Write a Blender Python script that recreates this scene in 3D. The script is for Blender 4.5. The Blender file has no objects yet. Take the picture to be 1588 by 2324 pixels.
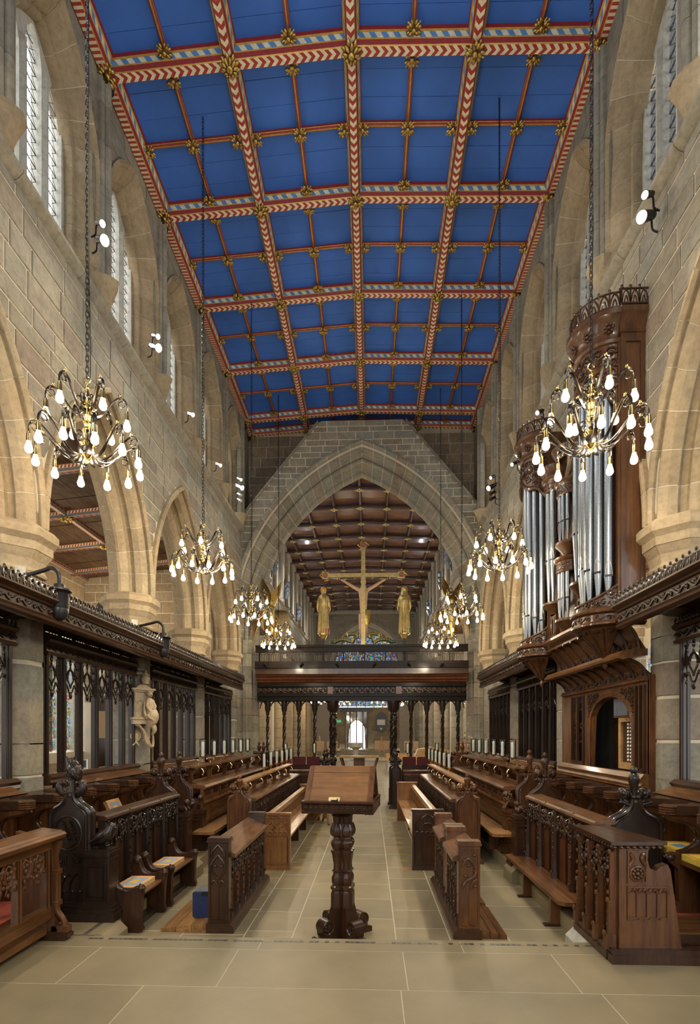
import bpy, bmesh, math, random
from math import sin, cos, pi, sqrt, radians, atan2, acos
from mathutils import Vector, Matrix
SC = bpy.context.scene
COL = SC.collection
rnd = random.Random(7)

# ------------------------------------------------------------------ camera, sky, light, exposure
FPX, VX, VY, HC = 1200.0, 841.0, 1667.0, 1.78
cam = bpy.data.cameras.new('camera'); camo = bpy.data.objects.new('camera', cam); COL.objects.link(camo)
cam.sensor_fit = 'HORIZONTAL'; cam.sensor_width = 36.0
cam.lens = FPX / 1588 * 36
cam.shift_y = (VY - 1162) / 1588
cam.clip_end = 300
camo.location = (0, 0, HC)
camo.rotation_euler = (pi / 2, 0, math.atan((VX - 794) / FPX))
SC.camera = camo

world = bpy.data.worlds.new('sky'); SC.world = world; world.use_nodes = True
_bg = world.node_tree.nodes['Background']
_bg.inputs[0].default_value = (0.97, 0.985, 1.0, 1); _bg.inputs[1].default_value = 3.6

def lamp(kind, name, loc, energy, color=(1, .86, .66), size=.1, rot=None, parent=None, **k):
    l = bpy.data.lights.new(name, kind); l.energy = energy; l.color = color
    if kind == 'AREA':
        l.shape = 'RECTANGLE'; l.size = size[0]; l.size_y = size[1]
    else: l.shadow_soft_size = size
    for a, b in k.items(): setattr(l, a, b)
    o = bpy.data.objects.new(name, l); COL.objects.link(o); o.location = loc
    if rot: o.rotation_euler = rot
    if parent: o.parent = parent
    return o
# daylight comes from the sky through the windows and the open east end; lamps hang in the aisles and the nave
for s in (-1, 1):
    for y in (3.5, 7.0, 10.5, 12.8):
        lamp('POINT', 'aisle_lamp', (-.25 + s * 6.0, y, 4.7), 30, (1, .84, .62), .05)
for y in (17, 22, 27, 32, 38):
    for s in (-1, 1):
        lamp('POINT', 'nave_lamp', (-.5 + s * 2.6, y, 4.0), 120, (1, .82, .58), .05)
        lamp('POINT', 'nave_uplighter', (-.5 + s * 3.9, y + 1, 9.4), 42, (.96, .97, 1), .05)
# added spots out of view, a warm fill for the lower walls and stalls
for x, s in ((-3.2, -1), (2.65, 1)):
    for y, e in ((.6, 120), (2.6, 120)):
        lamp('SPOT', 'added_fill_spot', (x, y, 7.7), e, (1, .90, .72), .05, Vector((-s * .42, .62, -.72)).to_track_quat('-Z', 'Y').to_euler(), spot_size=1.5, spot_blend=.7)
SC.view_settings.view_transform = 'Standard'; SC.view_settings.look = 'None'
SC.view_settings.gamma = 1; SC.view_settings.use_curve_mapping = False
SC.view_settings.exposure = 0.55
SC.cycles.max_bounces = 7; SC.cycles.diffuse_bounces = 4; SC.cycles.glossy_bounces = 3
SC.cycles.transparent_max_bounces = 16; SC.cycles.caustics_reflective = False; SC.cycles.caustics_refractive = False
SC.cycles.sample_clamp_indirect = 4

# ------------------------------------------------------------------ materials
MATS = {}
def _mat(name):
    m = bpy.data.materials.new(name); m.use_nodes = True; nt = m.node_tree
    MATS[name] = m
    return m, nt, nt.nodes['Principled BSDF']
def N(nt, t, **k):
    n = nt.nodes.new(t)
    for a, b in k.items():
        if a == 'op': n.operation = b
        else: setattr(n, a, b)
    return n
def ramp(nt, fac, stops):
    r = N(nt, 'ShaderNodeValToRGB'); e = r.color_ramp.elements
    while len(e) < len(stops): e.new(.5)
    for i, (p, c) in enumerate(stops): e[i].position = p; e[i].color = (*c, 1)
    nt.links.new(fac, r.inputs[0]); return r.outputs[0]
def noise(nt, scale, detail=4, vec=None, rough=.6):
    n = N(nt, 'ShaderNodeTexNoise'); n.inputs['Scale'].default_value = scale; n.inputs['Detail'].default_value = detail
    n.inputs['Roughness'].default_value = rough
    if vec: nt.links.new(vec, n.inputs['Vector'])
    return n.outputs[0]
def mul(nt, a, b, fac=1, mode='MULTIPLY'):
    x = N(nt, 'ShaderNodeMixRGB', blend_type=mode); x.inputs[0].default_value = fac
    for i, v in ((1, a), (2, b)):
        if isinstance(v, tuple): x.inputs[i].default_value = (*v, 1)
        else: nt.links.new(v, x.inputs[i])
    return x.outputs[0]
def bump(nt, b, h, strength, dist=.01):
    n = N(nt, 'ShaderNodeBump'); n.inputs['Strength'].default_value = strength; n.inputs['Distance'].default_value = dist
    nt.links.new(h, n.inputs['Height']); nt.links.new(n.outputs[0], b.inputs['Normal'])
def objvec(nt, sc=(1, 1, 1), world_=True):
    """world position (stone) or object position (wood), scaled"""
    if world_: v = N(nt, 'ShaderNodeNewGeometry').outputs['Position']
    else: v = N(nt, 'ShaderNodeTexCoord').outputs['Object']
    m = N(nt, 'ShaderNodeMapping'); m.inputs['Scale'].default_value = sc; nt.links.new(v, m.inputs[0])
    return m.outputs[0]
def stone(name, tints, rough=.88, var=.42, bmp=.6, scale=5):
    m, nt, b = _mat(name)
    info = N(nt, 'ShaderNodeObjectInfo')
    if len(tints) == 1: tints = tints * 2
    c = ramp(nt, info.outputs['Random'], [(i / max(1, len(tints) - 1), t) for i, t in enumerate(tints)])
    v = objvec(nt)
    n1 = noise(nt, scale, 6, v, .7)
    c = mul(nt, c, ramp(nt, n1, [(.25, (1 - var, 1 - var, 1 - var * .9)), (.7, (1.0, 1.0, 1.0))]))
    if var > .23: c = mul(nt, c, ramp(nt, noise(nt, 19, 4, v), [(.32, (.80, .79, .77)), (.58, (1.04, 1.04, 1.03))]))
    n2 = noise(nt, .55, 3, v)
    c = mul(nt, c, ramp(nt, n2, [(.3, (.86, .88, .86)), (.65, (1.08, 1.03, .97))]))
    nt.links.new(c, b.inputs['Base Color']); b.inputs['Roughness'].default_value = rough
    bump(nt, b, noise(nt, 34, 5, v), bmp)
    return m
stone('ashlar', [(0.272, 0.240, 0.174), (0.327, 0.294, 0.225), (0.295, 0.282, 0.225), (0.240, 0.211, 0.155), (0.288, 0.279, 0.233), (0.265, 0.208, 0.155), (0.334, 0.302, 0.229), (0.279, 0.259, 0.194)])
stone('ashlar_warm', [(0.370, 0.280, 0.167), (0.344, 0.268, 0.167), (0.403, 0.320, 0.200), (0.311, 0.236, 0.141), (0.386, 0.300, 0.185)], var=.3)
stone('ashlar_dark', [(.25, .19, .125), (.31, .24, .155), (.22, .165, .115), (.28, .235, .165)], var=.45)
stone('ashlar_nave', [(0.216, 0.188, 0.140), (0.256, 0.224, 0.168), (0.192, 0.168, 0.124)], var=.35)
stone('mortar', [(.60, .54, .42)], var=.12)
stone('mortar_dark', [(.40, .345, .265)], var=.2)
stone('window_stone', [(0.468, 0.468, 0.414), (0.513, 0.504, 0.450)], var=.25)
stone('marble_buff', [(.50, .38, .24), (.50, .38, .24)], rough=.5, var=.3, bmp=.2)
stone('whitewash', [(.62, .60, .52)], var=.2)
stone('floor_joint', [(.50, .46, .36)], var=.1)
stone('slab', [(0.219, 0.178, 0.103), (0.250, 0.205, 0.122), (0.208, 0.176, 0.106), (0.262, 0.214, 0.125), (0.230, 0.191, 0.115)], rough=.46, var=.22, bmp=.08, scale=2.2)
stone('slab_gold', [(.40, .28, .08), (.36, .25, .08)], rough=.4, var=.2, bmp=.05)
stone('tile_dark', [(.06, .055, .05), (.12, .11, .10), (.045, .04, .035)], rough=.4, bmp=.1)
def wood(name, c1, c2, rough=.36, axis='z', coat=.25, sc=1.0, wear=0):
    m, nt, b = _mat(name)
    s = {'x': (2, 22, 22), 'y': (22, 2, 22), 'z': (22, 22, 2)}[axis]
    v = objvec(nt, tuple(q * sc for q in s), False)
    g = noise(nt, 1.0, 5, v, .65)
    c = ramp(nt, g, [(.3, c1), (.62, c2)])
    info = N(nt, 'ShaderNodeObjectInfo')
    c = mul(nt, c, ramp(nt, info.outputs['Random'], [(0, (.82, .8, .78)), (1, (1.12, 1.1, 1.06))]))
    c = mul(nt, c, ramp(nt, noise(nt, 3.2, 3, objvec(nt)), [(.3, (.72, .70, .68)), (.6, (1.05, 1.05, 1.05))]))
    nt.links.new(c, b.inputs['Base Color'])
    nt.links.new(ramp(nt, g, [(.3, (rough + .12,) * 3), (.7, (rough - .04,) * 3)]), b.inputs['Roughness'])
    b.inputs['Coat Weight'].default_value = coat; b.inputs['Coat Roughness'].default_value = .13; b.inputs['Specular IOR Level'].default_value = .22 if coat > .1 else .08
    bump(nt, b, g, .12, .004)
    return m
wood('oak_black', (.013, .008, .006), (.030, .018, .012), .28, 'z', .35)
wood('oak_dark', (.022, .010, .0055), (.056, .024, .011), .30, 'z', .35)
wood('oak_dark_y', (.024, .011, .006), (.060, .027, .012), .30, 'y', .3)
wood('oak_brown', (.052, .020, .008), (.135, .055, .019), .33, 'z', .3)
wood('oak_brown_y', (.070, .029, .010), (.175, .078, .027), .33, 'y', .3)
wood('oak_brown_x', (.075, .032, .012), (.185, .085, .030), .33, 'x', .3)
wood('oak_organ', (.034, .015, .007), (.088, .038, .014), .33, 'z', .3)
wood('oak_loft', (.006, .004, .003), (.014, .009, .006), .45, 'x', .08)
wood('oak_mid', (.125, .056, .020), (.235, .118, .045), .38, 'x', .2)
wood('oak_red', (.085, .028, .012), (.150, .052, .022), .34, 'z', .3)
wood('oak_light_y', (.17, .080, .026), (.35, .185, .068), .36, 'y', .3)
wood('oak_light_z', (.125, .052, .017), (.235, .108, .036), .36, 'z', .3)
wood('pale_wood', (.42, .25, .11), (.56, .36, .17), .45, 'x', .1)
wood('nave_panel', (.080, .034, .016), (.170, .080, .038), .36, 'x', .6, .4)
wood('nave_beam', (.022, .010, .006), (.055, .022, .011), .36, 'x', .4)
wood('aisle_board', (.060, .034, .018), (.105, .062, .033), .6, 'y', 0)
def plain(name, col, rough=.5, metal=0, var=0, emit=None, coat=0, scale=20, bmp=0):
    m, nt, b = _mat(name)
    b.inputs['Base Color'].default_value = (*col, 1); b.inputs['Roughness'].default_value = rough; b.inputs['Metallic'].default_value = metal
    b.inputs['Coat Weight'].default_value = coat
    if var:
        nz = noise(nt, scale, 4, objvec(nt))
        nt.links.new(mul(nt, col, ramp(nt, nz, [(.3, (1 - var,) * 3), (.7, (1 + var * .3,) * 3)])), b.inputs['Base Color'])
        if bmp: bump(nt, b, nz, bmp)
    if emit: b.inputs['Emission Color'].default_value = (*emit[0], 1); b.inputs['Emission Strength'].default_value = emit[1]
    return m
plain('ceiling_blue', (.040, .150, .56), .75, 0, .16, scale=1.6)
plain('paint_red', (.27, .018, .016), .5, 0, .25)
plain('paint_cream', (.72, .64, .44), .6, 0, .2)
plain('gold_leaf', (.55, .37, .10), .34, 1, .55, scale=30, bmp=.4)
plain('gold_soft', (.44, .33, .13), .42, .8, .35, scale=12, bmp=.2)
plain('gold_line', (.48, .28, .055), .45, .5, .3)
plain('black_iron', (.012, .012, .014), .45, .6, .3)
plain('black_plastic', (.015, .016, .018), .3)
plain('brass', (.80, .56, .20), .16, 1, .12, scale=9)
plain('brass_plate', (.60, .47, .22), .4, .3)
plain('nickel', (.13, .115, .10), .26, 1, .3, scale=30)
plain('chrome', (.7, .72, .75), .18, 1)
plain('pipe_metal', (.17, .19, .215), .34, 1, .3, scale=70, bmp=.05)
plain('pipe_mouth', (.30, .27, .22), .42, 1, .5, scale=160, bmp=.3)
plain('wax', (.86, .82, .70), .5)
plain('red_velvet', (.075, .006, .012), .9, 0, .3)
plain('red_carpet', (.36, .065, .035), .95, 0, .25, scale=40)
plain('navy_cloth', (.010, .022, .085), .7, 0, .3)
plain('slate_grey', (.10, .115, .14), .6, 0, .2)
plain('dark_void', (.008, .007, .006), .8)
plain('white_paint', (.75, .75, .72), .5)
plain('flesh_paint', (.50, .30, .19), .55, 0, .15)
plain('crimson_paint', (.22, .01, .05), .5, 0, .2)
plain('dragon_green', (.02, .055, .04), .45, 0, .3)
plain('leaf_green', (.05, .16, .03), .6, 0, .3)
plain('petal_red', (.65, .05, .03), .6); plain('petal_yellow', (.85, .55, .05), .6); plain('petal_pink', (.75, .45, .45), .6)
plain('lead', (.035, .045, .06), .5)
plain('tan_board', (.36, .25, .14), .8, 0, .1)
plain('paper', (.78, .75, .66), .7)
plain('exit_green', (.02, .30, .12), .5, emit=((.03, .6, .25), .5))
plain('bulb_glow', (1, .95, .85), .4, emit=((1, .86, .60), 13.0))
plain('spot_glow', (1, .95, .85), .4, emit=((1, .87, .62), 14.0))
plain('spot_soft', (1, .95, .85), .4, emit=((1, .90, .70), 2.0))
plain('bulb_collar', (.85, .82, .76), .4)
for q in ('bulb_glow', 'spot_glow', 'spot_soft'): MATS[q].cycles.emission_sampling = 'NONE'
def glass(name, tint, gloss=.08, rough=.05):
    m, nt, b = _mat(name); nt.nodes.remove(b)
    t = N(nt, 'ShaderNodeBsdfTransparent'); t.inputs[0].default_value = (*tint, 1)
    g = N(nt, 'ShaderNodeBsdfGlossy'); g.inputs['Roughness'].default_value = rough
    f = N(nt, 'ShaderNodeFresnel'); f.inputs[0].default_value = 1.45
    x = N(nt, 'ShaderNodeMixShader'); nt.links.new(f.outputs[0], x.inputs[0])
    nt.links.new(t.outputs[0], x.inputs[1]); nt.links.new(g.outputs[0], x.inputs[2])
    nt.links.new(x.outputs[0], nt.nodes['Material Output'].inputs[0])
    return m
glass('window_glass', (1.0, 1.0, 1.0)); glass('candle_glass', (.90, .93, .93))
def stained(name, sc, tint=1.0):
    m, nt, b = _mat(name); nt.nodes.remove(b)
    v = objvec(nt, (sc,) * 3, True)
    vo = N(nt, 'ShaderNodeTexVoronoi'); nt.links.new(v, vo.inputs['Vector']); vo.inputs['Scale'].default_value = 1
    hs = N(nt, 'ShaderNodeSeparateColor'); nt.links.new(vo.outputs['Color'], hs.inputs[0])
    c = ramp(nt, hs.outputs[0], [(0, (.75, .85, .9)), (.25, (.10, .25, .75)), (.42, (.8, .9, .9)), (.58, (.75, .08, .05)), (.7, (.12, .5, .3)), (.82, (.9, .75, .25)), (.92, (.55, .75, .85))])
    vd = N(nt, 'ShaderNodeTexVoronoi', feature='DISTANCE_TO_EDGE'); nt.links.new(v, vd.inputs['Vector']); vd.inputs['Scale'].default_value = 1
    c = mul(nt, c, ramp(nt, vd.outputs[0], [(.02, (.02, .02, .02)), (.06, (tint, tint, tint))]))
    t = N(nt, 'ShaderNodeBsdfTransparent'); nt.links.new(c, t.inputs[0])
    nt.links.new(t.outputs[0], nt.nodes['Material Output'].inputs[0])
    return m
stained('stained_glass', 20, .7); stained('stained_fine', 9, .45)
def chevron(name, p, k, ca, cb, absy=True, duty=.5):
    """painted pattern printed along the length (object x) of a beam"""
    m, nt, b = _mat(name)
    s = N(nt, 'ShaderNodeSeparateXYZ'); nt.links.new(N(nt, 'ShaderNodeTexCoord').outputs['Object'], s.inputs[0])
    y = s.outputs[1]
    if absy:
        a = N(nt, 'ShaderNodeMath', op='ABSOLUTE'); nt.links.new(y, a.inputs[0]); y = a.outputs[0]
    else: y = s.outputs[2]
    w = N(nt, 'ShaderNodeMath', op='MULTIPLY_ADD'); nt.links.new(y, w.inputs[0]); w.inputs[1].default_value = k; nt.links.new(s.outputs[0], w.inputs[2])
    d = N(nt, 'ShaderNodeMath', op='DIVIDE'); nt.links.new(w.outputs[0], d.inputs[0]); d.inputs[1].default_value = p
    f = N(nt, 'ShaderNodeMath', op='FRACT'); nt.links.new(d.outputs[0], f.inputs[0])
    r = N(nt, 'ShaderNodeValToRGB'); r.color_ramp.interpolation = 'CONSTANT'
    r.color_ramp.elements[0].color = (*ca, 1); r.color_ramp.elements[1].color = (*cb, 1); r.color_ramp.elements[1].position = duty
    nt.links.new(f.outputs[0], r.inputs[0])
    nt.links.new(mul(nt, r.outputs[0], ramp(nt, noise(nt, 14, 4, objvec(nt)), [(.3, (.75, .74, .72)), (.6, (1, 1, 1))])), b.inputs['Base Color'])
    b.inputs['Roughness'].default_value = .55
    return m
chevron('paint_chevron', .105, 1.0, (.36, .028, .022), (.74, .66, .46))
chevron('paint_dash', .15, .7, (.10, .25, .50), (.70, .66, .48), False)
chevron('paint_dash_red', .062, .5, (.36, .04, .03), (.66, .58, .40), False)
chevron('aisle_dash', .12, .4, (.30, .03, .02), (.02, .025, .035), False)
def kneeler_mat(name, ground, border, motif):
    m, nt, b = _mat(name)
    s = N(nt, 'ShaderNodeSeparateXYZ'); nt.links.new(N(nt, 'ShaderNodeTexCoord').outputs['Generated'], s.inputs[0])
    def edge(o):
        a = N(nt, 'ShaderNodeMath', op='SUBTRACT'); nt.links.new(o, a.inputs[0]); a.inputs[1].default_value = .5
        c = N(nt, 'ShaderNodeMath', op='ABSOLUTE'); nt.links.new(a.outputs[0], c.inputs[0]); return c.outputs[0]
    mx = N(nt, 'ShaderNodeMath', op='MAXIMUM'); nt.links.new(edge(s.outputs[0]), mx.inputs[0]); nt.links.new(edge(s.outputs[1]), mx.inputs[1])
    r = N(nt, 'ShaderNodeValToRGB'); r.color_ramp.interpolation = 'CONSTANT'; e = r.color_ramp.elements
    for i, (p, c) in enumerate([(0, motif), (.16, ground), (.36, border[0]), (.41, border[1]), (.45, border[0])]):
        if i > 1: e.new(p)
        e[i].position = p; e[i].color = (*c, 1)
    wv = N(nt, 'ShaderNodeTexWave'); wv.inputs['Scale'].default_value = 4; wv.inputs['Distortion'].default_value = 6
    nt.links.new(N(nt, 'ShaderNodeTexCoord').outputs['Generated'], wv.inputs[0])
    nt.links.new(mx.outputs[0], r.inputs[0])
    nt.links.new(mul(nt, r.outputs[0], ramp(nt, wv.outputs[0], [(.2, (.75, .8, .9)), (.6, (1.05, 1, .95))])), b.inputs['Base Color'])
    b.inputs['Roughness'].default_value = .95
kneeler_mat('kneeler_grey', (.25, .29, .36), ((.60, .42, .18), (.72, .20, .03)), (.55, .35, .07))
kneeler_mat('kneeler_yellow', (.66, .50, .05), ((.62, .45, .05), (.52, .08, .03)), (.12, .22, .42))

# ------------------------------------------------------------------ mesh helpers
def catmull(P, k=3):
    out = []; n = len(P); D = range(len(P[0]))
    for i in range(n - 1):
        p0, p1, p2, p3 = P[max(0, i - 1)], P[i], P[i + 1], P[min(n - 1, i + 2)]
        for j in range(k):
            t = j / k; out.append(tuple(.5 * (2 * p1[c] + (p2[c] - p0[c]) * t + (2 * p0[c] - 5 * p1[c] + 4 * p2[c] - p3[c]) * t * t + (3 * p1[c] - p0[c] - 3 * p2[c] + p3[c]) * t ** 3) for c in D))
    return out + [tuple(P[-1])]
class MB:
    def __init__(s): s.v = []; s.f = []; s.m = []; s.X = Matrix(); s.mi = 0
    def _p(s, p):
        s.v.append(tuple(s.X @ Vector(p))); return len(s.v) - 1
    def add(s, vs, fs, m=None):
        b = len(s.v)
        for p in vs: s._p(p)
        for f in fs: s.f.append(tuple(b + i for i in f)); s.m.append(s.mi if m is None else m)
        return s
    def box(s, x0, x1, y0, y1, z0, z1, m=None, b=0):
        if b:
            return s.prism([(x0 + b, z0), (x1 - b, z0), (x1, z0 + b), (x1, z1 - b), (x1 - b, z1), (x0 + b, z1), (x0, z1 - b), (x0, z0 + b)], 'y', y0, y1, m)
        return s.add([(x, y, z) for z in (z0, z1) for y in (y0, y1) for x in (x0, x1)],
                     [(0, 2, 3, 1), (4, 5, 7, 6), (0, 1, 5, 4), (2, 6, 7, 3), (0, 4, 6, 2), (1, 3, 7, 5)], m)
    def prism(s, pts, axis, a0, a1, m=None, capm=None, sc=1, n0=None):
        """polygon in the plane across axis: x->(y,z) y->(x,z) z->(x,y); sc shrinks the far cap about its centre"""
        mk = {'x': lambda a, p: (a, p[0], p[1]), 'y': lambda a, p: (p[0], a, p[1]), 'z': lambda a, p: (p[0], p[1], a)}[axis]
        n = len(pts); cx = sum(p[0] for p in pts) / n; cy = sum(p[1] for p in pts) / n
        q = [(cx + (p[0] - cx) * sc, cy + (p[1] - cy) * sc) for p in pts]
        ar = sum(pts[i][0] * pts[(i + 1) % n][1] - pts[(i + 1) % n][0] * pts[i][1] for i in range(n))
        fl = (ar > 0) == (axis != 'y')
        if a1 < a0: fl = not fl
        vs = [mk(a0, p) for p in pts] + [mk(a1, p) for p in q]
        side = [(i, (i + 1) % n, n + (i + 1) % n, n + i) for i in range(n)]
        caps = [tuple(range(n))[::-1], tuple(range(n, 2 * n))]
        if not fl: side = [f[::-1] for f in side]; caps = [f[::-1] for f in caps]
        s.add(vs, side, m); b = len(s.v) - 2 * n
        for f in caps: s.f.append(tuple(b + i for i in f)); s.m.append(s.mi if capm is None else capm) if m is None or capm is not None else s.m.append(m)
        return s
    def lathe(s, prof, c=(0, 0, 0), n=16, ph=0, m=None, sx=1, sy=1, a0=0, a1=2 * pi, mod=None):
        full = abs(a1 - a0) > 6.28; k = n if full else n + 1
        vs = []
        for r, z in prof:
            for i in range(k):
                a = ph + a0 + (a1 - a0) * i / n; q = r * (mod(a, z) if mod else 1)
                vs.append((c[0] + q * cos(a) * sx, c[1] + q * sin(a) * sy, c[2] + z))
        fs = []
        for j in range(len(prof) - 1):
            for i in range(n):
                i2 = (i + 1) % k
                fs.append((j * k + i, j * k + i2, (j + 1) * k + i2, (j + 1) * k + i))
        if full:
            if prof[0][0] > 1e-4: fs.append(tuple(range(k))[::-1])
            if prof[-1][0] > 1e-4: fs.append(tuple((len(prof) - 1) * k + i for i in range(k)))
        return s.add(vs, fs, m)
    def ball(s, c, r, sx=1, sy=1, sz=1, nu=10, nv=7, m=None):
        return s.lathe([(max(1e-5, r * sin(pi * j / nv)), -r * cos(pi * j / nv) * sz) for j in range(nv + 1)], c, nu, 0, m, sx, sy)
    def tube(s, path, r, n=6, closed=False, m=None, flat=1.0, up=None):
        """tube through points; r a number or list; flat squeezes the section across the second axis"""
        P = [Vector(p) for p in path]; L = len(P)
        R = list(r) if isinstance(r, (list, tuple)) else [r] * L
        if 3 <= L <= 7 and n > 3 and not closed:      # round the corners of a short path
            Q = [(*p, q) for p, q in zip(P, R)]; Q = catmull(Q); P = [Vector(q[:3]) for q in Q]; R = [q[3] for q in Q]; L = len(P)
        t0 = None; vs = []; prev = None
        for i in range(L):
            a = P[i - 1] if (i or closed) else P[0]; b = P[(i + 1) % L] if (i < L - 1 or closed) else P[-1]
            t = (b - a)
            if t.length < 1e-9: t = Vector((0, 0, 1))
            t.normalize()
            if prev is None:
                u = Vector(up) if up else (Vector((0, 0, 1)) if abs(t.z) < .9 else Vector((1, 0, 0)))
            else: u = prev
            u = (u - t * u.dot(t))
            if u.length < 1e-6: u = t.orthogonal()
            u.normalize(); prev = u; w = t.cross(u)
            for k in range(n):
                an = 2 * pi * (k + .5) / n
                vs.append(tuple(P[i] + (u * cos(an) * flat + w * sin(an)) * R[i]))
        fs = []
        for i in range(L if closed else L - 1):
            j = (i + 1) % L
            for k in range(n):
                k2 = (k + 1) % n; fs.append((i * n + k, i * n + k2, j * n + k2, j * n + k))
        if not closed: fs += [tuple(range(n))[::-1], tuple((L - 1) * n + k for k in range(n))]
        return s.add(vs, fs, m)
    def sweep(s, prof, path, frame, closed_prof=True, m=None, caps=True):
        """prof [(a,b[,mat])]; frame(path_item,(a,b)) -> point"""
        k = len(prof); vs = [frame(t, q) for t in path for q in prof]; fs = []; ms = []
        for i in range(len(path) - 1):
            for j in range(k if closed_prof else k - 1):
                j2 = (j + 1) % k; fs.append((i * k + j, i * k + j2, (i + 1) * k + j2, (i + 1) * k + j)); ms.append(prof[j][2] if len(prof[j]) > 2 else m)
        if caps and closed_prof:
            fs += [tuple(range(k))[::-1], tuple((len(path) - 1) * k + j for j in range(k))]; ms += [m, m]
        b = len(s.v); 
        for p in vs: s._p(p)
        for f, q in zip(fs, ms): s.f.append(tuple(b + i for i in f)); s.m.append(s.mi if q is None else q)
        return s
    def mesh(s, name, mats, smooth=0):
        me = bpy.data.meshes.new(name)
        me.from_pydata(s.v, [], s.f)
        for q in (mats if isinstance(mats, (list, tuple)) else [mats]): me.materials.append(MATS[q])
        me.polygons.foreach_set('material_index', s.m)
        bm = bmesh.new(); bm.from_mesh(me); bmesh.ops.recalc_face_normals(bm, faces=bm.faces); bm.to_mesh(me); bm.free()
        if smooth:
            me.polygons.foreach_set('use_smooth', [True] * len(me.polygons)); me.set_sharp_from_angle(angle=radians(smooth))
        me.update(); return me
    def obj(s, name, mats, parent=None, smooth=0, loc=(0, 0, 0), rot=(0, 0, 0), **k):
        return link(name, s.mesh(name, mats, smooth), parent, loc, rot, **k)
def link(name, me, parent=None, loc=(0, 0, 0), rot=(0, 0, 0), label=None, kind=None):
    o = bpy.data.objects.new(name, me); COL.objects.link(o); o.location = loc; o.rotation_euler = rot
    if parent: o.parent = parent
    if label: o['label'] = label
    if kind: o['kind'] = kind
    return o
def thing(name, label, cat, loc=(0, 0, 0), rz=0, group=None):
    o = link(name, None, None, loc, (0, 0, rz)); o['label'] = label; o['category'] = cat
    if group: o['group'] = group
    return o
def tag(o, label, cat, group=None):
    o['label'] = label; o['category'] = cat
    if group: o['group'] = group
    return o
def struct(o): o['kind'] = 'structure'; return o
def dup(root, loc=None, rz=None, label=None, group=None, mirror=False):
    def cp(o, par):
        c = o.copy(); COL.objects.link(c)
        if par: c.parent = par
        for ch in list(o.children): cp(ch, c)
        return c
    r = cp(root, None)
    if loc is not None: r.location = loc
    if rz is not None: r.rotation_euler = (0, 0, rz)
    if label: r['label'] = label
    if group: r['group'] = group
    return r
ORD = ['first', 'second', 'third', 'fourth', 'fifth', 'sixth', 'seventh', 'eighth', 'ninth', 'tenth', 'eleventh', 'twelfth', 'thirteenth', 'fourteenth', 'fifteenth', 'sixteenth', 'seventeenth', 'eighteenth']
def arcpts(cx, cy, r, a0, a1, n=10): return [(cx + r * cos(radians(a0 + (a1 - a0) * i / n)), cy + r * sin(radians(a0 + (a1 - a0) * i / n))) for i in range(n + 1)]
def pointed(w, h, n=8, x0=0, z0=0):
    """points of a pointed arch over half width w, rise h, from left springing to right"""
    R = (w * w + h * h) / (2 * w); pts = []
    am = acos(max(-1, (R - w) / R))
    L = [(x0 + (R - w) - R * cos(am * i / n), z0 + R * sin(am * i / n)) for i in range(n + 1)]
    return L + [(2 * x0 - p[0], p[1]) for p in L[-2::-1]]
# ------------------------------------------------------------------ building shell
XL, XR, X0 = -3.45, 2.88, -.255
YW = 14.0
FL = lambda u, w, d: (XL + d, u, w)
FR = lambda u, w, d: (XR - d, u, w)
FW = lambda u, w, d: (u, YW - d, w)
def archz(u, u0, z0, half, R, r=0):
    """height of a pointed arch extrados (radius R+r) over u; -9 outside"""
    c = R - half; d = abs(u - u0) + c; q = (R + r) ** 2 - d * d
    return z0 + sqrt(q) if q > 0 else -9
def strips(mb, F, us, lo, hi, t, m=None):
    """solid wall of thickness t between lo(u) and hi(u)"""
    for a, b in zip(us, us[1:]):
        a2, b2 = a + 1e-5, b - 1e-5
        la, lb, ha, hb = lo(a2), lo(b2), hi(a2), hi(b2)
        if ha - la < .004 and hb - lb < .004: continue
        ha = max(ha, la); hb = max(hb, lb)
        q = [(a, la), (b, lb), (b, hb), (a, ha)]
        mb.add([F(u, w, 0) for u, w in q] + [F(u, w, -t) for u, w in q],
               [(0, 1, 2, 3), (7, 6, 5, 4), (0, 4, 5, 1), (3, 2, 6, 7), (0, 3, 7, 4), (1, 5, 6, 2)], m)
def lin(a, b, n): return [a + (b - a) * i / n for i in range(n + 1)]
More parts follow.
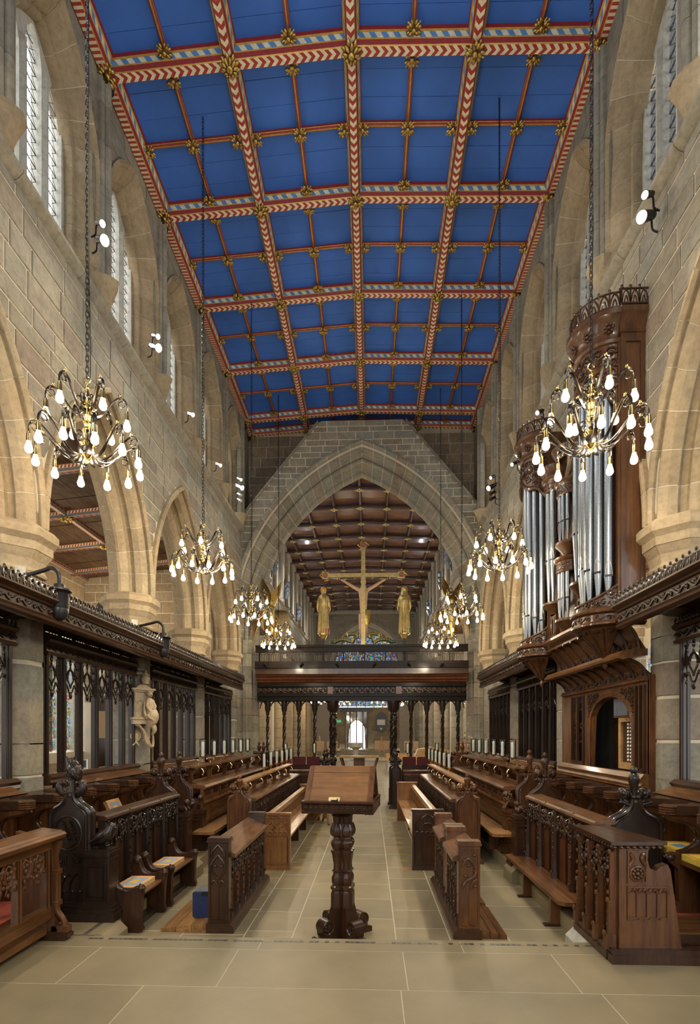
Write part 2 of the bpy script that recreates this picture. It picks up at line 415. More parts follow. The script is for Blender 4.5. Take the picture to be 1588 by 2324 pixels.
def ashlar(parent, F, u0, u1, w0, w1, ch, ln, lo=None, hi=None, mat='ashlar', dep=.008, name='stone', seed=1, cap=290, joint=.011, u_ok=None):
    r = random.Random(seed); w = w0; row = 0; made = 0; rest = MB()
    while w < w1 - .03:
        h = min(r.uniform(*ch), w1 - w)
        if w1 - w - h < .08: h = w1 - w
        u = u0 - r.uniform(0, ln[1] * .8)
        while u < u1:
            l = r.uniform(*ln); a, b = max(u, u0) + joint, min(u + l, u1) - joint; u += l
            if b - a < .05 or (u_ok and not u_ok((a + b) / 2, w + h / 2)): continue
            z0, z1 = w + joint, w + h - joint
            us = lin(a, b, 6)
            L = [max(z0, lo(q) + joint) if lo else z0 for q in us]; H = [min(z1, hi(q) - joint) if hi else z1 for q in us]
            if all(x == z0 for x in L) and all(x == z1 for x in H): runs = [[0, 6]]
            else:
                runs = []; cur = []
                for i in range(7):
                    if H[i] - L[i] > .015: cur.append(i)
                    else:
                        if len(cur) > 1: runs.append(cur)
                        cur = []
                if len(cur) > 1: runs.append(cur)
            for run in runs:
                pl = [(us[i], L[i]) for i in run] + [(us[i], H[i]) for i in run[::-1]]
                cx = (us[run[0]] + us[run[-1]]) / 2; cz = sum(p[1] for p in pl) / len(pl)
                wd = max(.05, us[run[-1]] - us[run[0]]); hd = max(.04, max(p[1] for p in pl) - min(p[1] for p in pl))
                sx, sz = 1 - .016 / wd, 1 - .016 / hd; d = dep * r.uniform(.7, 1.25)
                fr = [(cx + (p[0] - cx) * sx, cz + (p[1] - cz) * sz) for p in pl]
                n = len(pl); mb = MB() if made < cap else rest
                mb.add([F(p[0], p[1], -.004) for p in pl] + [F(p[0], p[1], d * .6) for p in pl] + [F(p[0], p[1], d) for p in fr],
                       [(i, (i + 1) % n, n + (i + 1) % n, n + i) for i in range(n)] + [(n + i, n + (i + 1) % n, 2 * n + (i + 1) % n, 2 * n + i) for i in range(n)] + [tuple(range(2 * n, 3 * n))])
                if made < cap: mb.obj(name, mat, parent)
                made += 1
        w += h; row += 1
    if rest.v: rest.obj('small_stones', mat, parent, kind='stuff')
def inset(poly, d):
    n = len(poly); ar = sum(poly[i][0] * poly[(i + 1) % n][1] - poly[(i + 1) % n][0] * poly[i][1] for i in range(n)); sg = 1 if ar > 0 else -1; out = []
    for i in range(n):
        a, b, c = Vector(poly[i - 1][:2]), Vector(poly[i][:2]), Vector(poly[(i + 1) % n][:2])
        n1 = Vector((-(b - a).y, (b - a).x)).normalized(); n2 = Vector((-(c - b).y, (c - b).x)).normalized(); m = (n1 + n2)
        m = m.normalized() / max(.5, sqrt(max(.01, (1 + n1.dot(n2)) / 2))) if m.length > .1 else n1
        out.append((b.x + sg * m.x * d, b.y + sg * m.y * d))
    return out
def ring(parent, F, u0, z0, half, R, prof, nseg, mat, name='voussoir', drop=0, smooth=40, nd=3, core='mortar', jit=0):
    """moulded stone arch: closed profile (r, d) swept round both halves, cut into voussoirs; drop continues it as jambs"""
    c = R - half
    def fr(side):
        def g(t, q):
            rho = R + q[0]
            if t < 0: return F(u0 + side * (rho - c), z0 + t, -q[1])
            ph = t * acos(min(1, c / rho)); return F(u0 + side * (rho * cos(ph) - c), z0 + rho * sin(ph), -q[1])
        return g
    for side in (-1, 1):
        g = fr(side)
        cuts = [-drop + drop * i / max(1, nd) for i in range(nd)] if drop else []
        cuts += [i / nseg for i in range(nseg + 1)]
        for a, b in zip(cuts, cuts[1:]):
            e = .005 if a < 0 else .0045 / (R * 1.0)
            path = lin(a + e, b - e, 3 if a >= 0 else 1)
            MB().sweep(prof, path, g).obj(name, mat, parent, smooth)
        if core:
            ip = inset(prof, .006)
            MB().sweep(ip, ([-drop] if drop else []) + lin(0, 1, nseg * 2), g).obj('joint_bed', core, parent, smooth)
# ---------- floors
ZS, ZP = .15, .33
fl = struct(MB().box(-3.5, 2.95, 4.2, 14.6, -.12, -.0008).obj('floor', 'floor_joint')); fl.name = 'floor'
def slab_row(parent, F, xs, y0, y1, z, lens, seed, mat='slab', name='flagstone', t=.02, j=.003):
    r = random.Random(seed)
    for xa, xb in zip(xs, xs[1:]):
        y = y0 - r.uniform(0, lens[1] * .6)
        while y < y1:
            l = r.uniform(*lens); a, b = max(y, y0) + j, min(y + l, y1) - j; y += l
            if b - a < .04: continue
            MB().add([(xa + j, a, z - t), (xb - j, a, z - t), (xb - j, b, z - t), (xa + j, b, z - t), (xa + j, a, z - .003), (xb - j, a, z - .003), (xb - j, b, z - .003), (xa + j, b, z - .003),
                      (xa + j + .003, a + .003, z), (xb - j - .003, a + .003, z), (xb - j - .003, b - .003, z), (xa + j + .003, b - .003, z)],
                     [(0, 1, 5, 4), (1, 2, 6, 5), (2, 3, 7, 6), (3, 0, 4, 7), (4, 5, 9, 8), (5, 6, 10, 9), (6, 7, 11, 10), (7, 4, 8, 11), (8, 9, 10, 11)]).obj(name, mat, parent)
slab_row(fl, None, [-2.24, -1.68, -1.12, -.69], 4.2, 14.5, 0, (.45, .8), 3)
slab_row(fl, None, [-.69, .22], 4.2, 14.5, 0, (.42, .62), 5)
slab_row(fl, None, [.22, .69, 1.2, 1.76], 4.2, 14.5, 0, (.45, .8), 8)
for k in range(11):
    for x in (-.98, .47):
        y = 7.05 + k * .42
        MB().add([(x - .085, y, .0015), (x, y - .085, .0015), (x + .085, y, .0015), (x, y + .085, .0015), (x - .085, y, -.01), (x, y - .085, -.01), (x + .085, y, -.01), (x, y + .085, -.01)],
                 [(0, 1, 2, 3), (0, 4, 5, 1), (1, 5, 6, 2), (2, 6, 7, 3), (3, 7, 4, 0)]).obj('lozenge_tile', 'slab_gold', fl)
sf = struct(MB().box(-4.4, 4.2, -5.3, 4.2, -.12, ZS - .0008).obj('sanctuary_floor', 'floor_joint'))
r_ = random.Random(4)
for (ya, yb, w) in ((3.98, 4.2, 1.9), (3.38, 3.98, 1.25), (2.86, 3.38, 1.5), (2.3, 2.86, 1.3), (1.7, 2.3, 1.4), (1.0, 1.7, 1.5), (0, 1.0, 1.5), (-1.2, 0, 2.0), (-2.6, -1.2, 2.0), (-4.9, -2.6, 2.4)):
    x = -3.9 - r_.uniform(0, 1)
    while x < 3.6:
        l = w * r_.uniform(.75, 1.2)
        MB().box(x + .003, x + l - .003, ya + .003, yb - (.003 if yb < 4.2 else -.012), ZS - .03, ZS, b=0).obj('flagstone', 'slab', sf); x += l
for s in (-1, 1):   # raised stone platforms under the stalls, with edge, mosaic band and corner block
    xe = -2.25 if s < 0 else 1.77
    a, b = (-4.2, xe) if s < 0 else (xe, 3.9)
    pf = struct(MB().box(a, b, 4.2, 13.9, -.1, ZS - .0008).obj('platform', 'floor_joint'))
    y = 4.2
    while y < 13.8:
        l = r_.uniform(.7, 1.1); yb = min(y + l, 13.85)
        if yb > 6.68 and y < 6.68: yb = 6.68
        e = xe + s * .0
        q = [e - s * .014, e + s * .34] if True else 0
        MB().box(min(q), max(q), y + .003, yb - .003, 0, ZS).obj('kerb_stone', 'slab', pf)
        MB().box(min(e + s * .346, e + s * 1.9), max(e + s * .346, e + s * 1.9), y + .003, yb - .003, ZS - .03, ZS).obj('flagstone', 'slab', pf)
        y = yb
    MB().prism([(xe - s * .10, 0), (xe + s * .2, 0), (xe + s * .2, .2), (xe - s * .03, .2), (xe - s * .10, .13)], 'y', 6.35, 6.72).obj('corner_block', 'slab', pf)
    MB().prism([(xe + s * .0, 0), (xe - s * .12, 0), (xe - s * .12, .085), (xe - s * .055, .148), (xe + s * .0, .148)], 'y', 4.23, 4.56).obj('corner_block', 'window_stone' if s > 0 else 'slab', pf)
    for k in range(7): MB().box(min(xe + s * .06, xe + s * .10), max(xe + s * .06, xe + s * .10), 4.2 + k * .05, 4.242 + k * .05, ZS, ZS + .0015).obj('mosaic_tile', 'tile_dark', pf)
mo = struct(MB().box(-2.26, 1.78, 4.125, 4.16, ZS - .01, ZS + .0006).obj('trim_1', 'slab'))
for k in range(100):
    x = -2.25 + k * .0402
    MB().box(x, x + .034, 4.128, 4.157, ZS - .004, ZS + .0018).obj('mosaic_tile', 'tile_dark' if r_.random() < .8 else 'slab', mo)
# ---------- arcade walls
PITCH = 2.74
CENT = {-1: [1.30 + PITCH * k for k in range(5)], 1: [1.36 + 2.79 * k for k in range(5)]}
PIER = {-1: [2.66 + PITCH * k for k in range(5)], 1: [2.74 + 2.79 * k for k in range(4)] + [13.72]}
ZCAP = 3.92
HALF, RAD = 1.37, 2.72
ZSTR = 7.22
APROF = [(.03, .02), (.03, -.05), (.0, -.07), (-.03, -.07), (-.045, -.035), (-.03, .01), (-.035, .045), (-.06, .045), (-.075, .0), (-.085, .0), (-.135, .05), (-.148, .06), (-.16, .155), (-.128, .165), (-.118, .19), (-.125, .225), (-.15, .245), (-.195, .24), (-.215, .235), (-.26, .265), (-.272, .275), (-.285, .30), (-.33, .305), (-.33, .345), (-.19, .47), (-.19, .52), (-.06, .62), (.03, .62)]
def arcade(s):
    F = FL if s < 0 else FR
    cs = CENT[s]
    lo = lambda u: max([ZCAP - .02] + [archz(u, c, ZCAP, HALF, RAD, -.02) for c in cs])
    lo2 = lambda u: max([ZCAP] + [archz(u, c, ZCAP, HALF, RAD, .03) for c in cs])
    mb = MB(); strips(mb, F, lin(-5, 14.0, 190), lambda u: lo(u) if u > .0 else 0, lambda u: ZSTR, .6)
    wall = struct(mb.obj('wall_left' if s < 0 else 'wall_right', 'mortar'))
    ashlar(wall, F, 1.6, 13.98, ZCAP + .02, ZSTR - .06, (.20, .31), (.32, .72), lo2, None, 'ashlar', .012, seed=11 + s)
    for k, c in enumerate(cs):
        if k == 0: continue
        ring(wall, F, c, ZCAP, HALF, RAD, APROF, 8, 'ashlar_warm', smooth=26)
    # string course
    SP = [(0, -.02), (.05, -.0), (.10, .05), (.105, .085), (.085, .1), (.07, .13), (.0, .2), (-.05, .2), (-.05, -.02)]
    y = 2.0; rr = random.Random(3)
    while y < 13.9:
        l = min(rr.uniform(.8, 1.3), 13.98 - y)
        MB().sweep(SP, [y + .003, y + l - .003], lambda t, q: F(t, ZSTR - .07 + q[1], q[0])).obj('string_stone', 'ashlar', wall, 30); y += l
    # piers
    for k, y in enumerate(PIER[s]):
        x = XL - .31 if s < 0 else XR + .31
        jz = .004
        zz = [0, .35, .78, 1.12, 1.34, 1.7, 2.14, 2.5, 2.78, 3.1, 3.42]
        ap = .27 / cos(pi / 8)
        core = struct(MB().lathe([(ap - .012, 0), (ap - .012, 3.44)], (x, y, 0), 8, pi / 8).obj('pillar', 'mortar'))
        rr = random.Random(k + s * 9)
        for a, b in zip(zz, zz[1:]):
            a += rr.uniform(-.04, .04) if a > .01 else 0
            MB().lathe([(ap - .006, a + jz), (ap, a + .010), (ap, b - .010), (ap - .006, b - jz)], (x, y, 0), 8, pi / 8).obj('drum_stone', 'ashlar', core)
        CP = [(ap, 3.42), (ap + .03, 3.43), (ap + .04, 3.455), (ap + .02, 3.48), (ap + .01, 3.5), (ap + .03, 3.58), (ap + .085, 3.66), (ap + .095, 3.665), (ap + .095, 3.75), (ap + .115, 3.77), (ap + .15, 3.80), (ap + .15, 3.875), (ap + .10, 3.925), (.1, 3.93)]
        MB().lathe(CP[:9], (x, y, 0), 8, pi / 8).obj('capital', 'ashlar_warm', core)
        MB().lathe(CP[8:], (x, y, 0), 8, pi / 8).obj('abacus', 'ashlar_warm', core)
    return wall
WALL = {-1: arcade(-1), 1: arcade(1)}
# ---------- clerestory
ZSILL, ZTOP = 7.33, 10.22
CORB = [2.96 + 1.857 * k for k in range(7)]
WPROF = [(.02, .01), (.02, -.03), (-.02, -.04), (-.05, -.01), (-.06, .02), (-.10, .04), (-.19, .15), (-.20, .19), (-.235, .20), (-.25, .24), (-.25, .33), (.02, .33)]
WH, WZ, WR = .83, 8.72, 1.40
def lighthead(u, c, hw, zs, rise):
    t = abs(u - c) / hw
    if t >= 1: return -9
    return zs + rise * sqrt(max(0, 1 - t ** 1.7)) - .055 * math.exp(-((t - .52) / .07) ** 2) - .045 * math.exp(-((t - .86) / .06) ** 2)
def build_window(name, F, yc, parent_smooth=40):
    w = struct(link(name, None)); lights = [(-.385, 9.12), (0, 9.34), (.385, 9.12)]
    ring(w, F, yc, WZ, WH, WR, WPROF, 5, 'ashlar_warm', 'arch_stone', drop=WZ - ZSILL, nd=4, core='mortar')
    us = sorted(set([round(q, 4) for q in lin(yc - .62, yc + .62, 20)] + [round(yc + c + e, 4) for c, _ in lights for e in lin(-.145, .145, 14)]))
    lo = lambda u: max([ZSILL] + [lighthead(u, yc + c, .145, zs, .33) for c, zs in lights])
    hi = lambda u: max(ZSILL, archz(u, yc, WZ, WH, WR, -.22)) if abs(u - yc) > WH - .25 - 1e-6 or True else 0
    mb = MB(); strips(mb, lambda u, z, d: F(u, z, d - .30), us, lo, hi, .12)
    # spandrels between lights rise; mullions are the strips between
    mb.obj('tracery', 'window_stone', w)
    for c in (-.1925, .1925):
        MB().prism([(-.03, -.30), (.03, -.30), (.014, -.265), (-.014, -.265)], 'z', ZSILL, 9.25).v
        m2 = MB(); P = [(-.045, -.30), (-.014, -.255), (.014, -.255), (.045, -.30), (.045, -.43), (-.045, -.43)]
        m2.sweep(P, [ZSILL, 9.3], lambda t, q: F(yc + c + q[0], t, q[1])).obj('mullion', 'window_stone', w)
    for c, zs in lights:
        g = MB(); g.add([F(yc + c - .15, ZSILL, -.37), F(yc + c + .15, ZSILL, -.37), F(yc + c + .15, zs + .34, -.37), F(yc + c - .15, zs + .34, -.37)], [(0, 1, 2, 3)])
        g.obj('pane', 'window_glass', w)
        l = MB(); z = ZSILL; i = 0
        while z < zs + .3:
            z2 = z + .15
            l.tube([F(yc + c - .14, z, -.365), F(yc + c + .14, z, -.365)], .0055, 4)
            l.tube([F(yc + c - .14, z, -.365), F(yc + c, z2, -.365), F(yc + c + .14, z, -.365)], .004, 3)
            l.tube([F(yc + c - .14, z2, -.365), F(yc + c, z, -.365), F(yc + c + .14, z2, -.365)], .004, 3); z = z2
        l.obj('leading', 'lead', w)
    return w
for s in (-1, 1):
    F = FL if s < 0 else FR
    wins = [CORB[k] + .9285 for k in range(6)]
    ins = lambda u: max([-9] + [archz(u, c, WZ, WH, WR, -.02) if abs(u - c) < WH - .015 else -9 for c in wins])
    mb = MB(); us = sorted(set([round(q, 4) for q in lin(-5, 14.85, 66)] + [round(c + e, 4) for c in wins for e in lin(-WH + .0155, WH - .0155, 18)] + [round(c + e, 4) for c in wins for e in (-WH + .0145, WH - .0145)]))
    strips(mb, F, us, lambda u: max(ZSTR, ins(u)), lambda u: 10.6, .5)
    struct(mb.obj('wall_upper_left' if s < 0 else 'wall_upper_right', 'ashlar'))
    up = [o for o in COL.objects if o.name.startswith('wall_upper')][-1] if False else bpy.data.objects['wall_upper_left' if s < 0 else 'wall_upper_right']
    lo2 = lambda u: max([ZSILL] + [archz(u, c, WZ, WH, WR, .02) if abs(u - c) < WH + .02 else -9 for c in wins])
    ashlar(up, F, 3.0, 14.0, ZSILL + .01, ZTOP, (.28, .4), (.35, .8), lo2, None, 'ashlar', .010, seed=31 + s)
    for k, c in enumerate(wins):
        if k == 0: continue
        build_window('window_%d' % (k + (0 if s < 0 else 6)), F, c)
    for k, y in enumerate(CORB):
        if k == 0: continue
        if y > 13.9: y = 13.86
        sh = struct(link('wall_shaft', None)); sh.name = 'pillar_shaft'
        for z0, z1 in zip([7.62, 8.1, 8.75, 9.3, 9.8], [8.1, 8.75, 9.3, 9.8, 10.22]):
            m = MB()
            for dy, d, r in ((-.075, .03, .042), (0, .065, .055), (.075, .03, .042)):
                p = F(y + dy, 0, d); m.lathe([(r, z0 + .003), (r, z1 - .003)], (p[0], p[1], 0), 8)
            p = F(y, 0, 0); m.box(p[0] - .05, p[0] + .05, y - .125, y + .125, z0 + .003, z1 - .003)
            m.obj('shaft_stone', 'ashlar', sh, 50)
        p = F(y, 0, .0); q = -s
        cb = MB(); rr = random.Random(k + 50 + s)
        prof = [(.0001, 7.20), (.06, 7.22), (.10, 7.3), (.135, 7.42), (.19, 7.56), (.20, 7.6), (.12, 7.63), (.0001, 7.64)]
        cb.lathe(prof, (p[0], y, 0), 10, 0, None, 1.0, .85, mod=lambda a, z: 1 + .1 * sin(3 * a + k + z * 9))
        cb.obj('corbel', 'ashlar_warm', sh, 40)
# ---------- chancel arch wall (west)
CA = (X0 + .02, 4.62, 2.84, 4.54)          # centre, springing, half width, radius of the soffit
diag = lambda u: 10.3 - (abs(u - X0 - .02) - .95) * 1.20
alo = lambda u: archz(u, *CA, .55) if archz(u, *CA, .55) > CA[1] else (0 if abs(u - CA[0]) > CA[2] + .45 else CA[1])
mb = MB(); us = sorted(set(lin(XL - .8, XR + .8, 70) + [CA[0] + e for e in (-CA[2] - .4501, -CA[2] - .4499, CA[2] + .4499, CA[2] + .4501)]))
strips(mb, FW, us, alo, lambda u: max(alo(u), min(10.1, diag(u))), .85)
wf = struct(mb.obj('wall_west', 'mortar'))
mb = MB(); strips(mb, lambda u, z, d: (u, 14.85 - d, z), us, lambda u: max(6.2, alo(u)), lambda u: 10.9, .3); wu = struct(mb.obj('wall_west_gable', 'mortar_dark'))
ashlar(wf, FW, XL, XR, 4.6, 10.1, (.13, .24), (.25, .62), lambda u: max(CA[1], archz(u, *CA, .66)), diag, 'ashlar', .013, seed=5)
ashlar(wu, lambda u, z, d: (u, 14.85 - d, z), XL - .1, XR + .1, 7.4, 10.2, (.2, .33), (.3, .7), lambda u: diag(u) + .02, None, 'ashlar_dark', .012, seed=6)
for s in (-1, 1):   # weathering of the old roof line
    for i in range(7):
        t0, t1 = i / 7, (i + 1) / 7
        f = lambda t: (CA[0] + s * (1.15 + t * 2.06), diag(CA[0] + s * (1.15 + t * 2.06)))
        a, b = f(t0 + .004), f(t1 - .004)
        MB().add([(a[0], YW - .05, a[1] - .02), (b[0], YW - .05, b[1] - .02), (b[0], YW - .03, b[1] + .07), (a[0], YW - .03, a[1] + .07), (a[0], 14.86, a[1] - .02), (b[0], 14.86, b[1] - .02), (b[0], 14.86, b[1] + .18), (a[0], 14.86, a[1] + .18)],
                 [(0, 1, 2, 3), (4, 7, 6, 5), (0, 4, 5, 1), (3, 2, 6, 7), (0, 3, 7, 4), (1, 5, 6, 2)]).obj('weathering_stone', 'ashlar', wf)
CPROF = [(.70, .02), (.70, -.07), (.65, -.09), (.61, -.07), (.60, -.02), (.58, .02), (.50, .02), (.49, .06), (.47, .13), (.42, .17), (.36, .18), (.36, .24), (.33, .22), (.28, .22), (.25, .25), (.24, .31), (.21, .36), (.14, .38), (.10, .38), (.10, .43), (.05, .43), (.0, .48), (.0, .54), (.08, .54), (.31, .72), (.55, .85), (.70, .85)]
ring(wf, FW, *CA, CPROF, 19, 'ashlar', drop=CA[1] - 4.3, nd=1, smooth=24)
for s in (-1, 1):   # responds: clustered shafts carrying the arch
    rs = struct(link('pillar_respond', None))
    xr = CA[0] + s * CA[2]
    for z0, z1 in zip([0, .5, .95, 1.4, 1.85, 2.3, 2.75, 3.15, 3.6, 3.95], [.5, .95, 1.4, 1.85, 2.3, 2.75, 3.15, 3.6, 3.95, 4.32]):
        m = MB(); m.box(min(xr + s * .12, xr + s * 1.1), max(xr + s * .12, xr + s * 1.1), 14.06, 14.9, z0 + .004, z1 - .004)
        for dx, dy, r in ((.14, .42, .16), (.30, .16, .13), (.52, .06, .10), (.30, .66, .13)):
            m.lathe([(r, z0 + .004), (r, z1 - .004)], (xr + s * dx, YW + dy, 0), 8, pi / 8)
        m.obj('respond_stone', 'ashlar', rs)
# ---------- quire ceiling
zc = lambda x: 10.40 - .05 * abs(x + .245) + .015 * (x + .245)
RX = [-.245 + d for d in (-3.13, -1.55, 0, 1.55, 3.10)]
RY = CORB[1:6] + [14.16, 14.82]
ceil_ = struct(MB().box(XL - .3, XR + .3, -5.2, 14.9, 10.72, 10.8).obj('ceiling', 'ceiling_blue'))
struct(MB().box(XL, XR, -5.2, RY[0], 10.50, 10.56).obj('ceiling_east', 'ceiling_blue'))
def beam_mesh(L, w, chev, dash, name):
    k = w / .13
    pr = [(-.050, 0, 0), (.050, 0, 1), (.058, .012, 2), (.076, .058, 1), (.086, .064, 3), (.096, .122, 1), (.112, .132, 2), (.122, .22, 2), (-.122, .22, 2), (-.112, .132, 1), (-.096, .122, 3), (-.086, .064, 1), (-.076, .058, 2), (-.058, .012, 1)]
    pr = [(a * k, b * k, m) for a, b, m in pr]
    return MB().sweep(pr, [0, L], lambda t, q: (t, q[0], q[1])).mesh(name, [chev, 'gold_line', 'paint_red', dash])
def small_mesh(L, name):
    pr = [(-.010, 0, 1), (.010, 0, 0), (.026, .012, 1), (.030, .02, 0), (.034, .06, 0), (-.034, .06, 0), (-.030, .02, 1), (-.026, .012, 0)]
    return MB().sweep(pr, [0, L], lambda t, q: (t, q[0], q[1])).mesh(name, ['paint_red', 'gold_line'])
bmT = beam_mesh(1.56, .13, 'paint_chevron', 'paint_dash', 'rib_transverse'); bmL = beam_mesh(1.86, .12, 'paint_chevron', 'paint_dash', 'rib_long')
bmP = beam_mesh(1.86, .14, 'paint_dash_red', 'paint_dash', 'wall_plate'); bmE = beam_mesh(.66, .12, 'paint_chevron', 'paint_dash', 'rib_end')
smT = small_mesh(1.56, 'small_rib_transverse'); smL = small_mesh(1.86, 'small_rib_long'); smE = small_mesh(.66, 'small_rib_end')
def flower(r, petals, h, seed, kind=0):
    m = MB(); rr = random.Random(seed)
    if kind == 0:
        m.lathe([(.0001, -h), (r * .22, -h * .95), (r * .34, -h * .7), (r * .36, -h * .2), (.36 * r, 0)], (0, 0, 0), 10)
        for ring_, (rad, n, z) in enumerate(((.60, petals, -.45), (.82, petals, -.12))):
            for i in range(n):
                a = 2 * pi * (i + .5 * ring_) / n; m.X = Matrix.Rotation(a, 4, 'Z') @ Matrix.Translation((rad * r, 0, z * h)) @ Matrix.Rotation(-.5, 4, 'Y')
                m.ball((0, 0, 0), r * .26, 1.15, .62, .5, 7, 5)
        m.X = Matrix()
    else:
        m.ball((0, 0, -h * .55), r * .3, 1, 1, .9, 8, 5)
        for i in range(4):
            a = pi / 4 + i * pi / 2
            for da, rad, q in ((-.42, .72, .24), (.42, .72, .24), (0, .55, .28), (0, .95, .17)):
                m.X = Matrix.Rotation(a + da, 4, 'Z') @ Matrix.Translation((rad * r, 0, -h * .3)) @ Matrix.Rotation(rr.uniform(-.3, .3), 4, 'X')
                m.ball((0, 0, 0), r * q, 1.2, .8, .7, 6, 4)
        m.X = Matrix()
    return m.mesh('boss_carving', 'gold_leaf', 50)
BOSS = [flower(.150, 8, .09, 1), flower(.145, 6, .10, 2, 1), flower(.15, 10, .08, 3)]
SMALL = [flower(.105, 4, .06, 5, 1), flower(.10, 4, .06, 6, 1)]
def seg(name, me, x, y, z, rz, ry=0): return link(name, me, ceil_, (x, y, z), (0, ry, rz))
for j, y in enumerate(RY):
    for i in range(4):
        xa, xb = RX[i], RX[i + 1]; t = atan2(zc(xb) - zc(xa), xb - xa)
        seg('painted_rib', bmT, xa, y, zc(xa), 0, -t)
        if j < len(RY) - 1 and j < 5:
            ym = (y + RY[j + 1]) / 2; seg('small_rib', smT, xa, ym, zc(xa) + .13, 0, -t)
    for i, x in enumerate(RX):
        last = j == len(RY) - 1
        if not last:
            short = j == len(RY) - 2
            me = (bmE if short else (bmP if i in (0, 4) else bmL)); seg('painted_rib', me, x, y, zc(x) + (-.02 if i in (0, 4) else .006), pi / 2)
            if i < 4:
                xm = (x + RX[i + 1]) / 2; seg('small_rib', smE if short else smL, xm, y, zc(xm) + .132, pi / 2)
        if i in (0, 4):
            s = -1 if i == 0 else 1
            MB().prism([(x - s * .07, zc(x) + .14), (x - s * .02, zc(x) - .10), (x + s * .15, zc(x) - .16), (x + s * .16, zc(x) + .14)], 'y', y - .10, y + .10).obj('beam_end', 'oak_black', ceil_)
            o = link('boss', SMALL[1], ceil_, (x - s * .02, y - .07, zc(x) - .03), (-.5, s * .35, .3 + i)); o.scale = (1.1, 1.25, 1.2)
        else: link('boss', BOSS[(i + j) % 3], ceil_, (x, y, zc(x) - .005), (0, 0, .3 * (i + j))).scale = (.86, .86, .9)
for j in range(len(RY) - 1):
    ya, yb = RY[j], RY[j + 1]; short = j == len(RY) - 2
    for i in range(4):
        xa, xb = RX[i], RX[i + 1]; xm = (xa + xb) / 2; ym = (ya + yb) / 2
        bs = [(xm, ya + .14, .10), (xm, yb - .14, .10)]
        if not short: bs += [(xm, ym, .10), (xa + .13, ym, .10), (xb - .13, ym, .10)]
        for k, (bx, by, dz) in enumerate(bs):
            o = link('boss', SMALL[k % 2], ceil_, (bx, by, zc(bx) + dz), (0, 0, 0))
            if short: o.scale = (.7, .7, .7)
        for ha in range(2):
            for hb in range(1 if short else 2):
                x0, x1 = (xa, xm) if ha == 0 else (xm, xb)
                y0, y1 = (ya, yb) if short else ((ya, ym) if hb == 0 else (ym, yb))
                nb = 2 if short else 3
                for b in range(nb):
                    p, q = y0 + (y1 - y0) * b / nb + .0025, y0 + (y1 - y0) * (b + 1) / nb - .0025
                    z = .175 + rnd.uniform(-.002, .003); m = MB()
                    m.add([(x0, p, zc(x0) + z), (x1, p, zc(x1) + z), (x1, q, zc(x1) + z), (x0, q, zc(x0) + z), (x0, p, zc(x0) + z + .03), (x1, p, zc(x1) + z + .03), (x1, q, zc(x1) + z + .03), (x0, q, zc(x0) + z + .03)],
                          [(0, 1, 2, 3), (0, 4, 5, 1), (1, 5, 6, 2), (2, 6, 7, 3), (3, 7, 4, 0), (4, 7, 6, 5)]).obj('ceiling_board', 'ceiling_blue', ceil_)
# ---------- east end behind the camera: wall with the great window that lights the quire
FE = lambda u, w, d: (u, -5 + d, w)
mb = MB(); strips(mb, FE, [XL - .6, -2.85, 2.3, XR + .6], lambda u: 8.8 if -2.85 < u < 2.3 else 0, lambda u: 10.8, .4); strips(mb, FE, [-2.85, 2.3], lambda u: 0, lambda u: 1.9, .4)
we = struct(mb.obj('wall_east', 'ashlar'))
for k in range(1, 6): x = -2.85 + 5.15 * k / 6; MB().box(x - .06, x + .06, -5.25, -5.05, 1.9, 8.8).obj('mullion', 'window_stone', we)
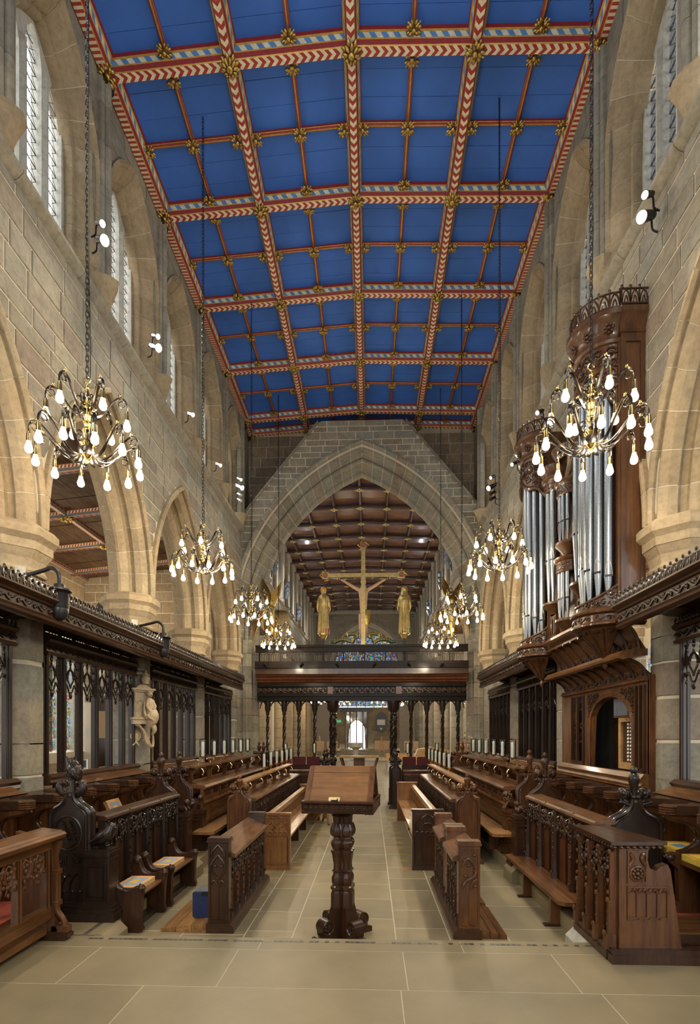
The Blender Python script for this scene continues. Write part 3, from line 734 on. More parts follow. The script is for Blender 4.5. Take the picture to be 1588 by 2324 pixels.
# ---------- aisles
for s in (-1, 1):
    xa, xb = (XL - .62, XL - 3.9) if s < 0 else (XR + .62, XR + 3.9)
    lo_, hi_ = min(xa, xb), max(xa, xb)
    struct(MB().box(lo_, hi_, -1, 14.6, -.1, .0).obj('aisle_floor', 'slab'))
    zt = lambda x: 6.0 - .10 * abs(x - xa)
    roof = struct(MB().add([(xa, -1, zt(xa) + .2), (xb, -1, zt(xb) + .2), (xb, 14.6, zt(xb) + .2), (xa, 14.6, zt(xa) + .2)], [(0, 1, 2, 3)]).obj('aisle_ceiling', 'dark_void'))
    for k in range(13):
        for b in range(3):
            y0 = 1.2 + k * 1.0; x0 = xa + (xb - xa) * b / 3; x1 = xa + (xb - xa) * (b + 1) / 3
            MB().add([(x0, y0, zt(x0) + .1), (x1, y0, zt(x1) + .1), (x1, y0 + .98, zt(x1) + .1), (x0, y0 + .98, zt(x0) + .1)], [(0, 1, 2, 3)]).obj('aisle_board', 'aisle_board', roof)
    ab = beam_mesh(3.3, .10, 'aisle_dash', 'paint_dash_red', 'aisle_beam'); ab2 = beam_mesh(1.5, .09, 'paint_dash_red', 'aisle_dash', 'aisle_purlin')
    for q in (ab, ab2): q.materials[2] = MATS['slate_grey']
    for k in range(8):
        y = 2.2 + k * 1.5
        o = link('aisle_beam', ab, roof, (xa, y, zt(xa)), (0, 0, 0)); o.rotation_euler = (0, .0997, 0) if s > 0 else (0, .0997, pi)
        for f in (.02, .5, .98):
            x = xa + (xb - xa) * f
            link('aisle_beam', ab2, roof, (x, y, zt(x) + .02), (0, 0, pi / 2))
            if f == .5: o = link('boss', SMALL[0], roof, (x, y, zt(x) - .01)); o.scale = (1.5, 1.2, 1)
    FA = (lambda u, w, d: (xb + d, u, w)) if s < 0 else (lambda u, w, d: (xb - d, u, w))
    wn = [3.0, 6.6, 10.2, 12.6]; W_ = (1.0, 3.0, 1.25)
    inside = lambda u, w: any(abs(u - c) < .92 and 1.35 < w < 4.4 for c in wn)
    aw = MB(); strips(aw, FA, lin(-1, 14.6, 156), lambda u: max([0] + [(archz(u, c, 3.0, 1.0, 1.3) if abs(u - c) < .9 else 0) for c in wn]), lambda u: 6.1, .3)
    strips(aw, FA, lin(-1, 14.6, 20), lambda u: 0, lambda u: 1.35, .3)
    aw = struct(aw.obj('wall_aisle_left' if s < 0 else 'wall_aisle_right', 'mortar'))
    ashlar(aw, FA, 3.0, 14.5, .1, 5.9, (.26, .38), (.4, .8), None, None, 'ashlar_warm', .01, seed=70 + s, u_ok=lambda u, w: not any(abs(u - c) < 1.12 and 1.2 < w < 4.5 for c in wn))
    for c in wn[1:]:
        gw = struct(link('window_aisle', None))
        for l in (-.6, 0, .6):
            MB().add([FA(c + l - .26, 1.4, -.12), FA(c + l + .26, 1.4, -.12), FA(c + l + .26, 3.9, -.12), FA(c + l - .26, 3.9, -.12)], [(0, 1, 2, 3)]).obj('pane', 'stained_glass', gw)
        for l in (-.92, -.3, .3, .92):
            p = FA(c + l, 0, -.1); MB().box(p[0] - .09, p[0] + .09, p[1] - .05, p[1] + .05, 1.35, 4.2).obj('mullion', 'window_stone', gw)
    # cross arch at the west end of the aisle
    FX = lambda u, w, d: (u, 13.3 - d, w)
    xm = (xa + xb) / 2
    cl = lambda u: max(0 if abs(u - xm) > 1.3 else 2.6, archz(u, xm, 2.6, 1.35, 1.75, -.05) if abs(u - xm) < 1.3 else 0)
    cw = MB(); strips(cw, FX, lin(lo_, hi_, 66), cl, lambda u: 6.1, .5); cw = struct(cw.obj('wall_aisle_west', 'mortar'))
    ashlar(cw, FX, lo_, hi_, 2.6, 6.0, (.2, .3), (.3, .6), lambda u: max(2.6, archz(u, xm, 2.6, 1.35, 1.75, .24)), None, 'ashlar_warm', .012, seed=80 + s)
    ring(cw, FX, xm, 2.6, 1.35, 1.75, [(.24, .02), (.24, -.04), (.18, -.05), (.15, 0), (.08, 0), (.0, .1), (0, .4), (.1, .5), (.24, .5)], 8, 'ashlar_warm')
# ------------------------------------------------------------------ nave beyond the screen
NL, NR, NX, NY = -4.95, 3.95, -.5, 48.0
nf = struct(MB().box(-9, 8, 14.6, 48.5, -.12, -.01).obj('nave_floor', 'floor_joint'))
for k in range(24):
    for x in (-3.2, -2.0, -.8, .4, 1.6, 2.8):
        MB().box(x + .005, x + 1.19, 14.62 + k * .9, 15.51 + k * .9, -.03, 0).obj('flagstone', 'slab', nf)
MB().box(-3.2, 2.2, 43.0, 48, 0, .3).obj('step_stone', 'slab', nf); MB().box(-2.6, 1.8, 44.2, 48, .3, .5).obj('step_stone', 'slab', nf)
NC = [18.6 + 3.4 * k for k in range(9)]
for s in (-1, 1):
    F = (lambda u, w, d: (NL + d, u, w)) if s < 0 else (lambda u, w, d: (NR - d, u, w))
    mid = [c - 1.7 for c in NC] + [NC[-1] + 1.7]
    mb = MB(); strips(mb, F, lin(14.85, 48.3, 134), lambda u: max([4.6] + [archz(u, c, 4.6, 1.6, 2.9, -.15) for c in mid]), lambda u: 9.0, .7)
    wn = [16.4 + 1.9 * k for k in range(17)]
    us = sorted(set([q for q in lin(14.85, 48.3, 40)] + [c + e for c in wn for e in (-.4501, -.4499, -.2, 0, .2, .4499, .4501)]))
    strips(mb, F, us, lambda u: 12.7 if False else max([9.0] + [11.5 - .4 * abs(u - c) for c in wn if abs(u - c) < .45]), lambda u: 13.0, .5)
    w = struct(mb.obj('wall_nave_left' if s < 0 else 'wall_nave_right', 'mortar_dark'))
    ashlar(w, F, 20, 46, 6.4, 8.9, (.24, .34), (.5, 1.0), lambda u: max([4.6] + [archz(u, c, 4.6, 1.6, 2.9, .1) for c in mid]), None, 'ashlar_nave', .02, seed=90 + s, cap=240)
    MB().sweep([(0, 0), (.12, .06), (.12, .12), (0, .24)], [15, 48], lambda t, q: F(t, 8.95 + q[1], q[0])).obj('string_stone', 'ashlar_nave', w)
    for c in mid: ring(w, F, c, 4.6, 1.6, 2.9, [(.1, .02), (.1, -.06), (.04, -.06), (.0, 0), (-.1, .05), (-.15, .2), (-.15, .5), (.1, .7)], 5, 'ashlar_nave', core=None)
    for k, c in enumerate(wn):
        g = struct(link('window_nave', None))
        MB().add([F(c - .45, 9.1, -.3), F(c + .45, 9.1, -.3), F(c + .45, 11.55, -.3), F(c - .45, 11.55, -.3)], [(0, 1, 2, 3)]).obj('pane', 'window_glass', g)
        p = F(c, 0, -.25); MB().box(p[0] - .06, p[0] + .06, c - .05, c + .05, 9.1, 11.6).obj('mullion', 'ashlar_nave', g)
        m = MB()
        for dy in (-.13, 0, .13): q = F(c + .95 + dy, 0, .06); m.lathe([(.07, 9.2), (.07, 12.2)], (q[0], q[1], 0), 6)
        q = F(c + .95, 0, .06); m.ball((q[0], q[1], 9.1), .2, 1, 1, .8, 7, 5); m.ball((q[0], q[1], 12.25), .22, 1, 1, .7, 7, 5)
        m.obj('shaft', 'ashlar_nave', g, 50)
    for k, c in enumerate(NC):
        x = NL - .35 if s < 0 else NR + .35
        core = struct(MB().lathe([(.42, 0), (.42, 4.4)], (x, c, 0), 12).obj('pillar', 'mortar'))
        rr = random.Random(k)
        for j in range(8):
            m = MB(); z0, z1 = j * .53 + .006, (j + 1) * .53 - .006
            if k % 2 == 0: m.lathe([(.48, z0), (.48, z1)], (x, c, 0), 16)
            else:
                for i in range(4): a = pi / 4 + i * pi / 2; m.lathe([(.24, z0), (.24, z1)], (x + .3 * cos(a), c + .3 * sin(a), 0), 10)
            m.obj('drum_stone', 'ashlar' if s > 0 else 'ashlar_warm', core, 50)
        MB().lathe([(.45, 4.2), (.5, 4.26), (.5, 4.36), (.62, 4.5), (.64, 4.64), (.3, 4.66)], (x, c, 0), 12).obj('capital', 'ashlar_warm', core, 40)
    wx = NL - 4.2 if s < 0 else NR + 4.2
    aw = struct(MB().box(min(wx, wx + s * .4), max(wx, wx + s * .4), 14.6, 48.3, 0, 6.5).obj('wall_nave_aisle', 'ashlar_warm'))
    ashlar(aw, (lambda u, w, d: (wx + d, u, w)) if s < 0 else (lambda u, w, d: (wx - d, u, w)), 18, 48, .2, 4.4, (.35, .5), (.7, 1.3), None, None, 'ashlar_warm', .015, seed=97, cap=230)
    struct(MB().box(min(wx, NL if s < 0 else NR), max(wx, NL if s < 0 else NR), 14.6, 48.3, 6.4, 6.6).obj('nave_aisle_ceiling', 'aisle_board'))
    for y in (21, 28.5, 35.5):
        MB().box(wx - s * .03 - .01, wx - s * .03 + .01, y - .6, y + .6, 1.4, 4.2).obj('stained_pane', 'stained_glass', aw)
# ceiling: panels, moulded beams, gilded bosses
zn = lambda x: 12.75 - .045 * abs(x - NX)
nc = struct(MB().box(NL - .5, NR + .5, 14.85, 48.3, 13.2, 13.3).obj('nave_ceiling', 'dark_void'))
NXS = [NX + 1.28 * k for k in range(-3, 4)]; NYS = [16.1 + 1.9 * k for k in range(17)]
bmN = MB().sweep([(-.05, 0), (.05, 0), (.08, .07), (.10, .2), (.14, .3), (-.14, .3), (-.10, .2), (-.08, .07)], [0, 8.9], lambda t, q: (t, q[0], q[1])).mesh('nave_beam', 'nave_beam')
bmN2 = MB().sweep([(-.04, 0), (.04, 0), (.07, .06), (.09, .22), (-.09, .22), (-.07, .06)], [0, 1.9], lambda t, q: (t, q[0], q[1])).mesh('nave_rib', 'nave_beam')
nb = MB()
for i in range(8): nb.X = Matrix.Rotation(i * pi / 4, 4, 'Z'); nb.ball((.15 if i % 2 else .22, 0, 0), .08, 1.5, .8, .6, 6, 4)
nb.X = Matrix(); nb.ball((0, 0, -.02), .12, 1, 1, .7, 8, 5); nbm = nb.mesh('nave_boss', 'gold_soft', 50)
for y in NYS:
    for h in (0, 1):
        m = MB(); xa, xb = (NL, NX) if h == 0 else (NX, NR)
        m.sweep([(-.05, 0), (.05, 0), (.08, .07), (.10, .2), (.14, .34), (-.14, .34), (-.10, .2), (-.08, .07)], lin(xa, xb, 1), lambda t, q: (t, y + q[0], zn(t) + q[1])).obj('nave_beam', 'nave_beam', nc)
    for i, x in enumerate(NXS):
        if y < 46: link('nave_rib', bmN2, nc, (x, y, zn(x) + .03), (0, 0, pi / 2))
        link('boss', nbm, nc, (x, y, zn(x) - .02)).scale = (.62, .62, .8)
        if i < 6 and y < 46:
            x2 = NXS[i + 1]
            MB().add([(x, y, zn(x) + .24), (x2, y, zn(x2) + .24), (x2, y + 1.9, zn(x2) + .24), (x, y + 1.9, zn(x) + .24)], [(0, 1, 2, 3)]).obj('ceiling_panel', 'nave_panel', nc)
    for xa, xb in ((NL, NXS[0]), (NXS[-1], NR)):
        if y < 46: MB().add([(xa, y, zn(xa) + .24), (xb, y, zn(xb) + .24), (xb, y + 1.9, zn(xb) + .24), (xa, y + 1.9, zn(xa) + .24)], [(0, 1, 2, 3)]).obj('ceiling_panel', 'nave_panel', nc)
# west end: wall with the tower arch, door in a glazed porch, stained window over it
FN = lambda u, w, d: (u, NY - d, w)
TA = (NX + .1, 7.8, 2.9, 3.9)
wl = lambda u: max(7.7 if abs(u - NX) < 3 else 0, archz(u, *TA, .1)) if abs(u - NX) < 3.1 else 0
mb = MB(); strips(mb, FN, lin(-9.5, 8.5, 120), wl, lambda u: 13.2, .5); ww = struct(mb.obj('wall_nave_west', 'mortar_dark'))
ashlar(ww, FN, NL, NR, 9.0, 12.7, (.3, .42), (.6, 1.2), lambda u: max(7.8, archz(u, *TA, .7)), None, 'ashlar_nave', .03, seed=99)
ring(ww, FN, *TA, [(.7, .02), (.7, -.1), (.5, -.06), (.4, .1), (.2, .2), (.0, .3), (0, .6), (.7, .6)], 9, 'ashlar_nave', core=None, drop=2)
dx0, dx1 = -2.25, -.35; dxc = (dx0 + dx1) / 2
mb = MB(); strips(mb, lambda u, w, d: (u, 48.9 - d, w), [-9.5, dx0, dx1, 8.5], lambda u: 3.9 if dx0 < u < dx1 else 0, lambda u: 4.3, .3)
strips(mb, lambda u, w, d: (u, 48.9 - d, w), [-9.5, -4.5, 3.5, 8.5], lambda u: 11.0 if -4.6 < u < 3.6 else 4.3, lambda u: 13, .3); w2 = struct(mb.obj('wall_tower', 'ashlar_warm'))
ashlar(w2, lambda u, w, d: (u, 48.6 - d, w), -4.6, 4, .5, 4.3, (.35, .5), (.6, 1.1), None, None, 'ashlar_warm', .02, seed=101, u_ok=lambda u, w: not (dx0 - .5 < u < dx1 + .5))
gw = struct(link('window_west', None))
for k in range(9):
    x = -4.1 + k * .8
    MB().box(x - .36, x + .36, 48.7, 48.72, 4.35, 10.9).obj('pane', 'stained_fine', gw)
    MB().box(x - .45, x - .36, 48.62, 48.8, 4.3, 11).obj('mullion', 'window_stone', gw)
for z in (5.3, 6.6, 8.0, 9.6): MB().box(-4.5, 3.2, 48.6, 48.82, z, z + .1).obj('transom', 'window_stone', gw)
d = struct(link('door_1', None))
for x in (dx0 - .1, dx0 + .32, dxc - .05, dx1 - .42, dx1): MB().box(x, x + .1, 48.2, 48.35, .5, 3.95).obj('door_frame', 'slate_grey', d)
MB().box(dx0 - .5, dx1 + .5, 48.15, 48.4, 3.85, 4.25).obj('door_frame', 'slate_grey', d)
for s in (-1, 1): MB().box(dxc + s * .5 - .42, dxc + s * .5 + .42, 48.26, 48.28, .5, 3.85).obj('glass_door', 'window_glass', d)
mb = MB(); strips(mb, lambda u, w, d: (u, 49.6 - d, w), lin(dx0 - .8, dx1 + .8, 30), lambda u: max(0 if abs(u - dxc) > .72 else 2.0, archz(u, dxc, 2.2, .72, .95)) if abs(u - dxc) < .72 else 0, lambda u: 4.2, .3); mb.obj('porch_arch', 'ashlar_dark', d)
MB().box(dxc - .012, dxc + .05, 48.1, 48.2, 1.7, 2.5).obj('door_handle', 'black_plastic', d)
m = struct(MB().box(-1.0, .1, 49.2, 56, .3, .48).obj('path', 'floor_joint'))
struct(MB().box(-9, 9, 48.9, 60, -.2, .29).obj('ground', 'floor_joint'))
# ------------------------------------------------------------------ rood screen and loft
YS = 14.25
CXS = -.255; HWS = 2.79
def vine(m, L, h, F, unit=None, r=.010, seed=1, leaf=1.0):
    """running scroll with leaves along u 0..L, height h"""
    unit = unit or h * 1.5; n = max(1, round(L / unit)); un = L / n; rr = random.Random(seed)
    pts = []
    for i in range(n * 8 + 1): t = i / 8; pts.append(F(t * un, h / 2 + h * .32 * sin(t * pi), .006))
    m.tube(pts, r, 4)
    for k in range(n):
        sg = 1 if k % 2 == 0 else -1; c = (k + .5) * un
        m.tube([F(c + h * .27 * cos(a) * .9, h / 2 - sg * h * .05 + sg * h * .27 * sin(a), .006) for a in lin(-.6 * sg, sg * 4.6, 7)], r * .85, 4)
        for da, q in ((0, .20), (2.2, .15), (4.2, .15)):
            p = F(c + h * .16 * cos(da), h / 2 + h * .16 * sin(da), .008)
            m.ball(p, h * q * .62 * leaf, 1, 1, .9, 6, 4)
    return m
def lace_arch(m, w, h, F, r=.012, y0=0):
    """pierced spandrel brackets meeting in a flat cusped arch, hung from z=0 down to -h, over width w"""
    for s in (-1, 1):
        b = lambda t: F(s * (w / 2) * (1 - t), -h * (1 - t) ** 1.8)
        m.tube([b(t) for t in lin(0, 1, 8)], r, 5)
        for t in (.12, .3, .48, .66, .82):
            x, z = s * (w / 2) * (1 - t), -h * (1 - t) ** 1.8
            m.tube([F(x + h * .16 * cos(a), z * .45 + h * .14 * sin(a)) for a in lin(0, 2 * pi, 7)], r * .6, 4)
            m.ball(F(x, z - .015), r * 1.7, 1, 1, 1, 5, 4)
scr = thing('rood_screen', 'dark carved oak rood screen with twisted posts across the chancel arch', 'screen', (CXS, YS, 0))
XS = lambda x: x - CXS
posts = [-2.79, -2.34, -1.94, -1.51, -1.02, .61, 1.08, 1.50, 1.92, 2.33]
for i, x in enumerate(posts):
    big = i in (4, 5); w = .085 if big else .042; m = MB()
    m.box(XS(x) - w * 1.5, XS(x) + w * 1.5, -w * 1.5, w * 1.5, 0, .35); m.lathe([(w * 1.3, .35), (w, .45), (w, 1.0), (w * 1.3, 1.03), (w * .8, 1.06)], (XS(x), 0, 0), 10)
    m.lathe([(w * .8, 1.06), (w * .85, 2.3), (w * 1.3, 2.33), (w * 1.1, 2.37), (w * 1.9, 2.46), (w * 1.9, 2.72)], (XS(x), 0, 0), 10)
    for k in range(4): m.tube([(XS(x) + w * .85 * cos(t * 9 + k * pi / 2), w * .85 * sin(t * 9 + k * pi / 2), 1.06 + t * 1.24) for t in lin(0, 1, 26)], w * .36, 4)
    for k in range(14): a = k * 2.4; m.ball((XS(x) + w * cos(a), w * sin(a), 1.1 + k * .088), w * .4, 1, 1, 1.3, 5, 4)
    m.obj('post', 'oak_black', scr, 50)
for a, b in zip([-3.04] + posts, posts + [2.53]):
    if a == -1.02: continue
    m = MB(); lace_arch(m, b - a - .07, .22, lambda u, w: (XS((a + b) / 2) + u, 0, 2.70 + w)); m.obj('spandrel', 'oak_black', scr, 50)
m = MB()
for z0, z1, d in ((2.68, 2.74, .16), (2.74, 2.80, .13), (2.80, 2.86, .18), (3.06, 3.11, .2), (3.11, 3.16, .15)): m.box(-HWS, HWS, -d, d, z0, z1)
m.box(-HWS, HWS, -.12, .12, 2.8, 3.2); m.obj('beam', 'oak_loft', scr)
for a, b in ((-HWS, -.9), (-.74, .92), (1.08, HWS)):
    m = MB(); vine(m, b - a, .19, lambda u, w, d: (a + u, -.125 - d, 2.865 + w), .135, .017, 3, 2.0); m.obj('carved_frieze', 'oak_dark', scr, 50)
for x in (-.82, 1.0): MB().box(x - .075, x + .075, -.17, .1, 2.86, 3.06).box(x - .05, x + .05, -.185, -.16, 2.89, 3.03).obj('block', 'oak_red', scr)
CV = [(-.14, 3.15), (-.17, 3.17), (-.2, 3.19), (-.21, 3.22), (-.26, 3.25), (-.27, 3.29), (-.32, 3.32), (-.36, 3.36), (.2, 3.36), (.2, 3.15)]
MB().sweep(CV, [-HWS, HWS], lambda t, q: (t, q[0], q[1])).obj('cornice', 'oak_red', scr)
loft = thing('rood_loft', 'dark oak loft gallery with pierced tracery parapet on top of the rood screen', 'gallery', (CXS, YS - .2, 0))
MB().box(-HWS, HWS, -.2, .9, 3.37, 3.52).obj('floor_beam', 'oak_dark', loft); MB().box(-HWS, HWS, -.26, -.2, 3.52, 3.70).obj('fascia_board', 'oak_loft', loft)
m = MB()
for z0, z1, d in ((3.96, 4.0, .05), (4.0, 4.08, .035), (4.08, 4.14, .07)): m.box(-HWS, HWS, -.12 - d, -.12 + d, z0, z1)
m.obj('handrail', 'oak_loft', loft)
tr = MB()
tr.box(-.085, -.075, -.02, .02, 0, .26); tr.box(.075, .085, -.02, .02, 0, .26)
for x in (-.04, 0, .04): tr.box(x - .008, x + .008, -.012, .012, 0, .2)
for x in (-.06, -.02, .02, .06): tr.tube([(p[0], 0, p[1]) for p in pointed(.02, .04, 4, x, .17)], .008, 4)
for x in (-.04, .04): tr.tube([(x + .022 * cos(a), 0, .235 + .02 * sin(a)) for a in lin(0, 2 * pi, 8)], .008, 4)
tr.box(-.085, .085, -.012, .012, 0, .02); tr.box(-.085, .085, -.012, .012, .245, .26)
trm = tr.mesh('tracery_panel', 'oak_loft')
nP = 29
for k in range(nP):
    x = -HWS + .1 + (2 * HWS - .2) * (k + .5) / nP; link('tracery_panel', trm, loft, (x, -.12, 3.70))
    if k % 3 == 0: xs = x - (2 * HWS - .2) / nP / 2; MB().box(xs - .02, xs + .02, -.15, -.08, 3.7, 3.97).obj('baluster', 'oak_loft', loft)
for k, x in enumerate((-2.5, -1.55, -.62, .35, 1.25, 2.1)):
    t = thing('stage_spotlight', 'small black spotlight, %s from the left clamped along the loft edge' % ORD[k], 'spotlight', (CXS + x, YS - .5, 3.60), 0, 'spotlights along the loft edge')
    m = MB(); m.X = Matrix.Rotation(.7, 4, 'X') @ Matrix.Rotation((.5 if k % 2 else -.5), 4, 'Y'); m.lathe([(.02, -.08), (.035, -.07), (.035, .05), (.025, .06)], (0, 0, 0), 10); m.obj('body', 'black_iron', t, 40)
    MB().tube([(0, 0, 0), (0, .025, .0), (0, .04, -.05)], .01, 5).obj('bracket', 'black_iron', t)
# rood figures
def figure(name, label, x, gold, hem, girl):
    t = thing(name, label, 'statue', (x, YS - .05, 4.47))
    fold = lambda a, z: 1 + .09 * sin(7 * a + 2 * z) * (1.1 - z) + .07 * sin(13 * a - 3 * z) * (1.05 - z)
    MB().lathe([(.12, 0), (.145, .07), (.138, .2), (.125, .4), (.125, .6), (.14, .78), (.155, .92), (.135, 1.0), (.07, 1.055), (.045, 1.09)], (0, 0, .02), 30, 0, None, 1, .72, mod=fold).obj('cloak', 'gold_soft', t, 60)
    MB().lathe([(.13, -.03), (.15, .0), (.16, .12)], (.02, .02, .03), 20, 0, None, 1, .8, mod=fold).obj('robe_hem', hem, t, 60)
    m = MB()
    for k in range(13):
        a = 2 * pi * k / 13 + .2; w = .02 * sin(k * 2.3); top = .98 - .12 * (k % 3); g = lambda z, q: (q * cos(a + w + z * .12), q * .74 * sin(a + w + z * .12), z)
        m.tube([g(top, .145 - .02), g(top * .66, .118), g(top * .33, .128), g(.01, .142)], [.006, .017, .022, .026], 6)
    m.obj('drapery_folds', 'gold_soft', t, 60)
    m = MB()
    if girl: m.ball((0, 0, 1.19), .085, 1, 1.05, 1.2, 14, 10); m.lathe([(.15, .9), (.12, 1.0), (.09, 1.1), (.085, 1.2)], (0, 0, 0), 14, 0, None, 1, .8)
    else: m.ball((0, 0, 1.18), .078, 1, 1.05, 1.25, 14, 10)
    m.obj('veil' if girl else 'head', 'gold_soft' if girl else 'flesh_paint', t, 60)
    if not girl: MB().ball((0, -.012, 1.195), .085, 1, 1, 1.15, 14, 8).obj('hair', 'gold_line', t, 60)
    m = MB()
    for s in (-1, 1): m.tube([(s * .12, 0, .95), (s * .15, .02, .76), (s * .12, .10, .66), (s * .02, .14, .72)], [.05, .05, .042, .03], 8)
    m.obj('sleeve', 'gold_soft', t, 60)
    MB().lathe([(.06, -.12), (.07, -.1), (.10, -.03), (.13, -.02), (.13, .02), (.08, .03)], (0, 0, 0), 8, pi / 8).obj('pedestal', 'gold_leaf', t)
    MB().box(-.035, .035, -.035, .035, -.88, -.1).obj('support_post', 'black_iron', t)
    return t
figure('saint_statue', 'gilded standing statue with bare head seen from behind, left of the rood cross', -1.27, 1, 'crimson_paint', 0)
figure('saint_statue', 'gilded veiled statue seen from behind, right of the rood cross', .90, 1, 'dragon_green', 1)
t = thing('rood_cross', 'tall gilded crucifix with trefoil ends standing over the loft', 'crucifix', (-.20, YS - .05, 3.95))
m = MB(); m.box(-.055, .055, -.03, .03, 0, 2.85); m.obj('upright', 'gold_soft', t)
MB().box(-.95, .95, -.025, .025, 2.06, 2.16).obj('crossbar', 'gold_soft', t)
for (x, z) in ((-1.02, 2.11), (1.02, 2.11), (0, 2.92)):
    m = MB(); m.X = Matrix.Translation((x, 0, z))
    for i in range(4):
        a = i * pi / 2; m.lathe([(.075, -.02), (.075, .02)], (0, 0, 0), 4) if False else None
        m.tube([(.075 * cos(a) + .05 * cos(b), 0, .075 * sin(a) + .05 * sin(b)) for b in lin(a - 2.2, a + 2.2, 8)], .013, 5); m.ball((.14 * cos(a), 0, .14 * sin(a)), .022, 1, 1, 1, 6, 4)
    m.box(-.085, .085, -.02, .02, -.085, .085); m.obj('finial', 'gold_leaf', t, 50)
    m = MB(); m.X = Matrix.Translation((x, -.024, z)); m.prism([(.065 * cos(a), .065 * sin(a)) for a in lin(0, 2 * pi, 12)[:-1]], 'y', -.004, .004); m.obj('medallion', 'crimson_paint', t)
    m = MB(); m.X = Matrix.Translation((x, -.032, z))
    for q in (-.03, 0, .03): m.box(q - .005, q + .005, -.003, .003, -.035, .035)
    m.box(-.045, -.015, -.003, .003, -.004, .004); m.box(.0, .03, -.003, .003, -.004, .004); m.obj('monogram', 'gold_soft', t)
for i in range(4): MB().ball((-.7 + i * .47 - (.0), -.0, 2.03), .02, 1, 1, 1.4, 6, 4).obj('knop', 'gold_leaf', t)
c = thing('crucified_figure', 'painted figure with outstretched arms on the far side of the rood cross', 'statue', (-.20, YS + .10, 3.95))
m = MB()
m.tube([(0, .02, 1.06), (0, .03, 1.25), (0, .02, 1.5), (0, .02, 1.72), (0, .02, 1.84), (0, .04, 1.94)], [.085, .095, .11, .13, .07, .045], 12)
for s in (-1, 1):
    m.tube([(s * .08, .02, 1.74), (s * .30, .0, 1.86), (s * .52, -.02, 1.99), (s * .6, -.02, 2.03)], [.055, .042, .03, .022], 8)
    for f in range(4): m.tube([(s * .6, -.02, 2.03), (s * (.66), -.02, 2.05 + f * .012)], .008, 4)
    m.tube([(s * .05, .02, 1.1), (s * .06, .07, .75), (s * .04, .02, .42), (s * .02, .06, .3)], [.08, .062, .045, .03], 9)
m.obj('body', 'flesh_paint', c, 60)
MB().ball((0, .07, 2.0), .075, 1, 1.1, 1.3, 12, 8).obj('head', 'flesh_paint', c, 60)
MB().lathe([(.10, .8), (.12, .95), (.13, 1.12), (.10, 1.2)], (.05, .03, 0), 18, 0, None, 1.1, .8, mod=lambda a, z: 1 + .12 * sin(6 * a + z * 9)).obj('loincloth', 'gold_leaf', c, 60)
for s in (-1, 1):   # dragons at the foot of the cross
    t = thing('dragon_carving', 'green and gold winged dragon carving %s of the foot of the rood cross' % ('left' if s < 0 else 'right'), 'carving', (-.20, YS - .05, 4.14)); t.scale = (.86, 1, 1)
    P = [(s * (.95 - .62 * q + 0), 0, .10 + .10 * sin(q * 3)) for q in lin(0, 1, 8)] + [(s * (.33 - .16 * sin(a)), 0, .19 + .12 * (1 - cos(a)) * .5 + .04) for a in lin(.3, 5.2, 12)]
    m = MB(); m.tube(P, [.03] + [.06] * 7 + [.055] * (len(P) - 10) + [.04, .03], 8); m.obj('body', 'dragon_green', t, 60)
    m = MB()
    for i in range(1, len(P) - 2, 1):
        for z in (-.03, .0, .035): m.tube([(P[i][0], -.055, P[i][2] + z), (P[i][0] + s * .02, -.062, P[i][2] + z + .012), (P[i + 1][0], -.055, P[i + 1][2] + z)], .007, 4)
    m.obj('gold_scales', 'gold_leaf', t)
    for k in range(4): MB().tube([(s * .62, 0, .16), (s * (.60 - k * .03), 0, .26), (s * (.53 - k * .055 + .0), 0, .40 - k * .02)], [.02, .03, .006], 6, flat=.5).obj('wing', 'gold_leaf', t, 60)
    MB().ball((s * .98, 0, .13), .055, 1.5, .8, .8, 8, 6).obj('head', 'dragon_green', t, 60)
    MB().box(min(s * .1, s * 1.02), max(s * .1, s * 1.02), -.05, .05, 0, .06).obj('base', 'oak_black', t)
for s in (-1, 1):   # seraphim on the outer posts
    t = thing('seraph_carving', 'gold six-winged seraph carving standing at the %s end of the loft' % ('left' if s < 0 else 'right'), 'carving', (-.255 + s * 2.42, YS - .05, 4.14))
    m = MB(); m.lathe([(.03, .25), (.10, .5), (.13, .8), (.11, 1.05), (.05, 1.12)], (0, 0, 0), 12); m.ball((0, -.02, 1.2), .075, 1, 1, 1.2, 10, 8); m.obj('body', 'gold_soft', t, 60)
    m = MB(); m.tube([(.11 * cos(a), 0, .13 + .11 * sin(a)) for a in lin(0, 2 * pi, 14)], .014, 6)
    for i in range(4): m.tube([(0, 0, .13), (.11 * cos(i * pi / 2), 0, .13 + .11 * sin(i * pi / 2))], .008, 4)
    m.obj('wheel', 'gold_leaf', t)
    def wing(a0, p, w, name='wing'):
        m = MB(); n = 9
        for k in range(n):
            f = k / (n - 1); off = (f - .5) * w
            P = [(p[0][0] + off * .4, -.03 + .004 * k, p[0][1]), (p[1][0] + off, -.05 + .004 * k, p[1][1] + off * .3), (p[2][0] + off * .35 * (1 - f), -.03 + .004 * k, p[2][1] + off * .8)]
            m.tube(P, [.024, .032, .008], 5, flat=.45)
        m.obj(name, 'gold_leaf', t, 60)
    for q in (-1, 1):
        wing(0, [(q * .03, 1.1), (q * .12, 1.42), (q * .28, 1.82)], .20); wing(0, [(q * .10, 1.0), (q * .30, .86), (q * .46, .30)], .30); wing(0, [(q * .05, .85), (q * .11, .62), (q * .08, .25)], .18)
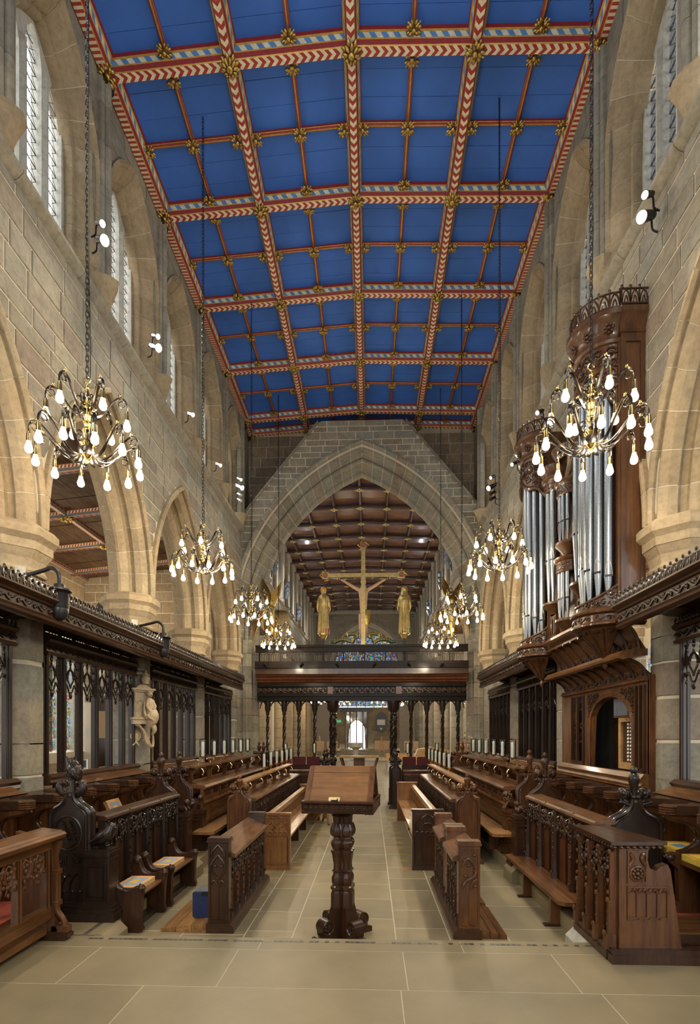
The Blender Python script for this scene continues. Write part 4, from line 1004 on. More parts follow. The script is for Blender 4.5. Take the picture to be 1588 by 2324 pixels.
# ------------------------------------------------------------------ side screens with canopies
cr = MB()
for s in (-1, 1):
    cr.tube([(s * .012, 0, 0), (s * .030, 0, .03), (s * .020, 0, .06), (s * .004, -.012, .078)], [.015, .017, .014, .007], 5)
    cr.tube([(s * .034, 0, 0), (s * .042, 0, .03), (s * .030, -.006, .044)], [.009, .011, .006], 4)
cr.ball((0, 0, .03), .018, 1, 1, 1.4, 6, 4); cr.ball((0, 0, .088), .012, 1, 1, 1.2, 6, 4)
crm = cr.mesh('cresting_leaf', 'oak_black', 50)
CANP = [(.36, 2.83), (.40, 2.835), (.425, 2.85), (.43, 2.87), (.41, 2.88), (.425, 2.895), (.405, 2.905), (.405, 2.99), (.425, 3.0), (.43, 3.015), (.455, 3.03), (.475, 3.05), (.475, 3.065), (.44, 3.075), (.0, 3.09), (-.12, 3.09), (-.16, 2.93), (.0, 2.985), (.16, 2.975), (.28, 2.92)]
def canopy(s, y0, y1, label):
    F = FL if s < 0 else FR
    t = thing('screen_canopy', label, 'canopy', (0, 0, 0))
    MB().sweep(CANP, [y0, y1], lambda u, q: F(u, q[1], q[0])).obj('cornice', 'oak_dark_y', t, 30)
    m = MB(); vine(m, y1 - y0, .082, lambda u, w, d: F(y0 + u, 2.908 + w, .404 + d), .11, .011, 5, 1.7); m.obj('carved_frieze', 'oak_black', t, 50)
    n = int((y1 - y0) / .086)
    for i in range(n): link('cresting_leaf', crm, t, F(y0 + (i + .5) * .086, 3.07, .45), (0, 0, pi / 2)).scale = (1.05, 1, 1.15)
    k = int((y1 - y0) / .3)
    for i in range(k):
        y = y0 + (i + .5) * .3; MB().tube([F(y, 2.915, -.14), F(y, 2.97, -.02), F(y, 2.965, .14), F(y, 2.91, .27), F(y, 2.845, .36)], .020, 6).obj('cove_rib', 'oak_dark', t, 50)
    return t
canopy(-1, 2.2, 12.46, 'long dark oak canopy with cresting over the screens of the left arcade')
canopy(1, 8.55, 12.1, 'dark oak canopy with cresting over the far screens on the right, beyond the organ')
canopy(1, 2.2, 5.40, 'dark oak canopy with cresting at the right edge, nearer than the organ')
mu = MB()
mu.box(-.030, .030, -.028, .028, 1.34, 2.66)
for x, y, r in ((.030, 0, .024), (.012, .024, .016), (.012, -.024, .016), (-.030, 0, .022)): mu.lathe([(r, 1.34), (r, 2.66)], (x, y, 0), 6)
mum = mu.mesh('mullion', 'oak_black', 50)
def head_tracery(w):
    m = MB(); h = w / 2 - .045
    P = pointed(h, .26, 6, 0, -.36)
    m.tube([(0, p[0], p[1]) for p in P], .014, 5)
    for s in (-1, 1):
        m.tube([(0, s * h, -.36), (0, s * h * .55, -.30), (0, s * h * .25, -.37), (0, 0, -.40)], [.012, .011, .010, .008], 5)
        m.tube([(0, s * h * .25, -.14), (0, s * h * .45, -.22), (0, s * h * .15, -.28), (0, 0, -.33)], .009, 4)
        m.tube([(0, s * h, -.10), (0, s * h * .6, -.02)], .010, 4); m.tube([(0, s * h, -.2), (0, s * h * .62, -.13), (0, s * h * .8, -.04)], .010, 4)
        for (q, z) in ((.55, -.30), (.45, -.2), (.8, -.38), (.75, -.07)): m.ball((0, s * h * q, z), .020, .7, 1, 1.1, 6, 4)
    m.ball((0, 0, -.415), .035, .5, .8, 1.3, 7, 5); m.ball((0, 0, -.03), .022, .7, 1, 1.6, 6, 4); m.ball((0, 0, -.10), .018, .7, 1, 1.3, 6, 4)
    m.tube([(0, 0, 0), (0, 0, -.1)], .010, 4)
    return m.mesh('tracery', 'oak_black', 50)
def side_screen(s, y0, y1, n, label, backing=False):
    F = FL if s < 0 else FR; D = -.15; x = F(0, 0, D)[0]
    t = thing('parclose_screen', label, 'screen', (x, y0, 0), 0, None); L = y1 - y0
    G = lambda u, w, d: (-s * d, u, w)
    MB().sweep([(-.06, 2.66), (.07, 2.66), (.085, 2.69), (.06, 2.70), (.06, 2.79), (.085, 2.80), (.10, 2.83), (.07, 2.86), (-.06, 2.86)], [0, L], lambda u, q: G(u, q[1], q[0])).obj('head_rail', 'oak_dark_y', t, 30)
    m = MB(); vine(m, L, .085, lambda u, w, d: G(u, 2.702 + w, .062 + d), .12, .009, 2, 1.1); m.obj('carved_frieze', 'oak_black', t, 50)
    MB().box(-s * .02, s * .06, .0, L, 2.86, 2.925).obj('top_board', 'oak_black', t) if s > 0 else MB().box(-.06, -.02, .0, L, 2.86, 2.925).obj('top_board', 'oak_black', t)
    m = MB(); k = int(L / .055)
    for i in range(k): m.ball(G((i + .5) * L / k, 2.875, .075), .017, .7, 1, 1.5, 5, 4); m.ball(G((i + .5) * L / k, 2.905, .07), .009, .8, 1, 1.6, 4, 3)
    m.obj('brattishing', 'oak_black', t, 50)
    MB().sweep([(-.08, 1.22), (.08, 1.22), (.11, 1.25), (.10, 1.28), (.12, 1.31), (.07, 1.345), (-.06, 1.345)], [0, L], lambda u, q: G(u, q[1], q[0])).obj('sill_rail', 'oak_dark_y', t, 30)
    w = L / n; ht = head_tracery(w)
    for i in range(n + 1):
        link('mullion', mum, t, (0, min(max(i * w, .05), L - .05), 0))
        if i < n: link('tracery', ht, t, (0, (i + .5) * w, 2.66))
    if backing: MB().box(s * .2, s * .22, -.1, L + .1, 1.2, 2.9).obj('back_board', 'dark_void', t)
    return t
for k in range(4):
    y0, y1 = PIER[-1][k] + .25, PIER[-1][k + 1] - .25
    side_screen(-1, y0, y1, 6, ['open oak screen at the left edge of the view beside the nearest pier', 'open oak screen between the two nearest left piers, stained glass behind', 'open oak screen left, just beyond the marble monument', 'farthest open oak screen on the left, beside the chancel arch'][k])
for k in (0, 2, 3):
    y0, y1 = PIER[1][k] + .25, PIER[1][k + 1] - .25
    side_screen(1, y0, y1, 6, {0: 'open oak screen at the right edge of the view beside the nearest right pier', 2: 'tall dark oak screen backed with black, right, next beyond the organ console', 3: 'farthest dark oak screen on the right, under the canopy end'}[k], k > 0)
# ------------------------------------------------------------------ organ
OX, OY0, OY1 = 2.62, 5.66, 8.52
org = thing('pipe_organ', 'carved oak organ case with silver pipes projecting over the right arcade', 'organ', (OX, OY0, 0))
OY = lambda y: y - OY0
def leafscroll(m, F, u0, u1, w0, w1, seed, size=.075, keep=None, r=.009):
    rr = random.Random(seed); w = w0 + size; k = 0
    while w < w1:
        u = u0 + size * (1 if k % 2 else .6)
        while u < u1:
            if not keep or keep(u, w):
                sg = rr.choice((-1, 1)); a0 = rr.uniform(0, 6)
                m.tube([F(u + size * (1 - .75 * t) * cos(a0 + sg * 8.5 * t), w + size * (1 - .75 * t) * sin(a0 + sg * 8.5 * t), .008) for t in lin(0, 1, 12)], r, 4)
                m.ball(F(u, w, .012), size * .28, 1, 1, 1, 6, 4)
                for i in range(4): b = a0 + i * 1.6; m.ball(F(u + size * .8 * cos(b), w + size * .8 * sin(b), .01), size * .22, 1, 1, 1, 5, 4)
            u += size * 1.85
        w += size * 1.75; k += 1
def pipe(parent, x, y, z0, zm, z1, r, face, name='organ_pipe'):
    """foot cone from z0 to mouth zm, body to z1; face = direction the mouth looks (angle)"""
    o = MB().lathe([(r * .35, z0), (r * .96, zm - .02), (r, zm), (r, z1), (r * .9, z1)], (0, 0, 0), 14).obj(name, 'pipe_metal', parent, 40, loc=(x, y, 0))
    m = MB(); m.X = Matrix.Rotation(face, 4, 'Z')
    n = 8; h = r * 3.0
    pts = [(-.8, 0), (.8, 0), (.8, h * .45), (.45, h * .75), (0, h * 1.05), (-.45, h * .75), (-.8, h * .45)]
    m.add([(r * 1.015 * cos(a * .95) + .001, r * 1.015 * sin(a * .95), zm + .012 + q) for a, q in pts] , [tuple(range(7))]); m.obj('mouth_leaf', 'pipe_mouth', o)
    m = MB(); m.X = Matrix.Rotation(face, 4, 'Z'); m.box(r * .72, r * 1.05, -r * .72, r * .72, zm - .006, zm + .014); m.obj('mouth_slot', 'black_iron', o)
    return o
def half(m, prof, yc, n=16, k=1.0, m_=None): return m.lathe(prof, (0, yc, 0), n, 0, m_, 1, k, pi / 2, 3 * pi / 2)
def tower(yc, R):
    y = OY(yc)
    FC = lambda u, w, d: (-(R + d) * cos(u / R), y + (R + d) * sin(u / R), w)      # u: arc length from the front
    m = MB(); m.lathe([(.012, 2.50), (.03, 2.53), (.035, 2.56), (.02, 2.60), (.05, 2.64), (R * .5, 2.78), (R * .9, 2.91), (R * .95, 2.94)], (0, y, 0), 6, 0, None, 1, 1, pi / 2, 3 * pi / 2); m.obj('corbel', 'oak_organ', org)
    m = MB()
    for i in range(7): a = pi / 2 + i * pi / 6; m.tube([(.05 * cos(a), y + .05 * sin(a), 2.64), (R * .5 * cos(a), y + R * .5 * sin(a), 2.78), (R * .92 * cos(a), y + R * .92 * sin(a), 2.92)], .011, 5)
    for i in range(6):
        a = pi / 2 + (i + .5) * pi / 6; m.ball((R * .86 * cos(a), y + R * .86 * sin(a), 2.885), .03, 1, 1, .6, 6, 4)
    m.obj('corbel_ribs', 'oak_dark', org, 50)
    m = MB(); half(m, [(R * .95, 2.93), (R + .05, 2.95), (R + .05, 2.97), (R + .03, 2.99), (R + .03, 3.06), (R + .06, 3.08), (R + .065, 3.10), (R + .03, 3.13), (R + .01, 3.14)], y, 20); m.obj('base_moulding', 'oak_organ', org, 40)
    m = MB(); vine(m, R * 2.8, .07, lambda u, w, d: FC(u - R * 1.4, 2.99 + w, .03 + d), .1, .008, 4); m.obj('carved_band', 'oak_dark', org, 50)
    # lower shade with swept top
    top = lambda u: 3.20 + .17 * abs(u / (R * pi / 2)) ** 2.2
    us = lin(-R * pi / 2, R * pi / 2, 20); m = MB()
    for a, b in zip(us, us[1:]): m.add([FC(a, 3.13, 0), FC(b, 3.13, 0), FC(b, top(b), 0), FC(a, top(a), 0), FC(a, 3.13, -.02), FC(b, 3.13, -.02), FC(b, top(b), -.02), FC(a, top(a), -.02)], [(0, 1, 2, 3), (4, 7, 6, 5), (3, 2, 6, 7)])
    m.tube([FC(u, top(u), .0) for u in us], .018, 6); m.obj('lower_pipe_shade', 'oak_organ', org, 40)
    m = MB(); leafscroll(m, FC, -R * 1.5, R * 1.5, 3.13, 3.33, int(yc * 10), .05, lambda u, w: w < top(u) - .03); m.obj('carving', 'oak_dark', org, 50)
    for i in range(7):
        a = pi + (i - 3) * .42; r = .052 if i % 2 == 0 else .048
        pipe(org, (R - .075) * cos(a), y + (R - .075) * sin(a), 3.16, 3.62 - .05 * abs(i - 3), 5.72, r, a)
    # upper shade: arches opening over the pipes
    bot = lambda u: 5.62 - .30 * (abs(u) / (R * pi / 2)) ** 1.2 - .07 * abs(sin(u / (R * pi / 2) * pi * 1.5)) 
    m = MB()
    for a, b in zip(us, us[1:]): m.add([FC(a, bot(a), .0), FC(b, bot(b), .0), FC(b, 5.92, .0), FC(a, 5.92, 0), FC(a, bot(a), -.03), FC(b, bot(b), -.03), FC(b, 5.92, -.03), FC(a, 5.92, -.03)], [(0, 1, 2, 3), (0, 4, 5, 1)])
    m.tube([FC(u, bot(u), .005) for u in us], .022, 6); m.tube([FC(u, bot(u) + .035, .005) for u in us], .010, 5); m.obj('upper_pipe_shade', 'oak_organ', org, 40)
    m = MB(); leafscroll(m, FC, -R * 1.5, R * 1.5, 5.22, 5.90, int(yc * 10) + 1, .062, lambda u, w: w > bot(u) + .06, .011); m.obj('carving', 'oak_dark', org, 50)
    m = MB(); half(m, [(R - .02, 5.90), (R + .02, 5.92), (R + .03, 5.95), (R + .015, 5.98), (R + .03, 6.06), (R + .08, 6.15), (R + .10, 6.17), (R + .10, 6.22), (R + .06, 6.24), (.0, 6.25)], y, 22); m.obj('cornice', 'oak_organ', org, 40)
    for i in range(5):
        a = pi + (i - 2) * .62; q = MB(); q.X = Matrix.Translation(((R + .05) * cos(a), y + (R + .05) * sin(a), 6.055)) @ Matrix.Rotation(a, 4, 'Z') @ Matrix.Rotation(pi / 2 + .35, 4, 'Y')
        for j in range(7): q.ball((.038 * cos(j * .9), .038 * sin(j * .9), 0), .018, 1, 1, .7, 6, 4)
        q.ball((0, 0, 0), .02, 1, 1, 1, 6, 4); q.obj('rosette', 'oak_dark', org, 50)
    crest(lambda u, w: FC(u, 6.24 + w, .06), -(R + .04) * pi / 2 * .86, (R + .04) * pi / 2 * .86)
    for q in (-1, 1): MB().box(-.02, .25, y + q * R - .024, y + q * R + .024, 3.13, 5.92).obj('case_post', 'oak_organ', org)
def crest(F, a, b):
    n = max(2, round((b - a) / .085)); st = (b - a) / n; m = MB()
    for i in range(n):
        c = a + (i + .5) * st
        m.tube([F(c - st * .5, .02), F(c - st * .32, .10), F(c, .15), F(c + st * .32, .10), F(c + st * .5, .02)], .009, 4)
        m.tube([F(c - st * .2, .03), F(c, .095), F(c + st * .2, .03), F(c, .01), F(c - st * .2, .03)], .007, 4)
        m.tube([F(c - st * .5, .02), F(c - st * .5, .17)], .009, 4); m.ball(F(c - st * .5, .185), .017, 1, 1, 1.3, 6, 4)
    m.tube([F(q, .012) for q in lin(a, b, 14)], .012, 4); m.tube([F(q, .165) for q in lin(a, b, 14)], .010, 4)
    m.obj('cresting', 'oak_dark', org, 50)
tower(6.00, .31); tower(8.20, .31)
# case body, side panels, plain cornice over the flank
MB().box(.0, .25, 0, OY(OY1), 3.05, 5.2).box(.0, .25, 0, OY(6.34), 5.2, 6.22).box(0, .25, OY(7.86), OY(OY1), 5.2, 6.22).obj('case_body', 'oak_organ', org)
m = MB()
for x0, x1, z0, z1 in ((.0, .05, 3.14, 6.0), (.20, .25, 3.14, 6.0), (.05, .2, 3.14, 3.24), (.05, .2, 5.9, 6.0)): m.box(x0, x1, -.018, .0, z0, z1)
m.obj('side_panel_frame', 'oak_organ', org)
MB().sweep([(0, 5.98), (-.03, 5.99), (-.02, 6.03), (-.07, 6.14), (-.09, 6.17), (-.09, 6.22), (0, 6.24)], [-.02, .25], lambda t, q: (t, q[0], q[1])).obj('cornice', 'oak_organ', org)
MB().sweep([(0, 2.93), (-.05, 2.96), (-.03, 2.99), (-.03, 3.06), (-.06, 3.1), (0, 3.14)], [-.02, .25], lambda t, q: (t, q[0], q[1])).obj('base_moulding', 'oak_organ', org)
crest(lambda u, w: (u, -.07, 6.24 + w), -.02, .25)
# middle: small turret, flats, middle base cornice
BM = [(.02, 2.96), (-.05, 2.98), (-.04, 3.01), (-.09, 3.06), (-.11, 3.09), (-.10, 3.13), (.02, 3.15)]
MB().sweep(BM, [OY(6.3), OY(7.9)], lambda t, q: (q[0], t, q[1])).obj('base_moulding', 'oak_organ', org)
def turret(yc, R, tiers, rp, n):
    y = OY(yc); FC = lambda u, w, d: (-(R + d) * cos(u / R), y + (R + d) * sin(u / R), w)
    for (z0, z1) in tiers:
        m = MB(); half(m, [(R * .55, z0 - .16), (R * .8, z0 - .1), (R + .01, z0 - .05), (R + .03, z0 - .03), (R + .03, z0), (R * .3, z0 + .01)], y, 14); m.obj('cup_corbel', 'oak_organ', org, 40)
        for i in range(n): a = pi + (i - (n - 1) / 2) * 2.3 / n; pipe(org, (R - rp) * cos(a), y + (R - rp) * sin(a), z0, z0 + (z1 - z0) * .35, z1, rp, a)
        m = MB(); half(m, [(R, z1 - .14), (R + .01, z1 - .13), (R + .01, z1 - .0), (R + .04, z1 + .02), (R + .05, z1 + .05), (R, z1 + .07)], y, 14); m.obj('carved_head', 'oak_organ', org, 40)
        m = MB(); leafscroll(m, FC, -R * 1.4, R * 1.4, z1 - .13, z1 + .0, int(z0 * 7 + yc), .032, None, .006); m.obj('carving', 'oak_dark', org, 50)
turret(7.02, .17, ((3.28, 4.02), (4.28, 5.02)), .030, 5)
turret(7.55, .16, ((3.62, 5.30),), .050, 3); turret(6.55, .16, ((3.62, 5.30),), .050, 3)
for (yc, R) in ((7.55, .17), (6.55, .17), (7.02, .18)):
    y = OY(yc); m = MB(); half(m, [(R, 5.36), (R + .02, 5.4), (R + .06, 5.47), (R + .07, 5.5), (.0, 5.52)], y, 12); m.obj('cornice', 'oak_organ', org, 40)
for yc in (7.55, 6.55):
    m = MB(); m.box(-.06, 0, OY(yc) - .12, OY(yc) + .12, 3.15, 3.45); m.obj('panel', 'oak_organ', org)
    m = MB(); m.box(-.072, -.06, OY(yc) - .09, OY(yc) - .07, 3.18, 3.42); m.box(-.072, -.06, OY(yc) + .07, OY(yc) + .09, 3.18, 3.42); m.tube([(-.065, OY(yc), 3.2), (-.07, OY(yc) + .02, 3.3), (-.065, OY(yc), 3.4)], .016, 5); m.obj('moulding', 'oak_dark', org, 50)
# coves under the case
def cove(x0, z0, x1, z1, ya, yb, nr, seed):
    C = lambda t: (x0 + (x1 - x0) * t ** .6 if False else x0 + (x1 - x0) * (1 - cos(t * pi / 2)), z0 + (z1 - z0) * sin(t * pi / 2))
    P = [C(t) for t in lin(0, 1, 8)]
    m = MB(); m.sweep(P + [(P[-1][0] + .05, P[-1][1] + .03), (P[0][0] + .06, P[0][1] + .02)], [ya, yb], lambda t, q: (q[0] - OX, OY(t), q[1])); m.obj('cove_panel', 'oak_brown', org, 40)
    for i in range(nr + 1):
        y = ya + (yb - ya) * i / nr
        m = MB(); m.tube([(p[0] - OX - .008, OY(y), p[1] - .004) for p in P], .017, 6); m.obj('cove_rib', 'oak_dark', org, 50)
        if i < nr:
            q = MB()
            for e in (.25, .75):
                yy = ya + (yb - ya) * (i + e) / nr
                for j in range(4): q.ball((P[1][0] - OX - .012, OY(yy) + .018 * cos(j * 1.6), P[1][1] + .015 + .018 * sin(j * 1.6)), .015, 1, 1, 1, 5, 4)
            q.obj('carved_cresting', 'oak_dark', org, 50)
cove(2.80, 2.66, 2.56, 2.97, 5.62, 7.9, 9, 1); cove(2.86, 2.38, 2.62, 2.57, 5.60, 7.85, 9, 2)
MB().sweep([(2.60, 2.56), (2.56, 2.575), (2.55, 2.60), (2.575, 2.62), (2.60, 2.65), (2.72, 2.67), (2.86, 2.67), (2.86, 2.60)], [5.58, 7.9], lambda t, q: (q[0] - OX, OY(t), q[1])).obj('middle_moulding', 'oak_brown_y', org)
MB().sweep([(2.86, 2.33), (2.82, 2.34), (2.81, 2.36), (2.84, 2.385), (2.9, 2.39)], [5.58, 7.95], lambda t, q: (q[0] - OX, OY(t), q[1])).obj('lower_moulding', 'oak_brown_y', org)
# console front below
con = thing('organ_console', 'oak organ console front with a round-headed opening between the right piers', 'organ', (XR - .02, 5.72, 0))
CY = lambda y: y - 5.72
FCN = lambda u, w, d: (-d, CY(u), w)
oc, ow = 6.44, .58
lo = lambda u: (1.80 + .42 * sqrt(max(0, 1 - ((u - oc) / ow) ** 2)) ** .8) if abs(u - oc) < ow - 1e-4 else 1.36
mb = MB(); us = sorted(set(lin(5.56, 8.0, 20) + lin(oc - ow, oc + ow, 20)))
lo3 = lambda u: 2.30 if (5.62 < u < 5.80 or 7.20 < u < 7.60) else lo(u)
us = sorted(set(us + [5.62, 5.80, 7.20, 7.60])); strips(mb, FCN, us, lo3, lambda u: 2.34, .06); mb.obj('frame', 'oak_brown', con)
for q in (.0, .022, .044): MB().tube([FCN(oc + (ow + q - .02) * cos(a), (1.80 + (.44 + q) * sin(a) ** .8) if sin(a) > 0 else 1.80, .012 - q * .2) for a in lin(pi, 0, 20)], .013, 6).obj('arch_moulding', 'oak_brown', con, 50)
for q in (-1, 1): MB().tube([FCN(oc + q * ow, 1.36, .01), FCN(oc + q * ow, 1.80, .01)], .022, 6).obj('jamb_moulding', 'oak_brown', con, 50)
for q in (-1, 1):
    m = MB(); leafscroll(m, FCN, oc + (-.60 if q < 0 else .30), oc + (-.28 if q < 0 else .62), 1.98, 2.32, 5 + q, .045, lambda u, w: ((u - oc) / .6) ** 2 + ((w - 1.8) / .5) ** 2 > 1.02, .007); m.obj('spandrel_carving', 'oak_dark', con, 50)
for a, b in ((5.62, 5.80), (7.20, 7.60)):
    m = MB(); n = 2
    for i in range(n + 1): u = a + (b - a) * i / n; m.box(-.03, .005, CY(u) - .012, CY(u) + .012, 1.40, 2.30)
    m.box(-.03, .005, CY(a), CY(b), 1.36, 1.42)
    for i in range(n):
        c = a + (b - a) * (i + .5) / n; w = (b - a) / n / 2
        for zb in (1.66, 2.10): m.tube([FCN(c + p[0], zb + p[1], -.01) for p in pointed(w, .15, 5)], .010, 5); [m.ball(FCN(c + e, zb + .02, -.01), .018, 1, 1, 1, 5, 4) for e in (-.03, .03)]
        for zb in (1.9, 2.26): m.tube([FCN(c + w * .7 * cos(t), zb + .04 * sin(t), -.01) for t in lin(0, 2 * pi, 8)], .009, 4)
    m.obj('tracery', 'oak_dark', con, 50)
MB().sweep([(-.02, 1.20), (.05, 1.20), (.09, 1.25), (.06, 1.28), (.09, 1.32), (.05, 1.37), (-.02, 1.37)], [5.56, 8.0], lambda t, q: FCN(t, q[1], q[0])).obj('sill', 'oak_brown_y', con)
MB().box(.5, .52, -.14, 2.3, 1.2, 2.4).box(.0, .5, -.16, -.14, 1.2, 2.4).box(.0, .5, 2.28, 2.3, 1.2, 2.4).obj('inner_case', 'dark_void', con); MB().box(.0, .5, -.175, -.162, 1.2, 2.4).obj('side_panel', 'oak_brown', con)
MB().box(.38, .42, .75, 1.45, 1.37, 1.92).box(.36, .38, 1.05, 1.08, 1.4, 1.85).obj('inner_panel', 'oak_dark', con)
MB().box(.44, .45, .98, 1.28, 1.92, 2.14).obj('distant_window', 'stained_fine', con)
st = MB()
for a, b, z0, z1 in ((.42, .50, 1.37, 1.98), (.80, .86, 1.37, 1.98), (.5, .8, 1.37, 1.45), (.5, .8, 1.93, 1.98)): st.box(.16, .20, a - .0, b, z0, z1)
st.obj('stop_jamb_frame', 'pale_wood', con); MB().box(.19, .21, .5, .8, 1.45, 1.93).obj('stop_board', 'oak_dark', con)
for k in range(11):
    for c in (.56, .63): MB().lathe([(.012, .0), (.017, .012), (.012, .02)], (0, 0, 0), 8).obj('stop_knob', 'white_paint', con, 40, loc=(.18, c, 1.48 + k * .042), rot=(0, -pi / 2, 0))
MB().box(.06, .08, .38, .76, 1.98, 2.22).obj('screen_frame', 'oak_brown', con); MB().box(.05, .062, .40, .74, 2.0, 2.2).obj('screen', 'slate_grey', con)
# ------------------------------------------------------------------ choir furniture
def bez(a, b, c, d, n=10):
    return [tuple((1 - t) ** 3 * a[i] + 3 * (1 - t) ** 2 * t * b[i] + 3 * (1 - t) * t * t * c[i] + t ** 3 * d[i] for i in range(len(a))) for t in lin(0, 1, n)]
def frame_panel(m, x0, x1, z0, z1, y, w=.018, d=.014):
    for a, b, c, e in ((x0, x1, z0, z0 + w), (x0, x1, z1 - w, z1), (x0, x0 + w, z0 + w, z1 - w), (x1 - w, x1, z0 + w, z1 - w)): m.box(a, b, y - d, y, c, e)
def stepbase(m, x0, x1, y0, y1, z0, steps):
    """moulded plinth: steps (height, projection)"""
    z = z0
    for h, p in steps: m.box(x0 - p, x1 + p, y0 - p, y1 + p, z, z + h); z += h
def bird(m, c, s, sg=1):
    m.X = Matrix.Translation(c) @ Matrix.Scale(s, 4) @ Matrix.Scale(sg, 4, (1, 0, 0))
    m.tube([(-.16, 0, .03), (-.10, 0, .05), (-.02, 0, .09), (.06, 0, .14), (.09, 0, .19), (.10, 0, .225)], [.012, .035, .062, .066, .052, .038], 12)
    m.ball((.105, 0, .215), .040, 1, .9, 1, 8, 6); m.tube([(.13, 0, .215), (.165, 0, .20)], [.016, .004], 6)
    for q in (-1, 1):
        m.tube([(.06, q * .055, .15), (-.03, q * .062, .10), (-.14, q * .03, .045)], [.038, .036, .008], 8, flat=.45)
        for k in range(3): m.tube([(.03, q * .075, .13 - k * .022), (-.10, q * .055, .075 - k * .016)], .006, 4)
    m.ball((.06, 0, .03), .03, 1.3, 1, .6, 7, 5); m.X = Matrix()
def bench_end(label, loc, w, zs, zn, zt, style, mat='oak_dark', ped=None, pside=1, plinth=.15, t=.085, carve=False, cat='bench end', name='bench_end', z0=0):
    o = thing(name, label, cat, loc); x0, y0, b0 = 0, 0, z0
    h = w / 2
    R = [(h, b0), (h, zs - .05)] + bez((h, zs - .05), (h, zs + .05), (.035, zs + .01), (.03, zn), 12)[1:]
    out = R + [(-p[0], p[1]) for p in R[::-1]]
    m = MB(); m.prism(out, 'y', -t / 2, t / 2); m.obj('panel', mat, o)
    m = MB()
    for q in (-1, 1):
        for k, r in ((0, .017), (.030, .010)):
            E = [(p[0] - k * (1 if p[1] < zs else max(.15, p[0] / h)), p[1] - (k * .5 if p[1] > zs - .04 else 0)) for p in R[1:]]
            E = [(E[0][0], b0 + plinth)] + E
            for sx in (-1, 1): m.tube([(sx * p[0], q * (t / 2 - .002), p[1]) for p in E], r, 6)
    m.obj('edge_moulding', mat, o, 50)
    # poppyhead
    f = MB(); H = zt - zn
    f.lathe([(.045, zn - .05), (.055, zn - .02), (.04, zn)], (0, 0, 0), 8)
    if style == 'owl':
        for s in (-1, 1): f.tube([(s * .03, 0, zn + .0), (s * .06, 0, zn - .02), (s * .105, -.01, zn + .02), (s * .10, -.01, zn + .075), (s * .055, -.01, zn + .085), (s * .045, -.01, zn + .045)], [.02, .03, .036, .032, .024, .012], 8)
        f.tube([(0, 0, zn), (.01, 0, zn + .1), (.02, 0, zn + .16)], [.035, .026, .03], 8)
        f.tube([(.075, 0, zt - .20), (.045, 0, zt - .16), (.015, 0, zt - .10), (-.008, 0, zt - .045), (-.012, 0, zt - .006)], [.018, .058, .062, .046, .043], 12); [f.tube([(-.012 + q * .028, 0, zt - .02), (-.012 + q * .04, 0, zt + .006)], [.016, .006], 6) for q in (-1, 1)]
        f.tube([(.0, -.04, zt - .07), (.03, -.058, zt - .12), (.07, -.035, zt - .185)], [.022, .032, .012], 8, flat=.55)
        for k in range(4): f.tube([(.005 + k * .012, -.062, zt - .085 - k * .01), (.03 + k * .012, -.068, zt - .13 - k * .008), (.062 + k * .008, -.05, zt - .175)], .005, 4)
        for k in range(46): a = k * 2.39996; z = zt - .19 + (k % 12) * .013; f.ball((.018 + .052 * cos(a) * .9, .058 * sin(a), z), .0075, 1, 1, 1.2, 5, 3)
        for k in range(18): f.ball((-.02 - .03 * sin(k), -.03, zt - .2 + k * .006), .009, 1, 1, 1, 5, 3)
    else:
        f.lathe([(.03, zn), (.024, zn + H * .25), (.03, zn + H * .38), (.040, zn + H * .5), (.048, zn + H * .62), (.040, zn + H * .72), (.022, zn + H * .78), (.03, zn + H * .84), (.030, zn + H * .92), (.012, zt)], (0, 0, 0), 10, mod=lambda a, z: 1 + .12 * sin(4 * a + z * 30))
        for s in (-1, 1):
            f.tube([(s * .02, 0, zn - .05), (s * .06, 0, zn - .03), (s * .095, 0, zn + .0)], [.025, .03, .02], 7)
            f.ball((s * .088, 0, zn + H * .16), .052, 1, 1, 1.05, 16, 12)
            for k in range(5): a = k * 1.25; f.tube([(s * .088 + .05 * cos(a), -.0, zn + H * .16 + .05 * sin(a)), (s * .088 + .035 * cos(a + .6), -.045, zn + H * .16 + .035 * sin(a + .6)), (s * .088, -.056, zn + H * .16)], .008, 4)
            for k in range(4): f.ball((s * (.05 + .022 * k), -.035, zn - .05 + .008 * k), .021, 1.2, .9, .7, 6, 4); f.ball((s * (.03 + .012 * k), -.03, zn + .02 + .02 * k), .016, 1, 1, 1.2, 6, 4)
        for k in range(6): f.ball((.035 * cos(k * 1.05), .035 * sin(k * 1.05), zn + .015), .022, 1, 1, .9, 6, 4)
    f.obj('poppyhead', mat, o, 55)
    p0, p1 = -h, h
    if ped:
        pw, ph, fig = ped; a, b = (h - .03, h - .03 + pw) if pside > 0 else (-h + .03 - pw, -h + .03)
        if pside > 0: p1 = b
        else: p0 = a
        m = MB(); m.box(a, b, -.085, .085, b0, ph - .04); m.box(a - .012, b + .012, -.10, .10, ph - .05, ph - .02); m.box(a - .004, b + .004, -.09, .09, ph - .02, ph); m.box(a - .008, b + .008, -.095, .095, ph - .09, ph - .075)
        m.obj('pedestal', mat, o)
        m = MB(); frame_panel(m, a + .02, b - .02, b0 + plinth + .03, ph - .12, -.085); frame_panel(m, a + .045, b - .045, b0 + plinth + .055, ph - .145, -.085, .008, .007); m.obj('panel_moulding', mat, o)
        m = MB(); cx = (a + b) / 2
